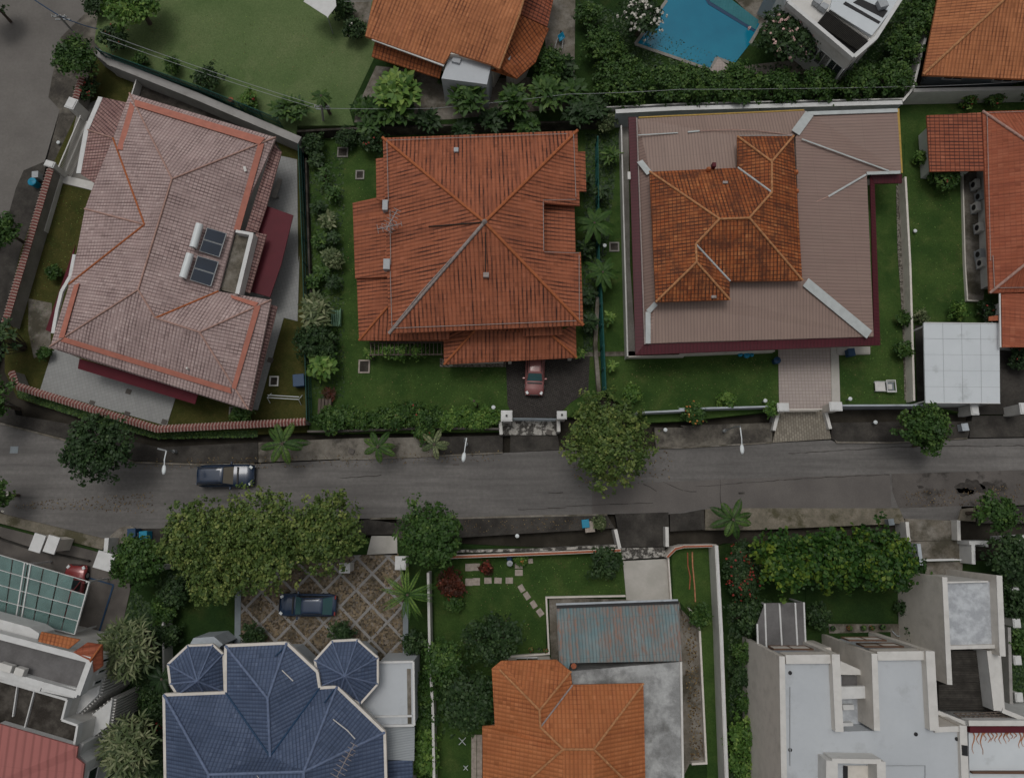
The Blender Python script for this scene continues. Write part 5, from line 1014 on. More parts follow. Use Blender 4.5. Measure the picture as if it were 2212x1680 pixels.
# neighbour
g = thing('modern_house', 'narrow cream walled house with marbled flat roof and dark timber deck at the right', 'house', W1('I1850,700', .15))
blk('I1695,440 1970,432 1985,842 1712,852', .15, 5.6, 'roof_marble', 'flat_roof'); par('I1683,402 1715,1085', .36, 6.4); par('I2030,392 2052,905', .42, 6.4); par('I1715,850 2005,842', .25, 5.9); par('I1985,870 2030,1250', .8, 5.5, mat='white_clean')
par('I1700,436 1960,430', .1, 5.85, mat='white')
par('I2030,900 2055,1250', .25, 4.4)
blk('I1640,1085 1725,1080 1725,872 1972,868 1990,1250 1650,1245', .15, 4.2, 'wood_dark', 'deck_base'); m = MB()
for i in range(26): y = 875 + i * 14.5; x0 = 1728 if y < 1085 else 1645; a, b = W('I%d,%.1f %d,%.1f' % (x0, y, 1975 + i * .6, y), 4.28); m.beam(a, b, .15, .06)
m.build('deck_boards', 'deck', g)
blk('I1490,540 1530,540 1530,740 1490,740', .15, 2.2, 'white_blue', 'side_window_sill'); blk('I1530,545 1575,552 1582,745 1530,742', .15, 2.6, 'terracotta', 'door_canopy')
blk('I1835,1350 2600,1350 2600,2100 1850,2100', .15, 5.3, 'roof_white', 'flat_roof'); par('I1835,1330 2500,1330', .35, 6.0, mat='white_clean'); MB().prism(W('I1845,1348 2500,1346 2500,1390 1845,1392', 5.75), 5.3, 5.75).build('maroon_strip', 'maroon_flat', g); blk('I1860,1640 2500,1640 2500,1655 1860,1652', 5.3, 5.6, 'brown', 'roof_edge')
for i in range(15):
    x = 1865 + i * 24 + random.random() * 12; L = 40 + random.random() * 110; pts = [on({'a': W1('I1850,1400', 5.32), 'b': W1('I2200,1400', 5.32), 'c': W1('I2200,1600', 5.32)}, 'abc', 'I%.0f,%.0f' % (x + math.sin(k * 1.3 + i) * 9, 1388 + L * k / 5), .0) for k in range(6)]; MB().tube(pts, .055, 5, .015).build('rust_streak', 'rust_stain', g)
blk('I1795,1470 1830,1475 1832,1540 1798,1535', 7.9, 8.0, 'dark', 'roof_hatch') ; m = MB(); a, b, c, d = W('I1745,1268 2060,1258 2140,1318 1835,1325', 5.2)
for i in range(11): q = i / 10; m.beam(a.lerp(b, q), d.lerp(c, q), .07, .1)
for i in range(5): q = i / 4; m.beam(a.lerp(d, q) + Vector((0, 0, .02)), b.lerp(c, q) + Vector((0, 0, .02)), .07, .08)
m.build('trellis_roof', 'wood', g)
p = W('I1635,1245 1840,1330 1640,1362', 5.8); par('I1640,1262 1835,1338', .25, 5.6, mat='white_clean'); par('I2050,1250 2300,1350', .3, 5.6, mat='white_clean')

# ================================================================ TREES AND PLANTS
O = lambda x, y: 'O%g,%g' % (x, y)
tree('broadleaf_tree', 'round bright green leafy tree at the top left edge of the big lawn', O(292, 8), 78, 5.2, UZ, 'leaf_d', ry=72, leaf=.34, light=.6)
tree('broadleaf_tree', 'dark bush like tree at the lane corner under the leaning pole', O(168, 128), 54, 4.2, .1, 'leaf_b', ry=58, leaf=.26, light=.25)
tree('flowering_bush', 'dark red leaved bush beside the short tiled wall piece', O(192, 200), 28, 2.2, .2, 'leaf_c', leaf=.2, trunk=False, cat='bush', flowers=('petal_red', 26, .16))
tree('street_tree', 'dark round tree overhanging the kerb at the street bend', O(216, 972), 82, 6, .12, 'leaf_c', ry=72, leaf=.28, light=.35, lobes=60)
tree('street_tree', 'left part of the huge olive green tree group, its crown over the blue house garden', O(440, 1158), 90, 7.2, .15, 'leaf_a', ry=84, leaf=.24, cover=2.5, light=.6)
tree('street_tree', 'middle and widest crown of the huge olive green tree group', O(565, 1172), 112, 8, .15, 'leaf_a', ry=106, leaf=.24, cover=2.5, light=.6)
tree('street_tree', 'right crown of the huge olive green tree group nearest the round dark tree', O(706, 1144), 80, 7.4, .15, 'leaf_a', ry=86, leaf=.24, cover=2.5, light=.6)
tree('street_tree', 'lowest crown of the huge olive green tree group, over the small lawn', O(482, 1236), 78, 6.6, .15, 'leaf_a', ry=66, leaf=.24, cover=2.5, light=.6)
tree('garden_tree', 'darker green tree at the left foot of the olive tree group', O(300, 1212), 56, 4.8, .15, 'leaf_b', ry=56, leaf=.24, light=.3)
tree('street_tree', 'round dark green tree at the lower kerb beside the cream gate slab', O(929, 1152), 70, 6, .12, 'leaf_b', ry=74, leaf=.25, light=.3)
tree('street_tree', 'big round olive tree beside the pebbled driveway entrance', O(1312, 950), 98, 7.5, .12, 'leaf_a', ry=106, leaf=.24, cover=2.5)
tree('street_tree', 'irregular green tree in front of the white carport', O(1990, 918), 62, 5.2, .12, 'leaf_b', ry=46, leaf=.25, light=.45, lobes=34, lobe_r=.26)
tree('street_tree', 'small drooping branch cluster below the tree at the white carport', O(2005, 958), 26, 3.4, .12, 'leaf_b', leaf=.25, light=.45, lobes=16)
tree('clipped_tree', 'left one of the three yellow green clipped trees at lower right', O(1690, 1210), 66, 5, .15, 'leaf_y', ry=70, leaf=.3, asp=1.3, light=.6, lobes=60, lobe_r=.26)
tree('clipped_tree', 'middle and darkest of the three clipped trees at lower right', O(1792, 1206), 72, 4.8, .15, 'leaf_y', ry=70, leaf=.3, asp=1.3, light=.35, lobes=60, lobe_r=.26)
tree('clipped_tree', 'right and brightest of the three clipped trees at lower right', O(1902, 1206), 76, 5.2, .15, 'leaf_y', ry=70, leaf=.3, asp=1.3, light=.75, lobes=70, lobe_r=.26)
tree('flowering_bush', 'tall bush full of red flowers right of the long white wall', O(1600, 1232), 40, 3.2, .15, 'leaf_c', ry=66, leaf=.18, trunk=False, cat='bush', flowers=('petal_red', 110, .12))
tree('garden_tree', 'dark leafy tree at the right edge over the street corner', O(2146, 1108), 48, 5, .12, 'leaf_b', ry=42, leaf=.26, light=.35)
tree('garden_tree', 'dark tree behind the white terrace walls at the right edge', O(2172, 1200), 46, 4, .15, 'leaf_c', ry=50, leaf=.26, light=.3)
tree('garden_tree', 'dark open tree beside the lawn corner of the teal roof', O(1062, 1376), 66, 5, .15, 'leaf_c', ry=58, leaf=.24, light=.35, cover=2.)
tree('garden_tree', 'mid green tree over the white wall left of the coral roof', O(958, 1424), 46, 4.2, .15, 'leaf_b', ry=46, leaf=.24, light=.4)
tree('garden_tree', 'dark green tree touching the left eave of the coral roof', O(1012, 1512), 64, 5, .15, 'leaf_c', ry=64, leaf=.26, light=.5)
tree('garden_tree', 'pink and white flowering frangipani between pool and white modern house', O(1702, 78), 84, 5.4, UZ, 'leaf_c', ry=76, leaf=.3, light=.4, flowers=('petal_pink', 60, .24), cover=2.3)
tree('garden_tree', 'white flowering frangipani at the left tip of the pool', O(1386, 38), 56, 4.8, UZ, 'leaf_c', ry=58, leaf=.28, light=.3, flowers=('petal_white', 110, .22), cover=2.)
for i, (x, y, r, lab) in enumerate(((1272, 40, 37, 'top left corner of the pool garden'), (1300, 110, 55, 'left of the pool tip above a pale gap'), (1345, 182, 72, 'lower left of the pool, the biggest'), (1440, 185, 55, 'under the pool corner ledge'), (1500, 190, 60, 'directly below the pink pool step'), (1590, 190, 62, 'below the left side of the pink frangipani'), (1680, 195, 55, 'below the right side of the pink frangipani'), (1765, 190, 50, 'below the bare soil of the white house'), (1850, 185, 52, 'above the wide flashing of the beige roof'), (1925, 175, 52, 'in the right corner of the pool garden'), (1945, 110, 52, 'beside the corner parapet of the white pool house'), (1985, 50, 57, 'left of the top right orange roof'), (2005, -5, 50, 'cut by the top edge beside the orange roof'))):
    tree('hedge_bush', 'dense rounded hedge bush ' + lab, O(x, y), r, 3.4 if r < 50 else 4, UZ, 'leaf_b', ry=r * .92, leaf=.24, light=.5, trunk=False, cat='hedge', group='hedge bushes around the pool garden', cover=2.)
S2 = (('A1110,430', 20, 'young green shrub, leftmost by the retaining wall fence', 'leaf_b'), ('A1340,520', 34, 'round dark shrub at the edge of the big lawn', 'leaf_c'), ('A1590,645', 24, 'small leafy shrub beside a red pot on the big lawn edge', 'leaf_d'), ('A750,270', 36, 'red speckled shrub at the top left lawn corner', 'leaf_c'), ('A900,390', 18, 'low shrub hugging the green railing fence', 'leaf_b'), ('B25,60', 32, 'dark shrub right of the big lawn top', 'leaf_c'), ('B100,210', 30, 'dark shrub with white flowers below the orange roof corner', 'leaf_c'),
      ('A2160,10', 16, 'tiny bush by the white sail shade', 'leaf_b'), ('B1330,430', 44, 'round dark tree crown right of the grey annex', 'leaf_b'), ('B1690,780', 30, 'pale greyish bush at the corner of the long white wall', 'leaf_e'), ('B210,900', 34, 'dark bush at the upper left corner of the red roof', 'leaf_c'), ('B40,890', 26, 'dark bush in the far corner of the vegetable strip', 'leaf_c'), ('A2000,930', 30, 'dark bush below the utility pole', 'leaf_c'),
      ('D2020,560', 52, 'dark bush between the two light green shrubs left of the lawn', 'leaf_c'), ('D350,110', 17, 'small round bush at the pink house west lawn', 'leaf_b'), ('D2130,40', 22, 'pale leaved shrub in the vegetable strip', 'leaf_e'), ('D2120,1060', 30, 'leafy bush at the end of the tiled wall', 'leaf_b'), ('D290,620', 14, 'small bush by the pink roof corner', 'leaf_b'), ('D1550,1010', 26, 'low bush inside the tiled wall', 'leaf_b'),
      ('E540,1130', 24, 'red berried bush on the street verge', 'leaf_b'), ('E1850,880', 22, 'yellow green potted bush near the lawn wall', 'leaf_d'), ('F290,920', 20, 'yellow green bush by the front wall of the upper right lawn', 'leaf_d'), ('F80,1010', 26, 'flowering creeper on the front wall of the upper right lawn', 'leaf_b'), ('F575,985', 18, 'light green bush at the left gate post of the pink driveway', 'leaf_d'), ('F1410,600', 20, 'creeper on the pebble drain strip', 'leaf_b'), ('F1420,400', 16, 'second smaller creeper on the pebble drain strip', 'leaf_b'),
      ('C1660,1140', 36, 'flat wide shrub under the low brick red wing', 'leaf_b'), ('C1830,640', 18, 'yellow green shrub above the brick red wing', 'leaf_d'), ('C1990,640', 22, 'shrub beside the corner of the brick red roof', 'leaf_b'), ('C2160,580', 24, 'shrub at the right end of the white wall', 'leaf_b'), ('C1520,1010', 14, 'creeper beside the white wing wall', 'leaf_d'), ('F1760,350', 20, 'yellow green climber behind the white carport', 'leaf_d'), ('F1530,390', 14, 'pale leaves at the left back corner of the carport', 'leaf_e'), ('F2150,650', 26, 'red flowered bush below the brick red roof', 'leaf_c'), ('F1950,360', 24, 'dark shrub by the brick red house corner', 'leaf_c'),
      ('H1690,315', 36, 'dark round bush by the driveway corner of the stepping stone lawn', 'leaf_c'), ('H710,440', 30, 'crimson flowering bush left of the stepping stones', 'leaf_red'), ('H930,345', 12, 'tiny red flowering plant between the stepping stones', 'leaf_red'), ('H730,570', 18, 'small green bush below the crimson bush', 'leaf_b'), ('H470,820', 26, 'dark bush along the white wall by the rubble drive', 'leaf_c'), ('H470,1150', 26, 'dark hedge part right of the pale flat annex', 'leaf_b'), ('H540,1130', 30, 'hedge part below the mid green tree', 'leaf_b'), ('H540,1290', 28, 'hedge part halfway along the white wall', 'leaf_b'), ('H535,1440', 30, 'hedge part near the corrugated lean-to', 'leaf_d'), ('H535,1570', 30, 'bright hedge part at the bottom end', 'leaf_d'),
      ('H20,760', 26, 'dark bush between the two turrets on the rubble drive', 'leaf_c'), ('G1620,770', 24, 'dark weed patch at the left of the rubble drive', 'leaf_c'), ('G1050,560', 26, 'tall hedge left of the small lawn', 'leaf_b'), ('G1060,640', 24, 'lower hedge left of the small lawn', 'leaf_b'), ('G1130,480', 36, 'dark shrub under the olive tree group', 'leaf_c'), ('G1090,760', 26, 'dark shrub above the left turret', 'leaf_c'), ('G1010,1180', 30, 'dark shrub left of the blue eave corner', 'leaf_c'), ('G1020,1290', 26, 'dark reddish shrub along the blue house wall', 'leaf_c'), ('G970,1130', 26, 'dark shrub between the two star leaved trees', 'leaf_c'),
      ('I115,640', 25, 'round grey green bush on the narrow grass strip', 'leaf_b'), ('I450,640', 46, 'dark sprawling bush left of the slatted carport', 'leaf_c'), ('I870,640', 26, 'dark bush right of the slatted carport', 'leaf_c'), ('I400,870', 24, 'bush by the corner of the white modern wall', 'leaf_b'), ('I380,1030', 22, 'dark bush further down the white modern wall', 'leaf_c'), ('I405,1190', 22, 'round bush halfway down the white modern wall', 'leaf_b'), ('I400,1400', 38, 'large leafy bush at the lower end of the long white wall', 'leaf_d'), ('I400,1570', 34, 'lowest leafy bush at the long white wall', 'leaf_d'), ('I1500,770', 30, 'dark bush beside the door canopy', 'leaf_c'), ('I1660,1080', 18, 'small bright bush on the dark timber deck edge', 'leaf_d'), ('I1490,330', 20, 'red flowered plant by the entry gate', 'leaf_c'), ('I2110,560', 30, 'dark foliage behind the stub pillars', 'leaf_c'), ('I2150,820', 28, 'green foliage right of the stub pillars', 'leaf_b'), ('I2100,420', 28, 'dark foliage beside the cream fin wall', 'leaf_c'), ('I1410,590', 14, 'small dark bush at the lawn kerb', 'leaf_c'))
for s, r, lab, mt in S2:
    up = UZ if s[0] in 'AB' and W1(s).y > W1('A0,760').y and 'bush at the upper left corner' not in lab and 'vegetable' not in lab and 'utility' not in lab else LZ
    if s[0] == 'C': up = LZ
    fl = ('petal_red', 14, .12) if 'red' in lab else (('petal_orange', 16, .12) if 'flowering creeper' in lab else (('petal_white', 10, .14) if 'white flowers' in lab else None))
    tree('garden_bush', lab, s, r, up + .6 + r * .045, up, mt, leaf=.2 if r < 30 else .24, trunk=False, cat='bush', flowers=fl, cover=2.2, light=.4, lobes=int(8 + r * .5))
# flowering hedge along the street front
for i in range(13):
    x = 708 + i * 29; y = 908 + (2 if i % 2 else -6) - (6 if 4 < i < 8 else 0)
    tree('front_hedge_bush', ('street hedge bush before the red roofed house, ' + ('leftmost', 'second from the left', 'third from the left', 'fourth from the left', 'fifth, just above a street palm', 'sixth, with red flowers', 'seventh and tallest, dotted red', 'eighth, right of the tallest', 'ninth, paler', 'tenth, beside the upright banana leaf', 'eleventh, brighter leaved', 'twelfth, near the lamp bulb', 'last, touching the white gate post')[i]), O(x, y), 30 + (6 if 4 < i < 8 else 0), 1.7 + (.5 if 4 < i < 8 else 0), LZ, 'leaf_b' if i < 9 else 'leaf_d', ry=24 + (8 if 4 < i < 8 else 0), leaf=.2, trunk=False, cat='hedge', group='hedge bushes in front of the red roofed house', flowers=('petal_red', 8, .12) if i in (5, 6) else None, cover=2.)
for x, lab in ((310, 'left yellow green climber on the white pergola'), (400, 'middle yellow green climber on the white pergola'), (500, 'right yellow green climber on the white pergola')): tree('climbing_plant', lab, 'E%d,615' % x, 22, 2.7, LZ, 'leaf_d', ry=18, leaf=.2, trunk=False, cat='climber', light=.6)
# big leaved clumps
rosettes('ginger_clump', 'yellow green broad leaved clump at the left below the orange roof', O(862, 205), 66, 4.2, UZ, 'leaf_d', 26, 9, 1.1, 2.6, ry=62, cat='plant clump', light=.7)
rosettes('ginger_clump', 'lower dark part of the left broad leaved clump above the red roof', O(850, 250), 60, 3.2, UZ, 'leaf_b', 20, 9, 1.0, 2.6, ry=34, cat='plant clump', light=.3)
rosettes('ginger_clump', 'broad leaved clump under the grey flat annex', O(1012, 215), 54, 4.2, UZ, 'leaf_b', 18, 9, 1.1, 3, ry=60, cat='plant clump', light=.6)
rosettes('ginger_clump', 'left part of the dark broad leaved clump near the upper centre', O(1110, 225), 44, 3.8, UZ, 'leaf_b', 18, 9, 1.0, 3, ry=50, cat='plant clump', light=.45)
rosettes('ginger_clump', 'right part of the dark broad leaved clump near the upper centre', O(1185, 210), 52, 4, UZ, 'leaf_b', 20, 9, 1.0, 3, ry=52, cat='plant clump', light=.5)
rosettes('ginger_clump', 'dark low plants between the hedge and the red roof corner', O(1250, 250), 42, 3, UZ, 'leaf_c', 16, 8, .9, 2.8, ry=40, cat='plant clump', light=.3)
for i, (x, y, rr_, lab) in enumerate(((790, 235, 34, 'leftmost, beside the bare corner of the big lawn'), (925, 262, 34, 'below the gap of the two bright clumps'), (965, 170, 24, 'tucked under the eave near the grey annex'), (1065, 262, 36, 'below the middle bright clump'), (1140, 275, 34, 'nearest the back wall of the red roof'), (1215, 150, 40, 'right of the low orange roof'), (1235, 200, 40, 'left of the bare path end'), (1285, 235, 40, 'at the lower end of the narrow hedge'), (800, 275, 30, 'low at the back wall by the lawn corner'), (1000, 283, 28, 'low at the back wall centre'))):
    rosettes('understorey_shrub', 'dark broad leaved filler shrub ' + lab, O(x, y), rr_, 2.4, UZ, 'leaf_c' if i % 2 else 'leaf_b', 16, 9, .8, 2.6, cat='shrub', group='filler shrubs behind the red roofed house', light=.35)
for i, (x, y, rr_, lab) in enumerate(((1262, 400, 22, 'topmost, by the roof bump'), (1262, 540, 24, 'between the two banana plants on the roof side'), (1268, 640, 26, 'below the lower banana plant'), (1272, 700, 22, 'lowest, next to the eave corner'), (1300, 420, 20, 'beside the fence below the seedlings'))):
    rosettes('understorey_shrub', 'dark shrub right of the red roof, ' + lab, O(x, y), rr_, 1.8, LZ, 'leaf_c', 10, 8, .7, 2.8, cat='shrub', group='shrubs right of the red roof', light=.4)
for i, (x, y, rr_, lab) in enumerate(((685, 345, 24, 'in the far upper corner'), (722, 420, 20, 'beside the middle sump'), (690, 450, 22, 'next to the mesh fence, upper part'), (692, 520, 24, 'next to the mesh fence, middle part'), (722, 515, 18, 'between the two pale rosettes'), (696, 590, 24, 'next to the mesh fence, lower part'), (722, 612, 22, 'right above the green bench'), (678, 610, 20, 'above the spiky shrub'))):
    rosettes('strip_shrub', 'dark shrub in the vegetable strip, ' + lab, O(x, y), rr_, 1.5, LZ, 'leaf_b' if i % 2 else 'leaf_c', 10, 8, .5, 2.6, cat='shrub', group='shrubs in the vegetable strip', light=.45)
rosettes('star_leaf_tree', 'upper star leaved tree with pale flower spikes left of the blue turret', O(288, 1398), 70, 5, .15, 'leaf_e', 46, 13, .85, 5.5, ry=72, cat='tree', light=.55)
rosettes('star_leaf_tree', 'lower star leaved tree with pale flower spikes left of the blue house', O(292, 1604), 66, 5, .15, 'leaf_e', 44, 13, .85, 5.5, ry=70, cat='tree', light=.55)
rosettes('frangipani_shrub', 'light green many pointed shrub beside the green garden bench', 'D2020,500', 44, 2.8, LZ, 'leaf_d', 18, 9, .75, 3, ry=50, cat='shrub', light=.6) if False else None
rosettes('fan_leaf_shrub', 'light green spiky shrub beside the green garden bench', O(686, 678), 42, 2.8, LZ, 'leaf_e', 20, 10, .8, 3.6, ry=54, cat='shrub', light=.6)
rosettes('fan_leaf_shrub', 'round bright yellow green shrub above the wooden planter', O(700, 793), 38, 2.4, LZ, 'leaf_d', 15, 9, .8, 2.2, ry=36, cat='shrub', light=.7)
rosettes('fan_leaf_shrub', 'small pale rosette shrub, upper one in the vegetable strip', O(712, 478), 26, 1.6, LZ, 'leaf_e', 10, 8, .55, 2.6, cat='shrub', light=.6)
rosettes('fan_leaf_shrub', 'small pale rosette shrub, lower one in the vegetable strip', O(714, 556), 24, 1.6, LZ, 'leaf_e', 9, 8, .5, 2.6, cat='shrub', light=.6)
rosettes('fan_leaf_shrub', 'dark loose plants at the top of the vegetable strip', O(700, 385), 26, 1.4, LZ, 'leaf_b', 9, 7, .45, 2.6, ry=36, cat='shrub', light=.3)
rosettes('bromeliad_patch', 'dark red bromeliads above the wooden planter slats', O(712, 850), 20, 1.0, LZ, 'leaf_red', 8, 9, .4, 4, cat='plant', light=.3)
rosettes('bromeliad_patch', 'dark leafy plants under the green fence by the street', O(628, 240), 60, 3.2, UZ, 'leaf_b', 22, 9, .8, 3.2, ry=36, cat='plant clump', light=.5)
rosettes('leafy_tree', 'dark tree with pinkish leaves cut by the left edge of the picture', O(8, 735), 48, 4.4, .15, 'leaf_c', 24, 9, .6, 2.4, ry=56, cat='tree', light=.5)
rosettes('banana_patch', 'upper pale banana seedlings beside the teal fence', O(1318, 340), 28, 1.8, LZ, 'leaf_b', 7, 7, .8, 4, cat='plant clump', light=.6)
tree('leafy_tree', 'dark tree at the left edge level with the lane bend', O(8, 500), 40, 4.5, .12, 'leaf_b', ry=46, leaf=.26, light=.3); tree('leafy_tree', 'dark tree at the left edge above the street bend', O(-12, 872), 44, 4.5, .12, 'leaf_b', ry=60, leaf=.26, light=.2); tree('leafy_tree', 'small tree with pale blossoms at the left edge beside the street', O(-8, 1068), 34, 4, .12, 'leaf_b', ry=42, leaf=.24, light=.5, flowers=('petal_white', 14, .14)); tree('leafy_tree', 'dark foliage in the very top left corner beyond the lane', O(-20, 5), 40, 4, .1, 'leaf_c', leaf=.24); tree('leafy_tree', 'foliage at the top edge right of the lane mouth', O(208, 8), 34, 3, .1, 'leaf_c', leaf=.22, light=.2)
palm('young_palm', 'largest street palm in front of the tiled wall', O(610, 958), 62, 3.6, .12, 'leaf_b', 8, light=.6, wd=.27)
palm('young_palm', 'middle street palm under the flowering hedge', O(816, 965), 48, 3.0, .12, 'leaf_b', 7, light=.6, wd=.28)
palm('young_palm', 'smallest yellowing street palm left of the middle lamp', O(938, 960), 40, 2.8, .12, 'leaf_e', 6, light=.6, wd=.3)
palm('young_palm', 'palm on the mossy verge above the red flowering bush', O(1583, 1122), 56, 3.4, .12, 'leaf_b', 8, light=.6, wd=.28)
palm('feather_palm', 'star shaped palm with thin yellow green fronds beside the rubble drive', O(880, 1284), 70, 4.4, .15, 'leaf_d', 16, light=.5, wd=.13)
palm('feather_palm', 'small palm beside the utility pole', O(694, 208), 30, 4.2, UZ, 'leaf_b', 11, light=.5, wd=.3)
palm('feather_palm', 'dark palm at the lower left corner of the left turret', 'G1030,1050', 42, 3.6, .15, 'leaf_c', 11, light=.3, wd=.3)
palm('banana_plant', 'broad leaved banana plant with yellow tipped leaf right of the red roof', O(1284, 482), 58, 3.4, LZ, 'leaf_b', 11, 'broad', cat='banana plant', wd=.42)
palm('banana_plant', 'lower banana plant beside the teal pipe fence', O(1302, 588), 50, 3.2, LZ, 'leaf_b', 11, 'broad', cat='banana plant', wd=.4)
palm('banana_plant', 'single upright banana leaf behind the street hedge', O(1024, 866), 18, 2.6, LZ, 'leaf_d', 3, 'broad', cat='banana plant', wd=.5)
for s, lab in (('E1700,130', 'upper yellow green trailing plant on the teal pipe fence'), ('E1710,400', 'middle yellow green trailing plant on the teal pipe fence'), ('E1728,700', 'lowest yellow green trailing plant on the teal pipe fence'), ('E1525,625', 'yellow green plant at the porch corner of the red roof'), ('E190,625', 'pale round plant at the left end of the pergola')):
    rosettes('trailing_plant', lab, s, 15, 1.6, LZ, 'leaf_d', 6, 7, .45, 2.4, ry=20 if '400' in s else 14, cat='plant', light=.7)
for i, s in enumerate(('I965,725', 'I1070,722', 'I1160,722', 'I1215,722', 'I1280,718', 'H1215,860', 'H1270,862', 'H1310,865')):
    c = W1(s, .3); t = thing('potted_plant', 'small potted plant, number words: ' if False else ('first', 'second', 'third', 'fourth', 'fifth')[i % 5] + (' potted plant from the left in the row in front of the white modern house' if i < 5 else ' pot from the left at the lawn corner beside the teal roof'), 'potted plant', (c.x, c.y, .2), 'pots in a row at the lower lawns')
    MB().lathe((c.x, c.y, .2), [(.12, 0), (.2, .3), (.22, .3), (.2, .33)], 10).build('pot', 'terracotta' if i % 2 else 'dark', t); L = sph(40); C = np.array([c.x, c.y, .6]) + L * np.array([.2, .2, .15]); leafmesh('foliage', C, L + [0, 0, .4], np.full(40, .2), 2.2, RNG.random(40), 'leaf_b', t)

# ================================================================ VEHICLES
def car(name, label, nose, tail, L, Wd, H, paint, glassc='glass', kind='suv', z0=.0, cat='car', top=None):
    a, b = W(nose, z0 + .7)[0], W(tail, z0 + .7)[0]; d = a - b; rz = math.atan2(d.y, d.x); c = (a + b) / 2; t = thing(name, label, cat, (c.x, c.y, z0)); t.rotation_euler.z = rz; ORG[t.name] = Vector((0, 0, 0))
    hl, hw = L / 2, Wd / 2; belt = H * .56; bon = H * .5
    def wid(x): u = abs(x) / hl; return hw * (1 - .16 * max(0, (u - .72) / .28) ** 2.2)
    xs = [-hl, -hl * .985, -hl * .94, -hl * .8, -hl * .5, -hl * .2, hl * .1, hl * .32, hl * .5, hl * .7, hl * .86, hl * .95, hl * .99, hl]; m = MB(); rings = []
    for x in xs:
        wv = wid(x) * (.86 if abs(x) == hl else 1); f = x / hl; tp = belt if f < .35 else belt - (belt - bon) * min(1, (f - .35) / .15); tp -= .28 * max(0, (f - .72) / .28) ** 2 + (.1 if kind == 'suv' else .14) * max(0, (-f - .85) / .15) ** 2
        bt = .28 + .1 * (abs(x) > hl * .93); rings.append([(x, -wv * .9, bt), (x, -wv, bt + .15), (x, -wv, tp - .22), (x, -wv * .95, tp - .06), (x, -wv * .8, tp), (x, 0, tp + .025), (x, wv * .8, tp), (x, wv * .95, tp - .06), (x, wv, tp - .22), (x, wv, bt + .15), (x, wv * .9, bt)])
    for A, B in zip(rings, rings[1:]): m.quadgrid(B, A)
    m.face(rings[0]); m.face(rings[-1][::-1]); body = m.build('body', paint, t, smooth=True)
    rr, rf_, fb, rb = {'suv': (-.88, .06, .30, -.97), 'wagon': (-.62, .12, .38, -.88), 'sedan': (-.38, .1, .42, -.68)}[kind]; rr, rf_, fb, rb = rr * hl, rf_ * hl, fb * hl, rb * hl; rw, bw = hw * .72, hw * .88; rz_ = H; bz = belt + .01; mid = [(rr, rf_)]
    tops = [(rr, -rw, rz_ - .04), (rf_, -rw, rz_ - .04), (rf_, rw, rz_ - .04), (rr, rw, rz_ - .04)]; bots = [(rb, -bw * .93, bz), (fb, -bw * .93, bz), (fb, bw * .93, bz), (rb, bw * .93, bz)]
    V3 = Vector
    def pane(nm, q, mat=glassc): MB().face([V3(p) for p in q]).build(nm, mat, t) if False else None
    def panel(nm, q, mat):
        n = (V3(q[1]) - V3(q[0])).cross(V3(q[2]) - V3(q[0])).normalized() * .02; mm = MB(); A = [V3(p) + n for p in q]; B = [V3(p) - n for p in q]; mm.quadgrid(B, A); mm.face(A); mm.face(B[::-1]); mm.build(nm, mat, t)
    panel('windscreen', [bots[1], bots[2], tops[2], tops[1]], glassc); panel('rear_window', [bots[3], bots[0], tops[0], tops[3]], glassc); panel('side_window', [bots[0], bots[1], tops[1], tops[0]], 'glass'); panel('side_window', [bots[2], bots[3], tops[3], tops[2]], 'glass')
    m = MB(); R0 = []
    for fx, fy, dz in ((1, 1, 0), (.96, .9, .045), (.7, .5, .06)): R0.append([((rr + rf_) / 2 + sx * (rf_ - rr) / 2 * fx, sy * rw * fy * 1.02, rz_ - .04 + dz) for sx, sy in ((-1, -1), (-.5, -1.02), (.5, -1.02), (1, -1), (1.02, 0), (1, 1), (.5, 1.02), (-.5, 1.02), (-1, 1), (-1.02, 0))])
    R0.insert(0, [(x, y, z - .05) for x, y, z in R0[0]])
    for A, B in zip(R0, R0[1:]): m.quadgrid(A, B)
    m.face(R0[-1]); m.build('roof_panel', top or paint, t, smooth=True); m = MB()
    for A, B in zip(tops, bots): m.tube([V3(A) + V3((0, 0, .01)), V3(B)], .05, 6)
    for k in (.34, .68): m.tube([V3(tops[0]).lerp(V3(tops[1]), k), V3(bots[0]).lerp(V3(bots[1]), k)], .035, 5); m.tube([V3(tops[3]).lerp(V3(tops[2]), k), V3(bots[3]).lerp(V3(bots[2]), k)], .035, 5)
    m.build('pillars', paint, t)
    for sx in (-1, 1):
        for sy in (-1, 1):
            x = sx * hl * .6; wo = MB().tube([(x, sy * (hw - .22), .32), (x, sy * (hw + .005), .32)], .33, 18).build('wheel', 'black', t); MB().tube([(x, sy * (hw - .02), .32), (x, sy * (hw + .02), .32)], .2, 12).build('rim', 'steel', wo)
    for sy in (-1, 1):
        MB().box((hl * .9, sy * hw * .72, belt - .16), (.26, .2, .1), sy * -.6).build('headlight', 'lamp_white', t); MB().box((-hl * .97, sy * hw * .7, belt - .12), (.1, .3, .22)).build('tail_light', 'petal_red', t, bevel=.02)
        MB().box((fb - .18, sy * (hw + .1), belt + .06), (.16, .24, .16)).build('mirror', paint, t, bevel=.04)
    if kind != 'sedan':
        for sy in (-1, 1): MB().tube([(rr + .1, sy * rw * .86, H + .07), (rf_ - .15, sy * rw * .86, H + .07)], .025, 6).build('roof_rail', 'dark', t)
    MB().box((hl * .35 + fb * .35, 0, bz + .005), (.12, hw * 1.5, .03)).build('wiper_cowl', 'dark', t)
    MB().box((hl * .985, 0, .55), (.06, hw * .9, .16)).build('grille', 'dark', t); MB().box((-hl * .99, 0, .6), (.04, .5, .12)).build('number_plate', 'white', t)
    return t
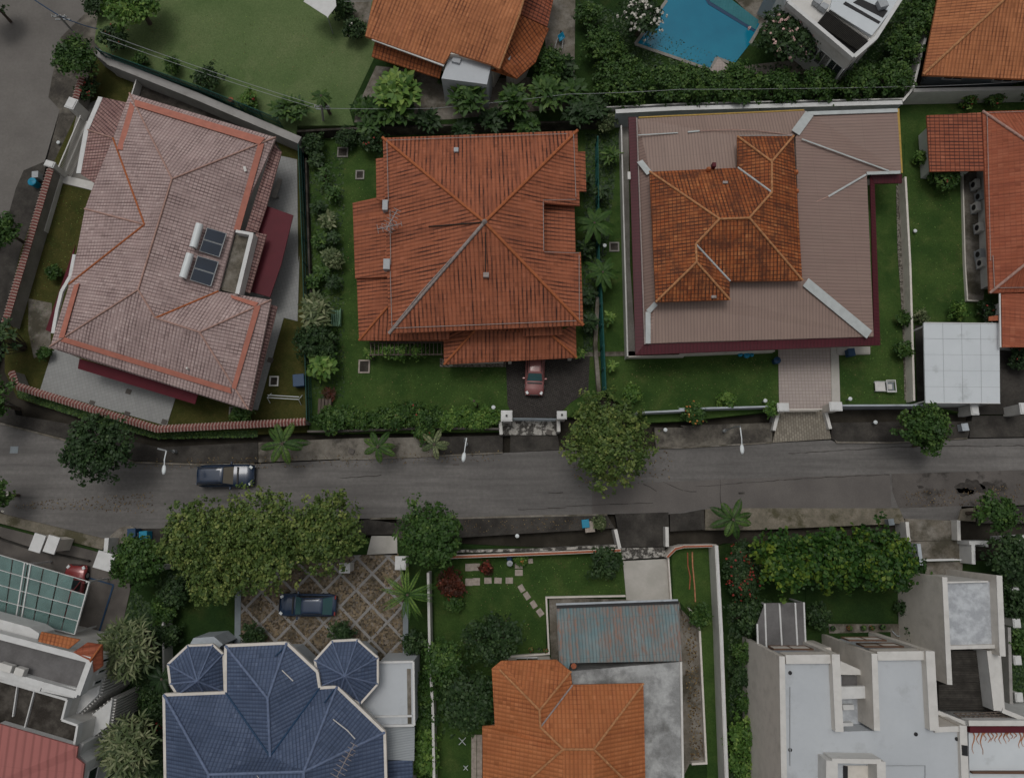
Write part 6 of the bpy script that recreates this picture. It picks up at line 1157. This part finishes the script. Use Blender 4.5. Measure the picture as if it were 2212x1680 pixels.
def m_paint(n, c, rough=.22): t = NT(n, rough, .5); t.b.inputs['Coat Weight'].default_value = .6; t.b.inputs['Coat Roughness'].default_value = .08; t.b.inputs['Metallic'].default_value = .1; return t.col(t.mix(t.rng(t.noise(t.pos(), 1.2), .3, .7), mul(c, .9), mul(c, 1.1)))
M['paint_navy'] = m_paint('paint_navy', (.008, .022, .052)); M['paint_slate'] = m_paint('paint_slate', (.022, .042, .085)); M['paint_maroon'] = m_paint('paint_maroon', (.24, .085, .08), .4); M['paint_red'] = m_paint('paint_red', (.25, .04, .04)); M['glass_tan_reflection'] = m_glass('glass_tan_reflection', (.17, .15, .12), .2); M['glass_teal'] = m_glass('glass_teal', (.05, .12, .13), .2)  # SUV glass: the windscreen's beige reflection is put into the base colour
car('parked_suv', 'dark navy estate SUV with pale windscreen parked along the upper kerb', 'D1608,1395', 'D1272,1400', 4.75, 1.95, 1.75, 'paint_navy', 'glass_tan_reflection', 'suv', 0)
car('parked_car', 'slate blue estate car parked on the rubble paved drive', 'G1778,578', 'G2132,582', 4.8, 1.85, 1.5, 'paint_slate', 'glass_teal', 'wagon', .2)
car('parked_car', 'dusty maroon sedan parked under the porch of the red roof', 'E1235,880', 'E1245,600', 4.1, 1.72, 1.45, 'paint_maroon', 'glass_teal', 'wagon', .25)
car('parked_car', 'red car mostly hidden under the green glass canopy', 'G478,358', 'G430,620', 4.2, 1.8, 1.45, 'paint_red', 'glass', 'sedan', .2)

# ================================================================ STREET FURNITURE AND SMALL THINGS
def lamp(label, base, armtop, head, h):
    b = W1(base, .12); a = W1(armtop, h); e = W1(head, h + .15); b = Vector((b.x, b.y, .12)); t = thing('street_lamp', label, 'street lamp', b, 'street lamps along the upper kerb')
    MB().lathe(b, [(.14, 0), (.14, .5), (.09, .55)], 10).build('base', 'steel', t); MB().tube([b + Vector((0, 0, .5)), b.lerp(Vector((b.x, b.y, h)), .6) , Vector((b.x, b.y, h - .3)) if False else Vector((b.x + (a.x - b.x) * .5, b.y + (a.y - b.y) * .5, h - .35)), a], .08, 8, .05).build('pole', 'steel', t)
    d = (e - a).normalized(); MB().tube([a, a.lerp(e, .5) + Vector((0, 0, .12)), e - d * .3], .05, 8, .04).build('arm', 'lamp_white', t)
    m = MB(); rz = math.atan2(d.y, d.x); m.lathe((e.x, e.y, e.z - .06), [(.05, 0), (.16, .02), (.17, .07), (.1, .13), (.02, .15)], 14, 2.4, rz); m.build('lamp_head', 'lamp_white', t, smooth=True)
lamp('left street lamp near the navy SUV', 'D1120,1245', 'D1058,1238', 'D1043,1358', 5.2); lamp('middle street lamp left of the speckled driveway bridge', 'E806,1200', 'E805,1158', 'E787,1278', 5.2); lamp('right street lamp left of the stone paved driveway', 'F275,1115', 'F383,1092', 'F395,1228', 5.2)
def pole(label, base, top, z0, z1, arms=True):
    b = W1(base, z0); a = W1(top, z1); t = thing('utility_pole', label, 'utility pole', b); MB().tube([b, a], .13, 10, .09).build('pole', 'grey_wall', t)
    for k in range(2 if arms else 1): MB().beam(a + Vector((-.7, .1 * k, -.15 - .5 * k)), a + Vector((.7, .1 * k, -.15 - .5 * k)), .09, .1).build('crossarm', 'steel', t)
    for sx in (-.6, -.2, .2, .6): MB().lathe(a + Vector((sx, 0, -.12)), [(.04, 0), (.06, .08), (.03, .16)], 8).build('insulator', 'white', t)
pole('grey utility pole with crossarm behind the vegetable strip', 'A2062,808', 'A2046,672', LZ, 3.6); pole('leaning utility pole with cables at the head of the lane', 'A545,290', 'A370,98', .1, 3.9)
def cable(label, pts, z, r=.022, sag=.35, mat='steel'):
    p = W(pts, z); out = []
    for a, b in zip(p, p[1:]):
        for k in range(10): q = k / 10; out.append(a.lerp(b, q) - Vector((0, 0, sag * 4 * q * (1 - q))))
    out.append(p[-1]); tag(MB().tube(out, r, 5).build('power_cable', mat), label, 'cable')
cable('upper cable of the pair crossing the big lawn', 'A640,205@3.9 2030,675@3.6', 3.8); cable('lower cable of the pair crossing the big lawn', 'A680,250@3.7 2040,700@3.5', 3.6); cable('cable running right from the utility pole to the pool hedge', 'A2050,690@3.5 B600,690@3.5 1450,600@4.2 C0,570@4.2 1475,552@3.4 2180,520@3.6', 3.5, .02, .1)
cable('dark blue cable from the top edge to the leaning pole', 'A100,-80@4.5 370,98@3.9', 4, .05, .1, 'blue_dark'); cable('blue cable from the leaning pole toward the gate', 'A370,98@3.9 470,140@3.4 620,185@2.6', 4, .04, .1, 'blue_dark'); cable('thin dark cable across the street lawn wall', 'A2189,10@5 B900,-60@5', 5)
def binn(label, s, r, h, mat, z0=.12, lid=None, name='rubbish_bin', sq=False):
    c = W1(s, z0 + h); t = thing(name, label, 'bin', (c.x, c.y, z0))
    if sq: MB().box((c.x, c.y, z0 + h / 2), (r * 1.8, r * 2, h), .1).build('tub', mat, t, bevel=.04); MB().box((c.x, c.y, z0 + h + .04), (r * 2, r * 2.2, .08), .1).build('lid', lid or mat, t, bevel=.03)
    else: MB().lathe((c.x, c.y, z0), [(r * .8, 0), (r, h * .95), (r * 1.06, h), (r * .9, h + .04), (r * .2, h + .12)], 18).build('tub', mat, t, smooth=False); MB().tube([(c.x - r * .3, c.y, z0 + h + .1), (c.x + r * .3, c.y, z0 + h + .1)], .03, 6).build('lid_handle', 'dark', t)
binn('round bright blue bin on the lane verge', 'A203,1155', .38, .8, 'blue_plastic'); binn('grey white bin above the round blue bin', 'A225,1112', .3, .7, 'grey_plastic', sq=True); binn('dark blue wheeled bin on the paved corner at lower left', 'G838,122', .35, 1., 'blue_dark', sq=True, lid='blue_dark'); binn('bright blue bin half under the olive tree group', 'G912,138', .34, .9, 'blue_plastic', sq=True); binn('small pale bin between the two blue bins', 'G868,135', .16, .6, 'grey_plastic', sq=True)
binn('bright blue crate on the lower verge', 'H1562,62', .32, .5, 'blue_plastic', sq=True, name='storage_crate'); binn('pinkish concrete box beside the blue crate', 'H1588,82', .42, .3, 'slab', sq=True, name='meter_box'); binn('round blue tub on the lawn by the pink driveway', 'F620,662', .3, .7, 'blue_dark', LZ); binn('blue square box on the porch ledge of the beige house', 'F1090,612', .32, .6, 'blue_dark', LZ + .3, sq=True, name='storage_box')
for lab, s, r in (('left blue watering tub on the upper right lawn', 'F385,625', .2), ('middle blue watering tub on the upper right lawn', 'F425,630', .26), ('right blue watering tub on the upper right lawn', 'F458,628', .17)): binn(lab, s, r, .3, 'blue_plastic', LZ, name='plastic_tub')
binn('dark blue water barrel by the green fence', 'D1900,790', .5, .9, 'blue_dark', LZ, sq=True, name='water_barrel'); binn('white grey garden ornament urn on the stepping stone lawn', 'H1080,315', .24, .7, 'grey_plastic', LZ, name='garden_urn'); binn('blue pot behind the garden urn', 'H1078,285', .22, .5, 'blue_dark', LZ, name='garden_pot')
binn('tiny grey utility cabinet by the far right verge', 'F1812,1088', .3, .6, 'white_blue', .12, sq=True, name='utility_cabinet'); binn('small dark cabinet on the mossy verge', 'I1342,52', .25, .6, 'grey_paint', .12, sq=True, name='utility_cabinet')
for lab, s, z in (('white hydrant like marker on the dark verge right of the stone bridge', 'F1243,1057', .6), ('white marker light on the verge right of the big round tree', 'E2070,1105', .5), ('small white marker stone on the lower verge', 'H1127,140', .3), ('small lamp bulb in the street hedge', 'E976,962', 1.6), ('white garden lamp beside the lounger lawn wall', 'F1082,908', .9), ('white garden lamp at the left gate post', 'F542,920', .9), ('white box light on the green banana fence', 'B1684,1562', 2.0), ('white marker on the lane verge', 'A372,908', .3), ('white ball lamp on the right hand lawn', 'C1495,1470', .4)):
    c = W1(s, z); t = thing('marker_lamp', lab, 'marker', (c.x, c.y, .15)); MB().tube([(c.x, c.y, .15), (c.x, c.y, z - .05)], .05, 8).build('stem', 'grey_paint', t); MB().lathe((c.x, c.y, z - .1), [(.08, 0), (.17, .06), (.17, .16), (.06, .22)], 12).build('head', 'lamp_white', t)
def catch(label, s, w, h, z=LZ, fr='concrete', rz=0):
    c = W1(s, z + .12); t = thing('drain_sump', label, 'drain', (c.x, c.y, z)); m = MB()
    for sx in (-1, 1): m.box((c.x + sx * w / 2, c.y, z + .06), (.12, h + .12, .14)); m.box((c.x, c.y + sx * h / 2, z + .06), (w - .12, .12, .138))
    m.build('frame', fr, t); MB().box((c.x, c.y, z + .02), (w - .1, h - .1, .05)).build('pit_cover', 'concrete_black', t)
catch('square drain sump in the upper vegetable strip corner', 'A2180,968', .9, .9); catch('small dark framed sump left of the red roof', 'B126,1112', .7, .8); catch('pinkish framed sump below the left end of the pergola', 'E153,702', .9, 1.1, fr='slab'); catch('white framed sump at the lower right of the pink roofed house', 'D1742,795', .7, .8, fr='white'); catch('dark sump under the low corner of the pink roof', 'D1490,982', .8, .6); catch('dark pit beside the banana plant', 'B1745,1570', .8, .8)
for s, lab in (('D90,1232', 'road'), ('E738,1326', 'road'), ('F392,1508', 'road')): tag(MB().box(W1(s, .012), (.7 if s[0] == 'D' else .55, .6 if s[0] == 'D' else .18, .012)).build('manhole_cover', 'asphalt_patch' if s[0] != 'D' else 'grey_paint'), {'D': 'square blue grey manhole cover at the street bend', 'E': 'narrow dark drain grate right of the middle lamp', 'F': 'small dark patch on the street above the verge palm'}[s[0]], 'manhole cover')
for s, lab in (('D585,935', 'left dark inspection cover on the grey front patio'), ('D808,1005', 'middle inspection cover on the grey front patio'), ('D1045,1055', 'lower right inspection cover on the grey front patio'), ('D818,862', 'outlined inspection cover in the middle of the front patio'), ('D1720,662', 'inspection cover on the side patio'), ('E72,1240', 'brown inspection cover on the verge'), ('E1330,1120', 'dark inspection cover on the speckled bridge')):
    tag(MB().box(W1(s, PZ + .012), (.5, .45, .02), R(-17)).build('inspection_cover', 'concrete_yard'), lab, 'drain cover')
# sun lounger
c = W1('F1300,830', .4); t = thing('sun_lounger', 'white sun lounger with grey cushion and square end frame on the upper right lawn', 'lounger', (c.x, c.y, LZ)); m = MB()
for sy in (-.42, .42): m.box((c.x, c.y + sy, .5), (1.8, .06, .08))
m.build('frame', 'white_clean', t); MB().box((c.x - .45, c.y - .02, .54), (.9, .76, .06)).build('cushion', 'white', t, bevel=.02); MB().box((c.x + .45, c.y, .48), (.7, .7, .04)).build('seat_panel', 'grey_paint', t); m = MB()
for sx in (.12, .88):
    m.box((c.x + sx, c.y, .62), (.07, 1.1, .09))
for sy in (-.52, .52): m.box((c.x + .5, c.y + sy, .62), (.7, .07, .088))
m.build('end_frame', 'white_clean', t); MB().box((c.x + .4, c.y - .05, .58), (.35, .45, .05), 0, .1).build('towel', 'white', t)
for sx in (-.8, .8):
    for sy in (-.4, .4): MB().box((c.x + sx, c.y + sy, .33), (.06, .06, .26)).build('leg', 'white_clean', t)
# bench, swing rail, planter
c = W1('D2140,395', .6); t = thing('garden_bench', 'pale green slatted garden bench beside the spiky shrub', 'bench', (c.x, c.y, LZ)); m = MB()
for k in range(6): m.box((c.x - .4 + k * .16, c.y, .62), (.1, 1.5, .04))
m.build('seat', 'grn' if False else 'bench_green', t) if 'bench_green' in M else None
M['bench_green'] = m_plain('bench_green', (.14, .26, .17), .6, .1, 3); m.build('seat', 'bench_green', t)
for sx in (-.4, .4):
    for sy in (-.7, .7): MB().box((c.x + sx, c.y + sy, .4), (.06, .06, .4)).build('leg', 'bench_green', t)
MB().box((c.x + .48, c.y, .95), (.05, 1.5, .5)).build('backrest', 'bench_green', t)
a, b = W('D1700,900 1900,912', 1.0); t = thing('drying_rack', 'white metal clothes drying frame on the strip of grass by the green fence', 'drying rack', ((a.x + b.x) / 2, (a.y + b.y) / 2, LZ))
off = Vector((.06, .45, 0)); m = MB(); m.tube([a, b], .035, 6); m.tube([a + off * .5, b + off * .5], .035, 6); m.build('rails', 'lamp_white', t)
for q in (a, b): MB().tube([(q.x, q.y - .35, LZ), q, (q.x + .05, q.y + .5, LZ)], .035, 6).build('leg_frame', 'lamp_white', t)
c = W1('D2065,960', .7); t = thing('wooden_planter', 'weathered grey slatted planter box beside the green fence', 'planter', (c.x, c.y, LZ))
for k in range(4): MB().box((c.x - .45 + k * .3, c.y, .5), (.24, 1.5, .5 + .04 * (k % 2))).build('slat', 'wood', t)
# stepping stones
def stone(label, s, w, h, rz, group, first=[None]):
    c = W1(s, .26)
    if first[0] is None:
        m = MB().box((0, 0, 0), (1, 1, .08)); o = m.build('stepping_stone', 'slab', None, bevel=.012); first[0] = o
    else: o = first[0].copy(); COL.objects.link(o)
    o.location = (c.x, c.y, .23); o.rotation_euler.z = rz; o.scale = (w, h, 1); tag(o, label, 'stepping stone', group)
G1 = 'stepping stones on the lower centre lawn'
for s, w, h, rz, lab in (('H820,340', .62, .6, 0, 'left one of the top pair of stepping stones'), ('H866,338', .62, .6, 0, 'right one of the top pair of stepping stones'), ('H820,434', .62, .6, 0, 'left one of the lower pair of stepping stones'), ('H867,431', .62, .6, 0, 'right one of the lower pair of stepping stones'), ('H941,424', .62, .5, .03, 'single stepping stone just right of the lower pair'), ('H1005,424', .62, .48, -.05, 'middle single stepping stone of the straight row'), ('H1077,424', .62, .5, 0, 'last single stepping stone of the straight row'), ('H1155,474', .6, .45, 2.1, 'top stepping stone of the diagonal row'), ('H1189,521', .6, .45, 2.15, 'second stepping stone of the diagonal row'), ('H1232,576', .6, .45, 2.15, 'third stepping stone of the diagonal row'), ('H1273,627', .6, .48, 2.2, 'lowest stepping stone of the diagonal row'), ('H1138,374', .66, .5, 0, 'stepping stone below the flower pot stand'), ('H1137,330', .66, .45, 0, 'stepping stone directly under the flower pot stand'), ('H1212,300', .4, .4, .1, 'small stone right of the flower pot stand')): stone(lab, s, w, h, rz, G1)
for s, lab in (('G682,1070', 'topmost'), ('G675,1118', 'second'), ('G718,1135', 'third'), ('G750,1175', 'fourth'), ('G738,1228', 'fifth'), ('G742,1280', 'sixth')): stone(lab + ' stepping stone beside the lower left white house', s, .42, .42, .1, 'stepping stones beside the lower left house')
k = 0
for r_ in range(7):
    for cx in (852, 888): stone('%s slab, %s down, in the double row left of the coral roof' % ('left' if cx == 852 else 'right', ('first', 'second', 'third', 'fourth', 'fifth', 'sixth', 'seventh')[r_]), 'H%d,%d' % (cx, 1425 + r_ * 43), .42, .5, 0, 'slabs in the double row')
tree('flower_stand_plant', 'yellow flowering plant on the stand by the top wall of the stepping stone lawn', 'H1150,290', 13, 1.1, .2, 'leaf_d', leaf=.16, trunk=False, cat='plant', flowers=('petal_orange', 14, .12)); tree('verge_shrub', 'pale green shrub beside the blue crate on the verge', 'H1650,60', 13, 1.0, .12, 'leaf_e', leaf=.18, trunk=False, cat='bush')
# sprinklers, shade, play things
for lab, s, sz in (('white crossed sprinkler stand on the lawn left of the coral roof', 'H778,1445', .55), ('small white water tap stand near the double slab row', 'H800,1614', .35)):
    c = W1(s, .5); t = thing('sprinkler', lab, 'sprinkler', (c.x, c.y, .2)); m = MB(); m.tube([c + Vector((-sz / 2, -sz / 2, 0)), c + Vector((sz / 2, sz / 2, 0))], .025, 5); m.tube([c + Vector((-sz / 2, sz / 2, .04)), c + Vector((sz / 2, -sz / 2, .04))], .025, 5); m.build('arms', 'lamp_white', t); MB().tube([(c.x, c.y, .2), (c.x, c.y, .55)], .04, 6).build('stem', 'lamp_white', t)
p = W('A1985,-40 2130,-60 2140,40 2085,110 1930,10', 2.6 + UZ); t = thing('shade_sail', 'white pointed sun shade at the top edge of the big lawn', 'sun shade', cen(p) - Vector((0, 0, 2.6))); roofmesh(t, 'canvas', [p], 'white_clean', .04); MB().tube([(p[3].x - .2, p[3].y + .3, UZ), (p[3].x, p[3].y, 2.6 + UZ)], .05, 8).build('post', 'steel', t)
MB_ = W1('A1470,640', UZ + .3); t = thing('flower_pot', 'terracotta pot beside the green railing fence', 'pot', (MB_.x, MB_.y, UZ)); MB().lathe((MB_.x, MB_.y, UZ), [(.14, 0), (.24, .4), (.27, .4), (.25, .45)], 12).build('pot_body', 'terracotta', t); MB().lathe((MB_.x, MB_.y, UZ + .38), [(.2, 0), (.05, .1)], 10).build('soil_fill', 'wood_dark', t)
c = W1('B1408,235', UZ + .6); t = thing('wheelbarrow', 'blue wheelbarrow with long handles on the path right of the orange roof', 'wheelbarrow', (c.x, c.y, UZ)); MB().lathe((c.x, c.y, UZ + .35), [(.2, 0), (.38, .28), (.34, .26), (.15, .05)], 4, 1.5, 1.3).build('tray', 'blue_plastic', t)
for sx in (-.25, .25): MB().tube([(c.x + sx, c.y + .4, UZ + .4), (c.x + sx * 1.4 - .3, c.y - 1.3, UZ + .7)], .03, 6).build('handle', 'steel', t)
MB().tube([(c.x - .05, c.y + .75, UZ + .2), (c.x + .05, c.y + .75, UZ + .2)], .2, 12).build('wheel', 'black', t)
c = W1('A1755,1190', 1.0); t = thing('patio_bench', 'pale concrete bench on the side patio', 'bench', (c.x, c.y, PZ)); MB().box((c.x, c.y, .7), (.45, 2.0, .08), R(-14)).build('seat', 'concrete', t, bevel=.01)
for k in (-.7, .7): MB().box((c.x - .05 * k * -2, c.y + k, .45), (.35, .12, .42), R(-14)).build('leg', 'concrete', t)
p = W('I1350,745 1380,775 1450,785 1560,800', .35); tag(MB().tube(p, .04, 6).build('garden_hose', 'white_blue'), 'pale blue hose lying behind the white modern house', 'hose')
p = W('I48,245 50,330 65,400 60,480', .23); tag(MB().tube(p, .05, 6).build('garden_hose', 'terracotta'), 'thin red hose at the left on the narrow grass strip', 'hose'); p = W('I78,240 80,330 92,450 98,560', .23); tag(MB().tube(p, .06, 6).build('garden_hose', 'rust_stain'), 'orange hose at the right on the narrow grass strip', 'hose')
for x, y, lab in ((2145, 775, 'left'), ): pass
for s, lab in (('A2155,770', 'bright green square crate beside the utility pole'), ): c = W1(s, .5); t = thing('plastic_crate', lab, 'crate', (c.x, c.y, LZ)); MB().box((c.x, c.y, LZ + .2), (.65, .6, .4)).build('crate_body', 'bench_green', t, bevel=.02); MB().box((c.x, c.y, LZ + .42), (.7, .65, .04)).build('rim', 'bench_green', t)
# fallen leaves and weeds nobody could count
def litter(name, label, s, n, size, mat, z, cat='fallen leaves'):
    p = W(s, z); xs = [q.x for q in p]; ys = [q.y for q in p]; pts = []
    while len(pts) < n:
        x = random.uniform(min(xs), max(xs)); y = random.uniform(min(ys), max(ys)); ins = False
        for i in range(len(p)):
            a, b = p[i], p[i - 1]
            if (a.y > y) != (b.y > y) and x < (b.x - a.x) * (y - a.y) / (b.y - a.y) + a.x: ins = not ins
        if ins: pts.append((x, y, z + .02 + random.random() * .02))
    C = np.array(pts); Nn = np.tile([0, 0, 1.], (n, 1)) + .25 * RNG.normal(size=(n, 3)); o = leafmesh(name, C, Nn, size * (.6 + .8 * RNG.random(n)), 1.5, RNG.random(n), mat, None); tag(o, label, cat, kind='stuff')
M['leaf_dry'] = m_leaf('leaf_dry', (.06, .035, .015), (.14, .09, .04), (.3, .22, .1))
litter('fallen_leaves', 'dry leaves scattered along the upper kerb and road edge', 'D900,1290 2189,1262 E1030,1230 1030,1300 0,1340 D900,1360', 420, .1, 'leaf_dry', .14)
litter('fallen_leaves', 'dry leaves on the lower road edge by the olive trees', 'D0,1600 980,1640 980,1500 200,1560', 260, .11, 'leaf_dry', .01); litter('fallen_leaves', 'yellow leaves under the big round tree', 'E1980,1180 2120,1240 2100,1420 1950,1440 1500,1480 1450,1300', 200, .12, 'leaf_dry', .02); litter('fallen_leaves', 'dry leaves on the rubble paved drive', 'G1540,560 1900,430 H380,430 400,900 250,900 0,760 G1900,800 1540,800', 500, .12, 'leaf_dry', .21)
litter('fallen_leaves', 'leaves gathered on the narrow concrete side drain', 'I10,620 100,760 150,1560 70,1560', 350, .14, 'leaf_dry', .22); litter('fallen_leaves', 'leaves over the wet patch on the right', 'F1400,1500 2189,1450 2189,1570 1450,1600', 260, .1, 'leaf_dry', .02); litter('fallen_leaves', 'leaves along the lower verge by the dark driveway', 'H780,40 1700,20 1720,80 780,130', 140, .09, 'leaf_dry', .13)
litter('ground_cover', 'weeds growing along the drain below the tiled wall', 'D110,850 1000,1125 1640,1110 1640,1150 1010,1162 900,1135 480,1018 120,900', 2600, .2, 'leaf_b', LZ, 'weeds'); litter('ground_cover', 'weeds around the edges of the vegetable strip', 'A1960,900 2189,1000 D2189,900 2000,900', 1500, .2, 'leaf_c', LZ, 'weeds'); litter('ground_cover', 'low weeds beside the teal pipe fence', 'B1560,850 1780,850 E1620,640 1540,640', 2200, .24, 'leaf_c', LZ, 'weeds'); litter('ground_cover', 'ground cover on the terrace behind the hedges', 'B1500,-60 1680,650 C1420,620 1500,300 1640,0 1300,0 1100,380 400,420 B1700,60', 4200, .24, 'leaf_c', UZ, 'ground cover')
litter('ground_cover', 'ground cover along the wall of the blue house', 'G850,480 1040,640 1060,1680 900,1680 740,1100 700,900', 3200, .24, 'leaf_c', .15, 'ground cover'); litter('ground_cover', 'dark ground cover along the long white wall', 'I300,560 480,560 480,1680 320,1680', 1500, .24, 'leaf_c', .15, 'ground cover'); litter('ground_cover', 'ground cover at the right edge behind the stub pillars', 'I2080,250 2300,250 2300,1500 2140,1500', 2200, .24, 'leaf_c', .15, 'ground cover')
for s, n, z, lab in (('B0,900 200,900 200,1680 E60,760 1050,720 1050,930 0,1000', 900, LZ, 'the lawn below the red roof'), ('E1730,700 2189,660 F600,640 610,930 0,960 E2189,970 1760,980', 700, LZ, 'the upper right lawn'), ('C1480,1150 1790,1110 1810,1680 F1815,320 1500,340', 500, LZ, 'the right hand lawn'), ('F1030,650 1400,400 1420,930 1030,930', 350, LZ, 'the lounger lawn'), ('A900,100 2100,100 B60,650 A1900,650 900,300', 1100, UZ + .01, 'the big upper lawn'), ('H790,290 1780,270 1800,500 1300,520 1290,860 900,900 780,500', 700, .2, 'the stepping stone lawn'), ('A390,1200 560,1230 500,1600 D250,500 100,700 A250,1660', 400, LZ, 'the lane side lawn')):
    litter('fallen_leaves', 'small leaves and clover specks strewn over ' + lab, s, n // 2, .08, 'leaf_d', z); litter('fallen_leaves', 'brown leaves strewn over ' + lab, s, n // 7, .09, 'leaf_dry', z)
for o in list(bpy.data.objects):
    if o.type == 'MESH' and not o.data.polygons: bpy.data.objects.remove(o)
